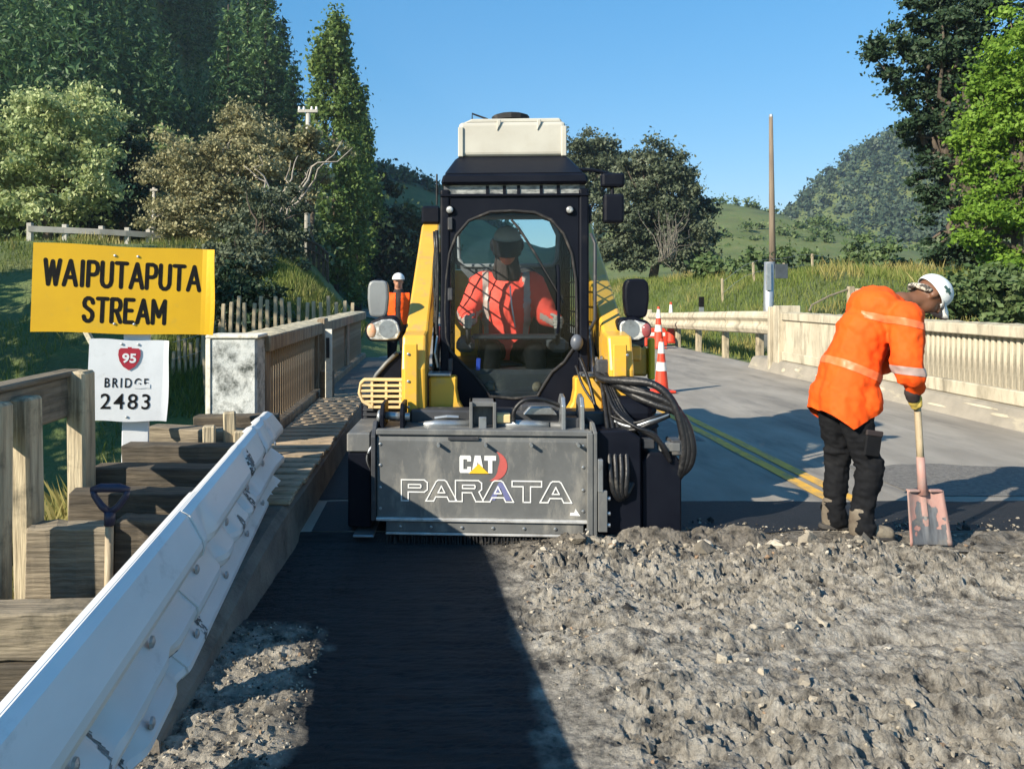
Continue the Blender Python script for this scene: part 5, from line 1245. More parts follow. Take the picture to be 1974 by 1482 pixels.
# coupler across the top of the planer
lb(MB().b2((-.70, .26, .56), (.60, .42, .74)), "coupler_frame", M['dark_grey'], bevel=.012)
lb(MB().tube([LP(806, 819, .18), LP(840, 817, .18), LP(906, 817, .18)], [.018, .026, .026], 12), "shift_rod", M['steel'], smooth=True)
lb(MB().tube([LP(838, 806, .22), LP(862, 803, .22), LP(884, 804, .22)], [.012, .014, .012], 8), "shift_line", M['steel'])
lb(MB().tube([LP(956, 816, .18), LP(1058, 820, .18)], .030, 12), "shift_cylinder", M['steel'], smooth=True)
lb(MB().tube([LP(1056, 820, .18), LP(1140, 824, .18)], .022, 12), "shift_rod", M['grey_plate'], smooth=True)
tw = MB(); p0 = LP(905, 836, .12); p1 = LP(957, 775, .12)
tw.b2((p0.x, .10, p0.z), (p0.x + .022, .30, p1.z)); tw.b2((p1.x - .022, .10, p0.z), (p1.x, .30, p1.z)); tw.b2((p0.x, .12, p1.z - .03), (p1.x, .30, p1.z)); tw.b2((p0.x + .022, .22, p0.z), (p1.x - .022, .30, p1.z - .03))
two = lb(tw, "centre_tower", M['grey_plate'], bevel=.004)
lb(MB().b2((LP(923, 0, .12).x, .10, p0.z + .01), (LP(938, 0, .12).x, .125, LP(0, 795, .12).z)), "tower_bar", M['steel'], two, bevel=.004)
lb(MB().b2((p1.x + .0, .14, LP(0, 808, .12).z), (LP(985, 0, .12).x, .24, LP(0, 792, .12).z)), "pin_block", M['yellow_dusty'], two, bevel=.006)
lb(MB().b2(tuple(LP(1002, 812, .28)), tuple(LP(1078, 775, .40))), "valve_body", M['dark_grey'], bevel=.015)
lb(MB().prism([(LP(1008, 0, .2).x, LP(0, 792, .2).z), (LP(1075, 0, .2).x, LP(0, 792, .2).z), (LP(1062, 0, .2).x, LP(0, 776, .2).z), (LP(1022, 0, .2).x, LP(0, 776, .2).z)], .20, .27), "valve_cover", M['steel'], bevel=.008)
hose([LP(990, 812, .14), LP(992, 790, .14), LP(1012, 771, .14), LP(1045, 770, .16), LP(1080, 782, .2)], .014)
for px in (1086, 1122):
    p = LP(px, 832, .10); q_ = LP(px, 766, .10)
    lb(MB().prism([(.08, p.z - .02), (.30, p.z - .02), (.30, q_.z - .04), (.22, q_.z + .01), (.12, q_.z), (.08, q_.z - .05)], p.x - .012, p.x + .014, 'x'), "coupler_lug", M['steel'], bevel=.005)
lb(MB().b2((LP(1088, 0, .1).x, .14, LP(0, 822, .1).z), (LP(1120, 0, .1).x, .26, LP(0, 798, .1).z)), "lug_pin", M['dark_grey'], bevel=.01)
for px in (738, 776):
    p = LP(px, 834, .10); q_ = LP(px, 778, .10)
    lb(MB().prism([(.06, p.z), (.30, p.z), (.30, q_.z), (.10, q_.z), (.06, q_.z - .06)], p.x - .014, p.x + .012, 'x'), "coupler_lug", M['black'], bevel=.005)
lb(MB().tube([LP(728, 800, .16), LP(790, 803, .16)], .026, 10), "lug_pin", M['steel'], smooth=True)
lb(MB().ell(LP(732, 803, .12), (.02, .05, .045)), "pin_cap", M['steel'], smooth=True)

# small fixings
bme = MB().lathe([(.010, 0), (.010, .006), (.004, .008)], 6, Matrix.Rotation(R(90), 4, 'X')).mesh("bolt"); bme.materials.append(M['steel'])
for z_ in (.17, .30, .44, .57):
    for x_ in (hx0 + .025, hx1 - .055):
        piece("bolt", bme, Matrix.Translation((x_, -.010 + (.60 - z_) * .024, z_)), pln)
for k in range(7): piece("bolt", bme, Matrix.Translation((hx0 + .15 + k * .19, -.0105, .062)), pln)
for z_ in (.95, 1.45, 1.95): lb(MB().b2((-.47, cy - .035, z_), (-.435, cy - .008, z_ + .09)), "door_hinge", M['dark_grey'], door, bevel=.006)
for sx_ in (-1, 1):
    for z_ in (.75, .92, 1.10): piece("bolt", bme, Matrix.Translation((sx_ * .715, .317, z_)), LD)
lb(MB().tube([(.535, cy - .03, 1.25), (.56, cy - .06, 1.32), (.56, cy - .06, 1.85), (.535, cy - .03, 1.92)], .012, 8), "grab_rail", M['dark_grey'], smooth=True)

fp = [(714, 748), (722, 728), (742, 704), (764, 682), (782, 680), (782, 770), (716, 770)]
sf = lb(MB().prism([(LP(a, b, .80).x, LP(a, b, .80).z) for a, b in fp], .80, 1.30), "side_fender", M['black'], bevel=.01)
lb(MB().tube([LP(716, 742, .79), LP(726, 722, .79), LP(744, 701, .79), LP(766, 680, .79)], .016, 8), "fender_edge", M['grey_plate'], sf, smooth=True)

# ================================================================== people
M['hivis'] = mat("orange_work_shirt", (0.82, 0.095, 0.008), (0.70, 0.075, 0.007), rough=.75, scale=5, bump=.25, bscale=26, bdist=.006, spec=.2, dirt=((0.55, 0.12, .03), .10, 8))
M['hivis_red'] = mat("red_orange_jacket", (0.82, 0.085, 0.060), (0.72, 0.07, 0.05), rough=.7, scale=5, bump=.25, bscale=22, spec=.2)
M['reflect'] = mat("reflective_tape", (0.78, 0.165, 0.055), (0.72, 0.14, 0.045), rough=.5, scale=14, spec=.5)
M['reflect_grey'] = mat("grey_reflective_tape", (0.40, 0.30, 0.27), (0.33, 0.25, 0.23), rough=.45, scale=14, spec=.5)
M['trouser'] = mat("black_work_trousers", (0.0045, 0.005, 0.0065), (0.009, 0.0095, 0.011), rough=.85, scale=8, bump=.4, bscale=18, bdist=.008, dirt=((.03, .028, .025), .10, 8), spec=.15)
M['skin'] = mat("brown_skin", (0.16, 0.075, 0.042), (0.125, 0.058, 0.033), rough=.5, scale=9, spec=.35)
M['skin_light'] = mat("tan_skin", (0.36, 0.19, 0.125), (0.30, 0.155, 0.10), rough=.5, scale=9)
M['boot'] = mat("dusty_boot_leather", (0.085, 0.066, 0.048), (0.16, 0.135, 0.10), rough=.85, scale=9, bump=.4, bscale=40, dirt=((.27, .235, .175), .4, 8))
M['sole'] = mat("boot_sole", (0.03, 0.028, 0.026), (.06, .055, .05), rough=.85)
M['cap_white'] = mat("white_cap_cloth", (0.66, 0.70, 0.71), (0.54, 0.58, 0.59), rough=.8, scale=7, bump=.25, bscale=40, dirt=((.36, .36, .34), .2, 12))
M['cap_mark'] = mat("dark_green_cap_mark", (0.02, 0.06, 0.055), (.05, .10, .09), rough=.7, scale=30)
M['scarf'] = mat("patterned_scarf", (0.55, 0.50, 0.42), (0.05, 0.045, 0.04), rough=.8, scale=34, lo=.46, hi=.54)
M['glove'] = mat("yellow_grey_glove", (0.50, 0.36, 0.06), (0.34, 0.26, 0.07), rough=.7, scale=14, bump=.3, bscale=60)
M['dark_cloth'] = mat("dark_cloth", (0.022, 0.016, 0.016), (.03, .022, .022), rough=.85)
M['grey_cap'] = mat("grey_cap", (0.34, 0.32, 0.29), (.28, .26, .24), rough=.8)
M['visor'] = mat("dark_visor", (0.006, 0.007, 0.012), (.010, .011, .016), rough=.35, spec=.25)
M['eye'] = mat("eye_white", (.6, .58, .55), rough=.3); M['helmet'] = mat("white_helmet", (.74, .74, .72), rough=.35)

def fold(seed, amp, fr, st=(1, 1, 1)):
    return lambda co: amp * fbm(co[:, 0] * fr * st[0], co[:, 1] * fr * st[1], co[:, 2] * fr * st[2], o=3, seed=seed)
def band(src, cond, name, m, par, off=.004, one=False):
    """a strip of tape that follows the cloth: the faces of the garment that lie within the band, lifted off it"""
    n = len(src.vertices); co = np.empty(n * 3, np.float32); src.vertices.foreach_get("co", co); co = co.reshape(-1, 3)
    no = np.empty(n * 3, np.float32); src.vertices.foreach_get("normal", no); no = no.reshape(-1, 3)
    keep = cond(co); fs = [tuple(p.vertices) for p in src.polygons if all(keep[v] for v in p.vertices)]
    if not fs: return None
    if one:                                                # only the largest joined stretch
        par_ = {}
        def fd_(a):
            while par_.setdefault(a, a) != a: a = par_[a]
            return a
        for f in fs:
            for v in f[1:]: par_[fd_(f[0])] = fd_(v)
        cnt = {}
        for f in fs: cnt[fd_(f[0])] = cnt.get(fd_(f[0]), 0) + 1
        best = max(cnt, key=cnt.get); fs = [f for f in fs if fd_(f[0]) == best]
    used = sorted({v for f in fs for v in f}); ix = {v: i for i, v in enumerate(used)}
    me = bpy.data.meshes.new(name); me.from_pydata([tuple(co[v] + no[v] * off) for v in used], [], [tuple(ix[v] for v in f) for f in fs])
    return link(name, me, m, par, smooth=True, local=True)

def tape(src, p, n, w_, name, m, par, extra=None, off=.0035, o0=None):
    """a straight edged strip of tape: the garment sliced between two planes, lifted off the cloth"""
    p = Vector(p) - (Vector(o0) if o0 is not None else Vector()); n = Vector(n).normalized()
    bm = bmesh.new(); bm.from_mesh(src); bm.normal_update()
    for s_ in (-1, 1):
        bmesh.ops.bisect_plane(bm, geom=bm.verts[:] + bm.edges[:] + bm.faces[:], plane_co=p + n * w_ * s_, plane_no=n * s_, clear_outer=True)
    if extra is not None:
        ov = Vector(o0) if o0 is not None else Vector()
        bmesh.ops.delete(bm, geom=[f for f in bm.faces if not extra(f.calc_center_median() + ov)], context='FACES')
    left = set(bm.faces); best = []
    while left:                                            # keep the longest joined stretch
        st_ = [left.pop()]; isl = [st_[0]]
        while st_:
            f = st_.pop()
            for e in f.edges:
                for g in e.link_faces:
                    if g in left: left.discard(g); st_.append(g); isl.append(g)
        if len(isl) > len(best): best = isl
    kb = set(best); bmesh.ops.delete(bm, geom=[f for f in bm.faces if f not in kb], context='FACES')
    bm.normal_update()
    for v in bm.verts: v.co += v.normal * off
    me = bpy.data.meshes.new(name); bm.to_mesh(me); bm.free()
    return link(name, me, m, par, smooth=True, local=True)

def head(mb, c, fwd, up, s=1.0):
    """skull, jaw, nose, ears and neck root, looking along fwd"""
    f = Vector(fwd).normalized(); u = Vector(up); u = (u - f * u.dot(f)).normalized(); r = f.cross(u); c = Vector(c)
    Rm = Matrix((r, f, u)).transposed().to_4x4()
    at = lambda a, b, d: c + r * a * s + f * b * s + u * d * s
    mb.ell(at(0, -.008, .025), (.073 * s, .092 * s, .088 * s), Rm)
    mb.ell(at(0, .030, -.045), (.056 * s, .062 * s, .066 * s), Rm)
    mb.cap(at(0, .055, -.082), at(0, .030, -.085), .024 * s, .034 * s)
    mb.cap(at(0, .088, .018), at(0, .108, -.018), .010 * s, .016 * s, 8)
    mb.cap(at(-.018, .086, -.048), at(.018, .086, -.048), .012 * s, .012 * s, 8)
    mb.cap(at(-.034, .080, .030), at(.034, .080, .030), .012 * s, .012 * s, 8)
    for q in (-1, 1): mb.ell(at(q * .073, -.005, -.002), (.012 * s, .022 * s, .034 * s), Rm)
    return at, Rm

def hand_on_shaft(mb, c, axis, side, palm_in, r_sh=.02, s=1.0):
    """a closed hand: palm beside the shaft, four fingers of unequal length bent round it, thumb from the side of the palm"""
    ax = Vector(axis).normalized(); n = Vector(palm_in); n = (n - ax * n.dot(ax)).normalized(); t = ax.cross(n) * side; c = Vector(c)
    pc = c - n * (r_sh + .018)
    mb.cap(pc + ax * .030 * s, pc - ax * .030 * s, .024 * s, .024 * s); mb.cap(pc - t * .020 + ax * .02, pc - t * .020 - ax * .022, .022, .021)
    for k, L_ in enumerate((.92, 1.05, 1.0, .80)):
        o = ax * (.034 - .022 * k) * s; rr = r_sh + .011
        prev = None
        for j, a in enumerate((200, 150, 95, 40, 40 - 40 * L_)):
            an = R(a - 20); p = c + o + (n * math.cos(an) + t * math.sin(an)) * rr
            if prev is not None: mb.cap(prev, p, .0105 * s, (.0100 if j < 4 else .0085) * s, 8)
            prev = p
    th = [pc - t * .018 + ax * .036, c + ax * .060 - t * (r_sh + .014), c + ax * .062 + n * (r_sh * .6) - t * (r_sh + .008), c + ax * .050 + n * (r_sh + .013) + t * .005]
    for a, b in zip(th, th[1:]): mb.cap(a, b, .0125 * s, .0115 * s, 8)

# ---------------------------------------------------------------- the worker with the shovel
wk = thing("person", "worker in orange shirt and white cap bent over a long handled shovel", "person", (2.50, 4.68, 0))
def wl(me, name, m, par=wk): return link(name, me, m, par, smooth=True)
PEL = Vector((2.475, 4.70, .84)); CH = Vector((2.615, 4.70, 1.26)); NK = Vector((2.845, 4.70, 1.445)); HDC = Vector((3.015, 4.69, 1.488))
SR = Vector((2.755, 4.50, 1.355)); SL = Vector((2.775, 4.90, 1.365)); ER = Vector((2.745, 4.47, 1.03)); EL = Vector((2.83, 4.90, 1.04)); HR = Vector((2.852, 4.545, .850)); HL = Vector((2.85, 4.66, 1.13))
KR = Vector((2.585, 4.585, .44)); AR = Vector((2.530, 4.58, .10)); KL = Vector((2.515, 4.81, .44)); AL = Vector((2.475, 4.80, .10)); PR = Vector((2.50, 4.61, .84)); PLf = Vector((2.47, 4.79, .84))
SH_T = Vector((2.850, 4.60, 1.37)); SH_B = Vector((2.868, 4.525, .31))
def shaft_at(z): t = (SH_T.z - z) / (SH_T.z - SH_B.z); return SH_T.lerp(SH_B, t)
SAX = (SH_T - SH_B).normalized()
bd = MB(); hat, hR = head(bd, HDC, (.56, -.12, -.82), (.80, 0, .56))
bd.cap(NK, HDC - Vector((.045, 0, .02)), .058, .054); bd.cap(CH, NK, .12, .07); bd.cap(PEL, CH, .13, .13)
bd.cap(SR, SL, .06, .06)
for s_, e_, h_ in ((SR, ER, HR), (SL, EL, HL)):
    bd.cap(s_, e_, .050, .040); bd.cap(e_, h_ - (h_ - e_).normalized() * .05, .040, .028)
for p_, k_, a_ in ((PR, KR, AR), (PLf, KL, AL)):
    bd.cap(p_, k_, .080, .055); bd.cap(k_, a_, .055, .036); bd.cap(a_, a_ + Vector((.12, 0, -.05)), .04, .03)
wl(blob(bd, .011, 3), "body", M['skin'])
for q in (-1, 1):
    e_ = MB().ell(hat(q * .030, .083, .012), (.013, .010, .010)); wl(e_.mesh("eye"), "eye", M['eye'])
tb = MB()
for p_, k_, a_ in ((PR, KR, AR), (PLf, KL, AL)):
    tb.cap(p_ + Vector((0, .0, -.05)), k_, .100, .078); tb.cap(k_, a_ + Vector((.0, 0, .02)), .078, .064); tb.cap(a_ + Vector((0, 0, .02)), a_ + Vector((.012, 0, -.03)), .072, .078)
tb.cap(PR + Vector((0, .05, -.02)), PLf + Vector((0, -.05, -.02)), .12, .12)
def tw_(co):
    k = np.exp(-((co[:, 2] - .46) / .10) ** 2) + np.exp(-((co[:, 2] - .16) / .09) ** 2)
    r_ = np.abs(fbm(co[:, 0] * 7 + co[:, 2] * 4, co[:, 1] * 7 - co[:, 2] * 3, co[:, 2] * 15, o=3, seed=61))
    return .020 * (.30 - r_) * (.45 + .9 * k) + .004 * fbm(co[:, 0] * 30, co[:, 1] * 30, co[:, 2] * 36, o=2, seed=62)
trm = blob(tb, .009, 4, wrinkle=tw_); tro = wl(trm, "trousers", M['trouser'])
MB().box((2.555, 4.500, .60), (.10, .016, .15), (0, R(8), R(4))).build("leg_pocket", M['trouser'], wk, bevel=.01)
MB().box((2.562, 4.496, .665), (.106, .018, .035), (0, R(8), R(4))).build("pocket_flap", M['dark_cloth'], wk, bevel=.006)
# shirt
sb_ = MB()
sb_.cap(Vector((2.47, 4.65, .85)), Vector((2.53, 4.66, 1.05)), .148, .148); sb_.cap(Vector((2.47, 4.75, .85)), Vector((2.53, 4.74, 1.05)), .148, .148); sb_.cap(Vector((2.53, 4.70, 1.05)), CH, .158, .155)
sb_.cap((2.465, 4.64, .86), (2.452, 4.62, .70), .150, .140); sb_.cap((2.465, 4.76, .86), (2.452, 4.78, .70), .150, .140); sb_.ell((2.56, 4.68, .84), (.12, .20, .16)); sb_.ell((2.56, 4.70, 1.0), (.13, .17, .15))
sb_.cap(CH, Vector((2.75, 4.70, 1.39)), .165, .125); sb_.cap(SR + Vector((0, .02, -.005)), SL, .108, .105); sb_.ell((2.675, 4.70, 1.405), (.14, .19, .150))
sb_.cap(SR, ER + Vector((.0, 0, .02)), .098, .086); sb_.cap(SL, EL + Vector((.0, 0, .02)), .092, .082)
sb_.cap(ER + Vector((-.01, 0, .06)), ER + Vector((.01, 0, -.01)), .088, .090)
sb_.cap(ER, ER.lerp(HR, .55), .078, .062); sb_.cap(EL, EL.lerp(HL, .55), .074, .06)
def sw_(co):
    el = np.exp(-((co[:, 2] - 1.02) / .10) ** 2 - ((co[:, 0] - 2.70) / .12) ** 2)
    ridge = np.abs(fbm((co[:, 0] + .55 * co[:, 2]) * 8, co[:, 1] * 4, (co[:, 2] - .6 * co[:, 0]) * 3.0, o=3, seed=63))
    return .026 * (.33 - ridge) * (.55 + .9 * el) + .004 * fbm(co[:, 0] * 26, co[:, 1] * 26, co[:, 2] * 26, o=2, seed=64)
sm_ = blob(sb_, .010, 5, wrinkle=sw_)
bm = bmesh.new(); bm.from_mesh(sm_)                       # the tail hangs open over the trousers
for (pc_, pn_) in (((2.43, 4.7, .688), (-.46, 0, .89)), ((2.40, 4.7, .715), (.62, 0, .78))):
    bmesh.ops.bisect_plane(bm, geom=bm.verts[:] + bm.edges[:] + bm.faces[:], plane_co=pc_, plane_no=pn_, clear_inner=True)
bm.to_mesh(sm_); bm.free(); sh_ = wl(sm_, "shirt", M['hivis'])
o0 = np.array([2.50, 4.68, 0.0])
def bandc(p, n, w_, extra=None):
    p = np.array(p) - o0; n = np.array(n, float); n /= np.linalg.norm(n)
    def f(co):
        d = np.abs((co - p) @ n) < w_
        return d & extra(co + o0) if extra is not None else d
    return f
OW = (2.50, 4.68, 0)
tape(sm_, (2.55, 4.7, 1.02), (.40, 0, .92), .024, "reflective_band", M['reflect'], sh_, lambda c: c.x < 2.82 and not (c.y < 4.535 and c.x > 2.63), o0=OW)
tape(sm_, (2.43, 4.7, .740), (-.46, 0, .89), .024, "reflective_band", M['reflect'], sh_, lambda c: c.z < .88 and c.x < 2.66, o0=OW)
tape(sm_, (2.735, 4.47, 1.045), (.10, 0, .99), .024, "reflective_band", M['reflect_grey'], sh_, lambda c: c.y < 4.56 and c.x > 2.635, o0=OW)
tape(sm_, (2.70, 4.7, 1.335), (.25, 0, .97), .021, "reflective_band", M['reflect'], sh_, lambda c: c.x > 2.55 and c.z > 1.2, o0=OW)
cl = MB(); cl.tube([NK + Vector((-.075, 0, .0)) + Vector((0, .09 * math.sin(a), 0)) + Vector((.05, 0, -.065)) * (1 - math.cos(a)) for a in np.linspace(0, 2 * math.pi, 17)], .022, 8, False)
wl(blob(cl, .008, 3), "collar", M['dark_cloth'])
# forearm cuffs, gloves
for (e_, h_, sd, pin) in ((ER, HR, 1, (.75, .60, .1)), (EL, HL, -1, (.7, -.7, .1))):
    c_ = shaft_at(h_.z); gm = MB(); hand_on_shaft(gm, c_, SAX, sd, pin, .019)
    n_ = Vector(pin).normalized(); wr = c_ - n_ * .05
    gm.cap(wr, wr.lerp(e_, .22), .030, .032); wl(blob(gm, .0045, 2), "glove", M['glove'])
    cm = MB(); cm.cap(wr.lerp(e_, .16), wr.lerp(e_, .34), .038, .042); wl(blob(cm, .008, 2), "cuff", M['dark_cloth'])
# boots
for a_, dx in ((AR, .0), (AL, -.0)):
    f_ = Vector((1, -.05, 0)); b_ = MB(); b_.cap(a_ + Vector((-.01, 0, .06)), a_ + Vector((-.015, 0, -.03)), .058, .056); b_.cap(a_ + Vector((-.02, 0, -.045)), a_ + f_ * .10 + Vector((0, 0, -.055)), .050, .047); b_.cap(a_ + f_ * .10 + Vector((0, 0, -.05)), a_ + f_ * .155 + Vector((0, 0, -.055)), .048, .042)
    bo = wl(blob(b_, .009, 3), "boot", M['boot'])
    so2 = MB(); pts_ = []
    for q in range(16):
        an = 2 * math.pi * q / 16; pts_.append((a_.x + .055 + .145 * math.copysign(abs(math.cos(an)) ** .7, math.cos(an)), a_.y + .052 * math.copysign(abs(math.sin(an)) ** .7, math.sin(an))))
    so2.prism(pts_, .006, .034, 'z'); so2.build("sole", M['sole'], bo, bevel=.006)
# cap, brim, mark, scarf
cp = MB(); cp.ell(hat(0, -.004, .045), (.094, .113, .094), hR, 56, 32)
cpm = cp.mesh("cap"); 
bm = bmesh.new(); bm.from_mesh(cpm); f_ = (hat(0, 1, 0) - hat(0, 0, 0)).normalized(); u_ = (hat(0, 0, 1) - hat(0, 0, 0)).normalized()
cut = hat(0, 0, .012); bmesh.ops.bisect_plane(bm, geom=bm.verts[:] + bm.edges[:] + bm.faces[:], plane_co=cut, plane_no=(u_ + f_ * .12).normalized(), clear_inner=True); 
bmesh.ops.solidify(bm, geom=bm.faces[:], thickness=.004); bm.to_mesh(cpm); bm.free()
capo = wl(cpm, "cap", M['cap_white'])
br_ = MB(); rows = []
for i in range(9):
    a = R(-62 + 124 * i / 8)
    rows.append([hat(math.sin(a) * .084, math.cos(a) * .098, .022), hat(math.sin(a) * .088, math.cos(a) * .140 + .012, .012 - .010 * math.sin(a) ** 2), hat(math.sin(a) * .084, .060 + math.cos(a) * .120, -.004 - .022 * math.sin(a) ** 2)])
for dz in (0, -.005): br_.v += [tuple(p + u_ * dz) for r_ in rows for p in r_]
for i in range(8):
    for k in range(2):
        a = i * 3 + k; br_.f += [(a, a + 1, a + 4, a + 3), (27 + a, 27 + a + 3, 27 + a + 4, 27 + a + 1)]
for i in range(8): br_.f.append((i * 3 + 2, 27 + i * 3 + 2, 27 + i * 3 + 5, i * 3 + 5)); br_.f.append((i * 3, i * 3 + 3, 27 + i * 3 + 3, 27 + i * 3))
br_.build("brim", M['cap_white'], capo, smooth=True)
band(cpm, lambda co: (np.abs(((co + o0 - np.array(hat(.092, .012, .062))) @ np.array(f_)) / .040) ** 2 + np.abs(((co + o0 - np.array(hat(.092, .012, .062))) @ np.array(u_)) / .018) ** 2 < 1) & (co[:, 1] + 4.68 < 4.69), "cap_mark", M['cap_mark'], capo, .003)
wl(MB().ell(hat(0, -.01, .128), (.009, .009, .007)).mesh("button"), "cap_button", M['cap_white'], capo)
sc_ = MB(); sc_.tube([hat(.070 * math.sin(a), -.052 - .052 * math.cos(a), -.020 - .02 * math.cos(a)) for a in np.linspace(-1.9, 1.9, 14)], .019, 8); wl(blob(sc_, .007, 2, wrinkle=fold(66, .005, 34)), "scarf", M['scarf'])

# ---------------------------------------------------------------- the shovel he holds
sv = thing("shovel", "long handled square mouth shovel with worn red blade held by the bent worker", "shovel", (2.93, 4.52, 0))
MB().tube([SH_T, shaft_at(1.0), shaft_at(.60), shaft_at(.50)], [.0185, .019, .0195, .02], 12).build("shaft", M['ash'], sv, smooth=True)
MB().tube([shaft_at(.515), shaft_at(.40), SH_B + Vector((0, -.004, -.02))], [.0225, .024, .027], 12).build("socket", M['shovel_red'], sv, smooth=True)
V = []; Fq = []; nx_, nz_ = 15, 15
bm_x = SH_B.x
for s in (0, 1):
    for j in range(nz_):
        for i in range(nx_):
            u, v = i / (nx_ - 1) * 2 - 1, j / (nz_ - 1)
            hwid = .108 + .018 * v
            z = .318 * (1 - v) + .004; y = 4.535 - .055 * v - .030 * abs(u) ** 2.2 * (1 - .35 * v) - .02 * math.exp(-(u / .12) ** 2) * (1 - v) ** .7
            V.append((bm_x + .004 + u * hwid + .010 * v, y + s * .004, z - .012 * (1 - abs(u)) * (j == 0) + (.02 * (1 - abs(u) ** 4) if v < .03 else 0) * 0))
o = nx_ * nz_
for j in range(nz_ - 1):
    for i in range(nx_ - 1):
        a = j * nx_ + i; Fq.append((a, a + nx_, a + 1 + nx_, a + 1)); Fq.append((o + a, o + a + 1, o + a + 1 + nx_, o + a + nx_))
for i in range(nx_ - 1): Fq.append((i, i + 1, o + i + 1, o + i)); a = (nz_ - 1) * nx_ + i; Fq.append((a, o + a, o + a + 1, a + 1))
for j in range(nz_ - 1): a = j * nx_; Fq.append((a, o + a, o + a + nx_, a + nx_)); a += nx_ - 1; Fq.append((a, a + nx_, o + a + nx_, o + a))
bl = link("blade", np_mesh("blade", V, Fq), M['shovel_red'], sv, smooth=True)
MB().b2((bm_x - .095, 4.500, .312), (bm_x - .03, 4.535, .325)).build("foot_tread", M['shovel_red'], bl, bevel=.003); MB().b2((bm_x + .03, 4.500, .312), (bm_x + .105, 4.535, .325)).build("foot_tread", M['shovel_red'], bl, bevel=.003)
def scour(co):
    x = co[:, 0] + 2.93 - bm_x; z = co[:, 2]
    e = .018 * fbm(x * 30, z * 30, o=2, seed=95)
    return (co[:, 1] < .03) & (((np.abs(x - .008) < .066 + e) & (z < .235 + 2.0 * e) & (np.abs(x) > .014)) | (z < .115 + 3 * e + .25 * np.abs(x)) ) & (np.abs(x - .01) < .105)
bm = bmesh.new(); bm.from_mesh(bl.data); bmesh.ops.subdivide_edges(bm, edges=bm.edges[:], cuts=3, use_grid_fill=True); tmp_me = bpy.data.meshes.new("t"); bm.to_mesh(tmp_me); bm.free()
band(tmp_me, scour, "scoured_face", M['steel_worn'], bl, .0012)

wk.location.x += .045; sv.location.x += .045

# ---------------------------------------------------------------- the driver (in the loader's own space, then set in the world)
dv = thing("person", "driver in red orange jacket with grey cap and black face cover seated in the cab", "person", (0.50, 4.62, 0), (0, 0, LYAW))
def dl(me, name, m, par=dv): return link(name, me, m, par, smooth=True, local=True)
dx = -.03
bd = MB(); dh, dR = head(bd, (dx, 1.24, 1.865), (0, -1, -.30), (0, 0, 1), 1.2)
bd.cap((dx, 1.36, 1.60), (dx, 1.28, 1.80), .068, .062); bd.cap((dx, 1.42, 1.05), (dx, 1.40, 1.55), .14, .14)
bd.cap((dx - .19, 1.38, 1.60), (dx + .19, 1.38, 1.60), .07, .07)
for s in (-1, 1):
    bd.cap((dx + s * .20, 1.38, 1.58), (dx + s * .32, 1.24, 1.32), .052, .042); bd.cap((dx + s * .32, 1.24, 1.32), (s * .33, 1.02, 1.29), .042, .030)
    bd.cap((dx + s * .10, 1.36, 1.06), (s * .17, .98, 1.06), .085, .062); bd.cap((s * .17, .98, 1.06), (s * .17, .90, .82), .06, .045); bd.cap((s * .17, .92, .83), (s * .17, .84, .825), .042, .036)
dl(blob(bd, .012, 3), "body", M['skin_light'])
jk = MB(); jk.cap((dx, 1.42, 1.08), (dx, 1.40, 1.46), .185, .205); jk.cap((dx - .20, 1.39, 1.57), (dx + .20, 1.39, 1.57), .11, .11); jk.ell((dx, 1.36, 1.40), (.24, .17, .24)); jk.cap((dx, 1.38, 1.6), (dx, 1.37, 1.68), .13, .09)
for s in (-1, 1): jk.cap((dx + s * .21, 1.38, 1.56), (dx + s * .31, 1.25, 1.33), .105, .088); jk.cap((dx + s * .31, 1.25, 1.33), (s * .33, 1.08, 1.30), .085, .062)
jm = blob(jk, .012, 4, wrinkle=lambda co: .014 * (.3 - np.abs(fbm(co[:, 0] * 9, co[:, 1] * 5, co[:, 2] * 6, o=3, seed=71)))); jo = dl(jm, "jacket", M['hivis_red'])
band(jm, lambda co: (np.abs(co[:, 0] - dx - .155) < .035) & (co[:, 1] < 1.36) & (co[:, 2] > 1.1), "reflective_band", M['reflect_grey'], jo)
band(jm, lambda co: (np.abs(co[:, 0] - dx + .165) < .03) & (co[:, 1] < 1.36) & (co[:, 2] > 1.1), "reflective_band", M['reflect_grey'], jo)
for s in (-1, 1): band(jm, lambda co: (np.abs(co[:, 2] - 1.335 + .3 * (1.2 - co[:, 1])) < .03) & (co[:, 0] * s > .22) & (co[:, 1] < 1.27), "reflective_band", M['reflect_grey'], jo, one=True)
dl(MB().tube([(dx + .02, 1.165, 1.56), (dx + .03, 1.15, 1.42), (dx + .06, 1.16, 1.24)], .006, 5).mesh("zip"), "zip", M['cap_white'], jo)
tr_ = MB()
for s in (-1, 1): tr_.cap((dx + s * .10, 1.38, 1.04), (s * .17, .98, 1.06), .115, .088); tr_.cap((s * .17, .98, 1.06), (s * .17, .905, .84), .085, .065)
tr_.cap((dx - .1, 1.40, 1.04), (dx + .1, 1.40, 1.04), .13, .13); dl(blob(tr_, .012, 4, wrinkle=fold(73, .008, 14)), "trousers", M['trouser'])
for s in (-1, 1):
    b_ = MB(); b_.cap((s * .17, .93, .85), (s * .17, .81, .828), .048, .042); dl(blob(b_, .01, 2), "boot", M['boot'])
    gm = MB(); hand_on_shaft(gm, (s * .326, .962, 1.285), (0, -.1, 1), s, (-.3 * s, -1, 0), .026); gm.cap((s * .33, 1.01, 1.285), (s * .33, 1.06, 1.295), .032, .034); dl(blob(gm, .0055, 2), "glove", mat("pale_glove", (.42, .36, .32), (.34, .29, .26), rough=.8))
cpm2 = MB().ell(dh(0, -.005, .045), (.108, .130, .108), dR, 24, 14).mesh("cap")
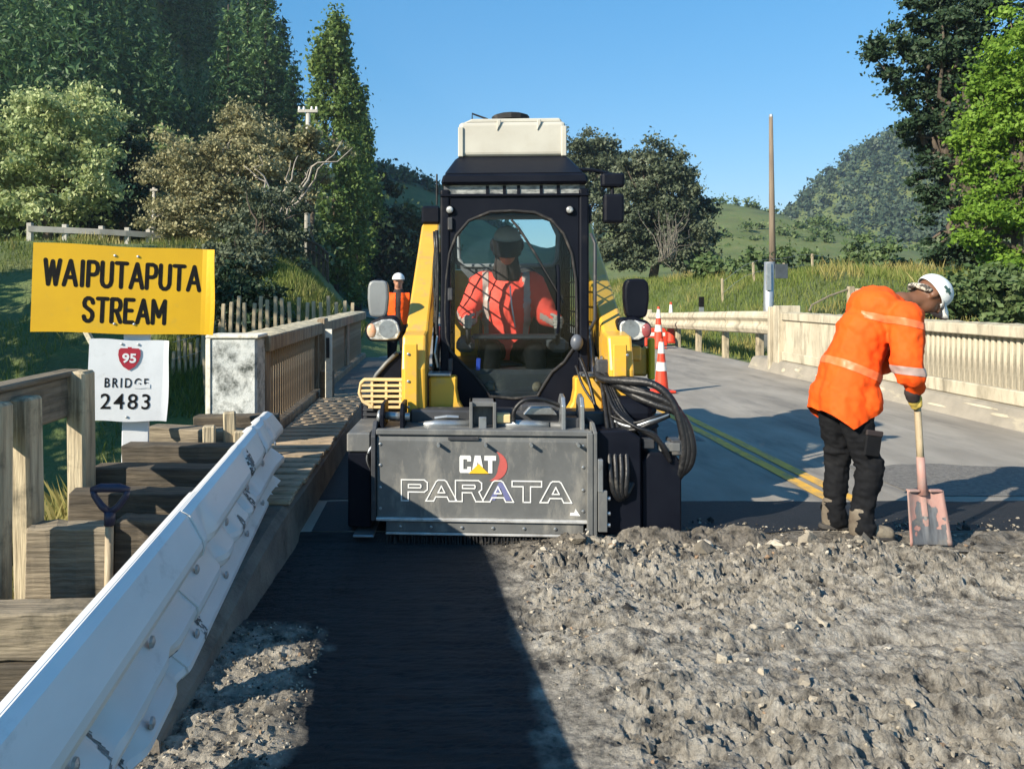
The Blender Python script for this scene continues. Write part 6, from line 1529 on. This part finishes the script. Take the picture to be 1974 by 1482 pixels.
bm = bmesh.new(); bm.from_mesh(cpm2); bmesh.ops.bisect_plane(bm, geom=bm.verts[:] + bm.edges[:] + bm.faces[:], plane_co=dh(0, 0, .03), plane_no=(0, -.1, 1), clear_inner=True); bmesh.ops.solidify(bm, geom=bm.faces[:], thickness=.004); bm.to_mesh(cpm2); bm.free()
dcap = dl(cpm2, "cap", M['grey_cap'])
# dark face shield and balaclava
fsh = MB(); rows = []
for j in range(7):
    for i in range(13):
        a = R(-80 + 160 * i / 12); v = j / 6
        rows.append(dh(math.sin(a) * (.100 - .008 * v), math.cos(a) * (.132 - .008 * v), .060 - .105 * v))
fsh.v = [tuple(p) for p in rows] + [tuple(p + Vector((0, .006, 0))) for p in rows]
for j in range(6):
    for i in range(12): a = j * 13 + i; fsh.f += [(a, a + 1, a + 14, a + 13), (91 + a, 91 + a + 13, 91 + a + 14, 91 + a + 1)]
dl(fsh.mesh("face_shield"), "face_shield", M['visor'])
bal = MB(); bal.ell(dh(0, -.050, -.060), (.098, .085, .090), dR); bal.cap((dx, 1.36, 1.64), (dx, 1.32, 1.74), .125, .10); dl(blob(bal, .012, 3), "hood", M['dark_cloth'])
for s in (-1, 1): dl(MB().ell(dh(s * .088, -.01, .01), (.028, .046, .054), dR).mesh("ear_muff"), "ear_muff", M['visor'])

# ---------------------------------------------------------------- the worker behind the machine
bx0, by0 = W(768, 560, 12.6).x, 12.6
bw = thing("person", "distant worker in white helmet and orange vest behind the loader's arm", "person", (bx0, by0, .02))
bd = MB(); bh, bR = head(bd, (bx0, by0, 1.70), (0, -1, -.05), (0, 0, 1))
bd.cap((bx0, by0 + .02, 1.48), (bx0, by0 + .01, 1.66), .075, .062); bd.cap((bx0, by0 + .02, .98), (bx0, by0 + .02, 1.38), .13, .14); bd.cap((bx0 - .17, by0 + .02, 1.43), (bx0 + .17, by0 + .02, 1.43), .06, .06)
for s in (-1, 1):
    bd.cap((bx0 + s * .19, by0 + .02, 1.42), (bx0 + s * .25, by0 + .03, 1.13), .05, .04); bd.cap((bx0 + s * .25, by0 + .03, 1.13), (bx0 + s * .25, by0 - .05, .88), .04, .03)
    for k in range(4): bd.cap((bx0 + s * .25 + (k - 1.5) * .018 * .5, by0 - .06 + (k - 1.5) * .02, .84), (bx0 + s * .24, by0 - .07 + (k - 1.5) * .02, .765 + .008 * abs(k - 1.4)), .011, .009, 6)
    bd.cap((bx0 + s * .24, by0 - .09, .86), (bx0 + s * .22, by0 - .115, .81), .012, .010, 6)
    bd.cap((bx0 + s * .09, by0 + .02, .95), (bx0 + s * .11, by0, .52), .085, .06); bd.cap((bx0 + s * .11, by0, .52), (bx0 + s * .11, by0 + .02, .11), .058, .038); bd.cap((bx0 + s * .11, by0, .09), (bx0 + s * .12, by0 - .12, .06), .04, .034)
def bl_(me, nm, m, par=bw): return link(nm, me, m, par, smooth=True)
bl_(blob(bd, .013, 3), "body", M['skin_light'])
sk = MB(); sk.cap((bx0, by0 + .02, .95), (bx0, by0 + .02, 1.36), .16, .175); sk.cap((bx0 - .18, by0 + .02, 1.42), (bx0 + .18, by0 + .02, 1.42), .085, .085); sk.cap((bx0, by0 + .02, 1.45), (bx0, by0 + .02, 1.53), .11, .085)
for s in (-1, 1): sk.cap((bx0 + s * .20, by0 + .02, 1.41), (bx0 + s * .26, by0 + .03, 1.13), .075, .06); sk.cap((bx0 + s * .26, by0 + .03, 1.13), (bx0 + s * .255, by0 - .04, .92), .058, .045)
jm2 = blob(sk, .014, 4, wrinkle=fold(75, .008, 10)); jo2 = bl_(jm2, "jacket", M['dark_cloth'])
ob = np.array([bx0, by0, .02])
band(jm2, lambda co: (np.abs(co[:, 0]) < .19) & (np.abs(co[:, 0]) > .035) & (co[:, 2] > .96) & (co[:, 2] < 1.49), "vest", M['hivis'], jo2, .012)
tr3 = MB()
for s in (-1, 1): tr3.cap((bx0 + s * .09, by0 + .02, .94), (bx0 + s * .11, by0, .52), .105, .08); tr3.cap((bx0 + s * .11, by0, .52), (bx0 + s * .11, by0 + .02, .14), .08, .065)
bl_(blob(tr3, .014, 4), "trousers", M['trouser'])
for s in (-1, 1): b_ = MB(); b_.cap((bx0 + s * .11, by0 + .01, .12), (bx0 + s * .11, by0 + .01, .075), .05, .05); b_.cap((bx0 + s * .11, by0, .075), (bx0 + s * .12, by0 - .14, .07), .048, .04); bl_(blob(b_, .012, 2), "boot", M['boot'])
hm = MB(); hm.ell(bh(0, -.005, .045), (.105, .125, .105), bR, 20, 12); hme = hm.mesh("helmet"); bm = bmesh.new(); bm.from_mesh(hme); bmesh.ops.bisect_plane(bm, geom=bm.verts[:] + bm.edges[:] + bm.faces[:], plane_co=bh(0, 0, .035), plane_no=(0, 0, 1), clear_inner=True); bmesh.ops.solidify(bm, geom=bm.faces[:], thickness=.005); bm.to_mesh(hme); bm.free()
ho = bl_(hme, "helmet", M['helmet']); MB().prism([(bx0 - .09, by0 - .09), (bx0 + .09, by0 - .09), (bx0 + .06, by0 - .165), (bx0 - .06, by0 - .165)], 1.732, 1.739, 'z').build("peak", M['helmet'], ho, bevel=.002)

# ================================================================== plants
def leaves(P, size, up=0.3, aspect=1.6, seed=0, out=None):
    """one small leaf-like quad at every point"""
    r = np.random.default_rng(seed); n = len(P)
    N = r.normal(size=(n, 3)); N[:, 2] += up
    if out is not None: N += out
    N /= np.linalg.norm(N, axis=1, keepdims=True) + 1e-9
    A = r.normal(size=(n, 3)); A -= N * (A * N).sum(1, keepdims=True); A /= np.linalg.norm(A, axis=1, keepdims=True) + 1e-9
    B = np.cross(N, A); s = (size if np.ndim(size) else np.full(n, size)) * (0.6 + 0.8 * r.random(n))
    A = A * (s * aspect * .5)[:, None]; B = B * (s * .5)[:, None]
    V = np.stack([P - A, P - B * .9 + A * .1, P + A, P + B * .9 + A * .1], 1).reshape(-1, 3)
    return V
def leaf_obj(name, V, m, parent=None, kind=None):
    n = len(V) // 4; return link(name, np_mesh(name, V, np.arange(n * 4).reshape(-1, 4)), m, parent, kind=kind)
def clump_points(C, rad, per, seed=0, flat=.75, inner=.45):
    r = np.random.default_rng(seed); D = r.normal(size=(len(C) * per, 3)); D /= np.linalg.norm(D, axis=1, keepdims=True)
    D[:, 2] = np.where(D[:, 2] < -.2, D[:, 2] * .6, D[:, 2])
    rr = np.abs(r.normal(size=len(D))) * .48 + .22
    R_ = np.repeat(rad, per) if np.ndim(rad) else np.full(len(D), rad)
    return np.repeat(C, per, 0) + D * (R_ * rr)[:, None] * np.array([1, 1, flat]), D

LM = {}
LM['pale'] = leaf_mat("pale_green_leaves", [(.08, .13, .04), (.26, .33, .12), (.46, .51, .24), (.60, .62, .38)], .3)
LM['olive'] = leaf_mat("olive_leaves", [(.09, .095, .042), (.23, .22, .11), (.36, .335, .18), (.46, .42, .26)], .25)
LM['poplar'] = leaf_mat("poplar_leaves", [(.032, .062, .016), (.080, .135, .032), (.14, .21, .052), (.20, .27, .085)], .3)
LM['dark'] = leaf_mat("dark_green_leaves", [(.010, .022, .012), (.020, .042, .020), (.036, .066, .030), (.06, .09, .045)], .15)
LM['pine'] = leaf_mat("pine_needles", [(.010, .030, .014), (.036, .088, .036), (.095, .18, .065), (.24, .34, .12)], .25, nscale=.10)
LM['bush'] = leaf_mat("native_bush_leaves", [(.024, .048, .018), (.058, .098, .032), (.105, .15, .055), (.17, .205, .095)], .2, nscale=.08)
LM['gum'] = leaf_mat("grey_green_leaves", [(.028, .042, .024), (.066, .086, .048), (.115, .138, .082), (.185, .20, .135)], .2)
LM['lime'] = leaf_mat("bright_green_leaves", [(.050, .115, .012), (.11, .21, .022), (.18, .30, .035), (.25, .38, .06)], .4, nscale=.5)
LM['grass'] = leaf_mat("grass_blades", [(.060, .105, .018), (.115, .165, .030), (.19, .22, .055), (.30, .27, .10)], .35, nscale=.35)
LM['grass_dry'] = leaf_mat("dry_grass_blades", [(.10, .12, .03), (.22, .21, .06), (.34, .29, .10), (.42, .36, .16)], .3, nscale=.8)
M['bark'] = mat("bark", (.115, .092, .068), (.06, .048, .037), rough=.95, scale=3, stretch=(4, 4, .6), bump=.7, bscale=6)
M['bark_pale'] = mat("pale_dead_wood", (.36, .33, .28), (.24, .21, .175), rough=.9, scale=3, stretch=(4, 4, .6), bump=.4, bscale=8)

def limb(mb, a, b, r0, r1, wob=.08, seed=0, n=7):
    r = np.random.default_rng(seed); a = Vector(a); b = Vector(b); L_ = (b - a).length
    pts = []
    for i in range(n):
        t = i / (n - 1); p = a.lerp(b, t); k = math.sin(math.pi * t) * wob * L_
        pts.append(p + Vector(r.normal(size=3) * k * .35) + Vector((0, 0, .12 * L_ * math.sin(math.pi * t) * .4)))
    mb.tube(pts, [r0 + (r1 - r0) * i / (n - 1) for i in range(n)], 7)

def broad_tree(name, label, base, ells, leafm, nclump, per, crad, lsize, seed, group=None, cat="tree", trunk_r=.2, bark=None, up=.3, limbs=10, shell=.55):
    """trunk, limbs and a crown of leaf clumps filling a few overlapping lobes"""
    r = np.random.default_rng(seed); t = thing(name, label, cat, tuple(base), (0, 0, 0), group); base = Vector(base)
    vol = np.array([e[1][0] * e[1][1] * e[1][2] for e in ells]) ** .7; pick = r.choice(len(ells), nclump, p=vol / vol.sum())
    C = []
    for k in pick:
        c, e = ells[k]; d = r.normal(size=3); d /= np.linalg.norm(d); rr = shell + (1 - shell) * r.random() ** .7
        C.append(np.array(c) + d * np.array(e) * rr * (1 + .18 * r.normal()))
    C = np.array(C); rad = crad * (.55 + .9 * r.random(nclump))
    P, D = clump_points(C, rad, per, seed + 1)
    leaf_obj("crown", leaves(P, lsize, up, 1.6, seed + 2, D * .6), leafm, t)
    mb = MB(); top = np.mean([e[0] for e in ells], 0)
    limb(mb, base - Vector((0, 0, .5)), Vector(top), trunk_r, trunk_r * .35, .05, seed + 3)
    ix = r.choice(nclump, min(limbs, nclump), replace=False)
    for i in ix:
        a = base.lerp(Vector(top), .3 + .5 * r.random()); limb(mb, a, Vector(C[i]), trunk_r * .38, trunk_r * .06, .15, seed + 10 + int(i))
    mb.build("trunk", bark or M['bark'], t, smooth=True)
    return t
def E(px, py, Y, rx, ry, rz): p = W(px, py, Y); return ((p.x, p.y, p.z), (rx, ry, rz))
def gbase(px, Y): x = W(px, 0, Y).x; return (x, Y, HZ(x, Y))

# --- left side
broad_tree("broadleaf_tree", "large pale green broadleaf tree at the photo's left edge above the guard rail", gbase(90, 37),
           [E(70, 300, 37, 3.4, 3, 3.0), E(130, 240, 37, 2.4, 2.4, 1.9), E(0, 290, 37, 2.6, 2.4, 2.4), E(190, 330, 36, 1.7, 1.7, 2.0), E(60, 380, 36, 3.4, 2.4, 1.6)], LM['pale'], 190, 240, .75, .13, 101, trunk_r=.3)
broad_tree("broadleaf_tree", "dark leafy tree between the pale tree and the olive shrub", gbase(235, 40),
           [E(225, 350, 41, 2.4, 2, 2.2), E(260, 310, 41, 1.7, 1.7, 1.5), E(235, 410, 40, 2.6, 2, 1.6)], LM['dark'], 80, 190, .8, .15, 105, trunk_r=.22)
broad_tree("broadleaf_tree", "small yellow green tree peeping over the olive shrub", gbase(320, 42), [E(310, 285, 42, 1.5, 1.2, 1.3), E(285, 300, 42, 1.2, 1, 1.2)], LM['pale'], 28, 120, .6, .20, 109, trunk_r=.15)
broad_tree("shrub_tree", "wide olive brown shrubby tree above the right half of the yellow board", gbase(430, 29),
           [E(400, 350, 29, 2.1, 1.6, 1.5), E(470, 260, 30, 1.25, 1.2, 1.2), E(345, 330, 29, 1.1, 1.1, 1.2), E(380, 420, 28.5, 2.0, 1.3, 1.2), E(500, 350, 29, 1.1, 1.1, 1.2)], LM['olive'], 170, 240, .55, .085, 113, trunk_r=.16, bark=M['bark_pale'], limbs=20)
broad_tree("shrub_tree", "dark twiggy shrub standing right of the yellow board", gbase(490, 24),
           [E(495, 440, 24, 1.1, 1, 1.2), E(470, 500, 23, .9, .8, .8), E(530, 400, 25, 1.0, .9, .9), E(545, 480, 24.5, .7, .7, .8)], LM['gum'], 90, 170, .40, .075, 117, trunk_r=.12, limbs=22)
dwt = thing("dead_branches", "bare pale branches arching over the olive shrub toward the poplar", "branches", gbase(560, 27.5))
mb = MB()
for k, (a, b) in enumerate((((535, 460), (660, 270)), ((545, 450), (600, 320)), ((530, 450), (560, 310)), ((540, 420), (680, 285)), ((520, 420), (500, 300)), ((548, 400), (575, 300)), ((555, 430), (590, 360)), ((530, 400), (470, 320)))):
    limb(mb, W(*a, 27.5), W(*b, 27.2 + .3 * (k % 3)), .055, .012, .18, 300 + k, 9)
limb(mb, W(540, 560, 27.5), W(538, 430, 27.5), .10, .06, .04, 320)
mb.build("branch", M['bark_pale'], dwt, smooth=True)
broad_tree("shrub_tree", "thin olive topped shrub behind the pale branches", gbase(610, 33), [E(620, 285, 33, 1.4, 1.0, .8), E(560, 290, 33, 1.1, 1, .9), E(590, 350, 33, 1.0, .8, .9)], LM['olive'], 44, 130, .5, .13, 121, trunk_r=.12)

# trees on the verge just outside the picture: they shade the stream bank, the signs and the end block
for k, (x, y, ells_, lab) in enumerate((
        (-12.5, 5.5, [((-12.5, 5.5, 5.6), (2.4, 2.4, 2.6)), ((-11.2, 7.0, 4.2), (1.8, 1.8, 1.8))], "broad stream bank tree outside the photo's left edge, nearest of its row"),
        (-15.5, 10.5, [((-15.5, 10.5, 6.2), (2.8, 2.8, 3.2)), ((-14.0, 9.0, 4.4), (2.0, 2.0, 2.0))], "broad stream bank tree outside the photo's left edge, middle of its row"),
        (-19.5, 15.5, [((-19.5, 15.5, 7.0), (3.2, 3.2, 3.6)), ((-17.5, 13.5, 5.0), (2.0, 2.2, 2.2))], "broad stream bank tree outside the photo's left edge, farthest of its row"))):
    broad_tree("verge_tree", lab, (x, y, HZ(x, y)), ells_, LM['dark'], 60, 130, .75, .22, 700 + 9 * k, trunk_r=.2, limbs=8, shell=.3, group="trees along the stream bank")

for k, (px, py, Y, rx, rz, lab) in enumerate(((440, 575, 18.5, .75, .8, "dark shrub directly right of the yellow board's lower corner"), (490, 590, 18, .7, .65, "dark shrub between the yellow board and the grassy mound"), (455, 510, 21, .9, .8, "dark shrub below the olive tree right of the yellow board"), (545, 560, 22.5, .8, .6, "low dark shrub on the left shoulder of the grassy mound"))):
    broad_tree("shrub", lab, gbase(px, Y), [E(px, py, Y, rx, rx * .8, rz), E(px + 14, py + 20, Y - .4, rx * .7, rx * .6, rz * .7)], LM['dark'] if k != 2 else LM['gum'], 44, 150, .34, .075, 560 + k * 7, cat="shrub", trunk_r=.05, limbs=12, group="dark shrubs on the stream bank")

# --- poplar
def poplar(label, px, Y, top, bot, wpx, m, seed, per=130):
    b = gbase(px, Y); t = thing("poplar_tree", label, "tree", b); r = np.random.default_rng(seed)
    z0 = b[2]; z1 = W(0, top, Y).z; hw = wpx / 2 * Y / F; C = []
    for k in range(230):
        f = r.random() ** .85; z = z0 + (z1 - z0) * (.04 + .96 * f); ww = hw * (min(1, .55 + f * 1.6) * (1 - f ** 2.6) ** .8 + .03); a = r.random() * 6.28; rr = ww * (.45 + .55 * r.random() ** .6)
        C.append((b[0] + math.cos(a) * rr + .12 * hw * math.sin(z * .9), Y + math.sin(a) * rr, z))
    C = np.array(C); P, D = clump_points(C, hw * (.16 + .20 * r.random(len(C))), per, seed + 1, flat=1.9)
    leaf_obj("crown", leaves(P, .21, .2, 1.5, seed + 2, D * .6), m, t)
    mb = MB(); mb.tube([(b[0], Y, z0 - .5), (b[0], Y, z1 - 1)], [.35, .05], 8); mb.build("trunk", M['bark'], t, smooth=True); return t
poplar("tall slender poplar rising above the road left of the loader", 645, 58, 44, 545, 145, LM['poplar'], 131, 150)
poplar("shorter dark poplar beside the tall one's right flank", 690, 66, 215, 555, 95, LM['poplar'], 141, 90)

# --- dark trees and hillside woods behind the loader's left
broad_tree("broadleaf_tree", "dark round tree at the roadside between poplar and loader", gbase(735, 75), [E(730, 430, 75, 2.6, 2.4, 4.5), E(745, 500, 75, 2.6, 2.4, 3.0)], LM['dark'], 60, 130, 1.1, .34, 145, trunk_r=.3)
broad_tree("broadleaf_tree", "mid green tree seen just left of the loader's arm", gbase(795, 80), [E(790, 450, 80, 3.2, 2.4, 2.6), E(830, 500, 80, 3.4, 2.4, 2.4), E(775, 520, 78, 2.2, 2, 2.0)], LM['bush'], 70, 120, 1.1, .36, 149, trunk_r=.3)

# --- pines
def pine_verts(h, seed, dens=1.0, q=.5):
    r = np.random.default_rng(seed); P = []; A = []; 
    lv_ = int(h * 1.5)
    for i in range(lv_):
        f = i / lv_; z = h * (.10 + .90 * f); Lb = h * .19 * (1 - f) ** .75 + .25; nb = int(5 + 4 * (1 - f))
        a0 = r.random() * 6.28
        for k in range(nb):
            a = a0 + 6.283 * k / nb + r.normal() * .2; d = np.array([math.cos(a), math.sin(a), .10 + .25 * f + r.normal() * .06]); Lk = Lb * (.7 + .5 * r.random())
            m_ = max(3, int(Lk * 4.6 * dens))
            s = (np.arange(m_) + .6) / m_
            pts = np.array([0, 0, z]) + d[None] * (s * Lk)[:, None] - np.array([0, 0, 1])[None] * (.20 * Lk * s ** 2)[:, None] + r.normal(size=(m_, 3)) * np.array([.16, .16, .10])
            P.append(pts)
    P = np.concatenate(P); return P
pine_base = [pine_verts(h, 200 + i, .78) for i, h in enumerate((17, 19, 21, 15))]
def put_pines(xyz, seed, lsize):
    r = np.random.default_rng(seed); out = []
    for (x, y, z) in xyz:
        P = pine_base[r.integers(4)]; a = r.random() * 6.28; s = .75 + .45 * r.random()
        Q = P * s; X = Q[:, 0] * math.cos(a) - Q[:, 1] * math.sin(a); Yq = Q[:, 0] * math.sin(a) + Q[:, 1] * math.cos(a)
        out.append(np.stack([X * 1.15 + x, Yq * 1.15 + y, Q[:, 2] + z], -1))
    P = np.concatenate(out); return leaves(P, lsize * (.7 + .004 * P[:, 1]), .5, 3.0, seed)
r_ = np.random.default_rng(77); pos = []
gy = 52.0
while gy < 150:
    sp = 3.6 + gy * .012; gx_ = -.62 * gy - 6
    while gx_ < -4 - .10 * (gy - 60):
        x = gx_ + r_.normal() * sp * .25; y = gy + r_.normal() * sp * .25; z = HZ(x, y)
        if z > 4.5 and x < -.212 * y: pos.append((x, y, z - .6))
        gx_ += sp
    gy += sp * .95
leaf_obj("pine_forest", put_pines(pos, 78, .235), LM['pine'], kind="stuff")
# the pines that stand out along the wood's right edge
for k, (px, Y, topy, lab) in enumerate(((478, 74, -60, "dark pine on the wood's edge, fourth left of the poplar"), (512, 72, -20, "tall dark pine on the wood's edge whose tip leaves the frame"), (545, 76, 40, "dark pine with ragged side branches left of the poplar"), (566, 70, 130, "short dark pine next to the poplar's left flank"), (440, 66, 20, "dark pine on the wood's edge behind the olive shrub"))):
    b = gbase(px, Y); h = W(0, topy, Y).z - b[2] + .5; t = thing("pine_tree", lab, "tree", b, group="pines at the wood's edge")
    P = pine_verts(h, 400 + k, 3.0); P[:, :2] *= .85; P = P + np.array(b)
    leaf_obj("crown", leaves(P, .19, .4, 3.0, 410 + k), LM['pine'], t)
    MB().tube([(b[0], b[1], b[2] - .5), (b[0], b[1], b[2] + h)], [.35, .04], 7).build("trunk", M['bark'], t, smooth=True)
# bush at the foot of the hillside
def bush_patch(name, pts, leafm, per, crad, lsize, seed):
    C = np.array(pts); P, D = clump_points(C, crad * (.6 + .8 * np.random.default_rng(seed).random(len(C))), per, seed, flat=.8); leaf_obj(name, leaves(P, lsize, .3, 1.5, seed + 1, D * .6), leafm, kind="stuff")
pts = []
for k in range(420):
    y = r_.uniform(42, 62); x = r_.uniform(-.62, -.16) * y; pts.append((x, y, HZ(x, y) + r_.uniform(.4, 4.0)))
bush_patch("hillside_bush", pts, LM['bush'], 80, 1.5, .36, 501)
pts = []
for k in range(260):
    y = r_.uniform(235, 275); x = r_.uniform(-75, 25); pts.append((x, y, HZ(x, y) + r_.uniform(.3, 3)))
for k in range(120):
    y = r_.uniform(95, 150); x = r_.uniform(-14, 0) * y / 100; pts.append((x, y, HZ(x, y) + r_.uniform(.5, 3.5)))
bush_patch("distant_bush", pts, LM['bush'], 60, 3.0, .95, 503)

# --- right side: tree group behind the loader, hill bush, scrub
broad_tree("broadleaf_tree", "tall grey green gum tree showing over the loader's roof mirrors", gbase(1130, 66), [E(1130, 300, 66, 3.4, 3, 2.0), E(1165, 340, 66, 3.2, 3, 2.6), E(1110, 360, 66, 3.2, 3, 3)], LM['gum'], 150, 170, .9, .18, 151, trunk_r=.4)
broad_tree("broadleaf_tree", "dark domed tree with bare grey twigs right of the loader's cab", gbase(1260, 58), [E(1250, 330, 58, 2.6, 2.4, 2.0), E(1285, 370, 58, 2.9, 2.4, 2.4), E(1240, 420, 58, 3.6, 2.6, 2.6), E(1310, 430, 57, 2.2, 2, 2.4), E(1200, 440, 58, 2.6, 2.4, 2.4), E(1255, 485, 57, 3.6, 2.0, 1.3), E(1320, 495, 57, 1.8, 1.6, 1.2)], LM['gum'], 350, 165, .80, .17, 155, trunk_r=.4, limbs=26)
broad_tree("broadleaf_tree", "small dark tree capping the right shoulder of the domed tree", gbase(1335, 60), [E(1330, 420, 60, 1.7, 1.6, 2.2), E(1345, 470, 60, 1.5, 1.5, 1.6), E(1310, 350, 61, 1.0, 1, 1.2)], LM['dark'], 55, 170, .8, .20, 159, trunk_r=.25)
tw2 = thing("bare_tree", "leafless grey twigged tree in front of the domed tree", "tree", gbase(1290, 50)); mb = MB(); rr_ = np.random.default_rng(88)
for k in range(34):
    px = 1290 + rr_.normal() * 34; a = W(1285 + rr_.normal() * 12, 505, 50); b = W(px, 400 + abs(rr_.normal()) * 45, 50 + rr_.normal()); limb(mb, a, b, .024, .006, .12, 600 + k, 6)
mb.build("branch", mat("grey_twigs", (.20, .18, .15), (.13, .115, .095), rough=.9), tw2, smooth=True)
pts = []
for k in range(1150):
    x = r_.normal(236, 56); y = r_.uniform(290, 400); pts.append((x, y, HZ(x, y) + r_.uniform(.0, 3.0)))
bush_patch("hill_bush", pts, leaf_mat("distant_hill_leaves", [(.022, .044, .024), (.040, .068, .038), (.062, .092, .052), (.085, .11, .068)], .1, nscale=.02), 52, 4.4, 1.3, 505)
pts = []
for k in range(260):
    x = r_.uniform(40, 100); y = r_.uniform(118, 175); 
    if vnoise(np.array([x * .06]), np.array([y * .06]), seed=90)[0] > -.1: pts.append((x, y, HZ(x, y) + r_.uniform(-.6, 1.2)))
bush_patch("scrub_on_hill", pts, LM['bush'], 60, 1.4, .42, 507)
# shrubs along the bank (countable ones as things)
for k, (px, py, Y, rx, rz, lab) in enumerate(((1400, 545, 34, 1.7, 1.3, "rounded green shrub on the bank below the grassy hill"), (1455, 530, 38, 1.9, 1.4, "rounded green shrub on the bank just left of the galvanised post"), (1545, 530, 40, 2.6, 1.3, "wide green shrub on the bank right of the galvanised post"), (1620, 520, 44, 2.6, 1.5, "green shrub on the bank above the worker's bent back"), (1700, 535, 36, 2.2, 1.4, "olive shrub on the bank left of the white cap"))):
    broad_tree("shrub", lab, gbase(px, Y), [E(px, py, Y, rx, rx * .8, rz), E(px - 25, py + 14, Y - .5, rx * .7, rx * .6, rz * .8)], LM['bush'], 46, 120, .55, .17, 520 + k * 7, cat="shrub", trunk_r=.08, limbs=6, group="shrubs on the bank")
# --- big trees at the right edge
broad_tree("conifer_tree", "big dark conifer leaning in from the upper right corner", gbase(1900, 24), [E(1790, 110, 24, 1.5, 1.4, 1.5), E(1850, 30, 24, 1.8, 1.6, 1.5), E(1830, 240, 24, 1.5, 1.4, 1.5), E(1690, 110, 24, .75, .6, .55), E(1720, 190, 24, .6, .5, .5), E(1745, 235, 24, .6, .5, .3), E(1900, 150, 24.5, 2.0, 1.6, 2.4), E(1800, 350, 24, .8, .8, .9), E(1870, 420, 24, 1.2, 1.2, 1.4), E(1880, 520, 24, 1.3, 1.1, 1.2)], LM['dark'], 330, 190, .40, .09, 161, trunk_r=.35, limbs=40, shell=.35)
broad_tree("broadleaf_tree", "bright green leafy tree filling the right edge of the photo", gbase(1965, 20), [E(1950, 160, 20, .9, 1.2, 1.6), E(1935, 320, 20, 1.0, 1.2, 1.5), E(1975, 250, 20, 1.2, 1.2, 2.4), E(1925, 440, 20, 1.0, 1.0, 1.1), E(1960, 540, 20, .9, .9, 1.0), E(2050, 300, 20, 1.2, 1.2, 3)], LM['lime'], 220, 230, .42, .076, 171, trunk_r=.2, limbs=24)
broad_tree("shrub", "dark shrub at the foot of the right edge trees beside the parapet", gbase(1900, 18), [E(1880, 560, 18, .9, .8, .6), E(1960, 570, 17.5, .9, .8, .6), E(1840, 590, 18, .5, .5, .35)], LM['bush'], 60, 150, .33, .10, 181, cat="shrub", trunk_r=.06, limbs=8)

# --- grass
def grass_patch(name, xy, hmin, hmax, wd, m, seed):
    r = np.random.default_rng(seed); n = len(xy); x, y = xy[:, 0], xy[:, 1]; z = height(x, y) - .02
    a = r.random(n) * 6.28; h = hmin + (hmax - hmin) * r.random(n) ** 1.4; ln = r.normal(size=(n, 2)) * .22 * h[:, None]
    dx_, dy_ = np.cos(a) * wd / 2, np.sin(a) * wd / 2
    V = np.stack([np.stack([x - dx_, y - dy_, z], -1), np.stack([x + dx_, y + dy_, z], -1), np.stack([x + dx_ * .6 + ln[:, 0] * .5, y + dy_ * .6 + ln[:, 1] * .5, z + h * .6], -1), np.stack([x + ln[:, 0], y + ln[:, 1], z + h], -1)], 1).reshape(-1, 3)
    leaf_obj(name, V, m, kind="stuff")
def scat(n, x0, x1, y0, y1, seed, thr=None, sc=.5):
    r = np.random.default_rng(seed); x = r.uniform(x0, x1, n); y = y0 + (y1 - y0) * r.random(n)
    if thr is not None: k = fbm(x * sc, y * sc, o=2, seed=seed) > thr; x, y = x[k], y[k]
    return np.stack([x, y], -1)
q = scat(70000, 6.9, 24, 15.5, 44, 601); k = q[:, 0] > (xc(q[:, 1]) + 4.6); q = q[k]
d_ = vnoise(q[:, 0] * .5, q[:, 1] * .5, seed=12) > -.38
grass_patch("bank_grass", q[d_], .12, .42, .022, LM['grass'], 602); grass_patch("dry_bank_grass", q[~d_], .12, .55, .02, LM['grass_dry'], 603)
grass_patch("mound_grass", scat(26000, -7, -2.0, 16.5, 24, 605), .12, .34, .022, LM['grass'], 606)
grass_patch("gully_grass", scat(60000, -19, -2.1, 5.5, 28, 607, -.3), .10, .36, .02, LM['grass'], 608)
grass_patch("shelf_grass", scat(9000, -18, -5, 24, 33, 609, -.1), .15, .45, .04, LM['grass_dry'], 610)
grass_patch("fence_grass", scat(9000, -3.4, -2.02, 3.2, 6.6, 611, -.35, 2.0), .12, .50, .012, LM['grass_dry'], 612)
grass_patch("verge_grass", scat(2600, -1.55, -1.2, 2.4, 5.5, 613, .15, 3.0), .04, .16, .008, LM['grass'], 614)

# ================================================================== thin haze in the air
hm = bpy.data.materials.new("thin_air_haze"); hm.use_nodes = True
hn = hm.node_tree
for n in list(hn.nodes): hn.nodes.remove(n)
ho_ = hn.nodes.new("ShaderNodeOutputMaterial"); pv = hn.nodes.new("ShaderNodeVolumePrincipled")
pv.inputs["Color"].default_value = (0.72, 0.84, 1.0, 1); pv.inputs["Density"].default_value = 0.00036; pv.inputs["Anisotropy"].default_value = 0.3
hn.links.new(pv.outputs[0], ho_.inputs["Volume"])
zmin = min(v.co.z for v in terrain.data.vertices); zmax = max(v.co.z for v in terrain.data.vertices)
MB().b2((-760, -40, zmin - 1.0), (760, 1490, max(zmax + 12.0, 40.0))).build("haze", hm, kind="stuff")
SC.cycles.volume_bounces = 0
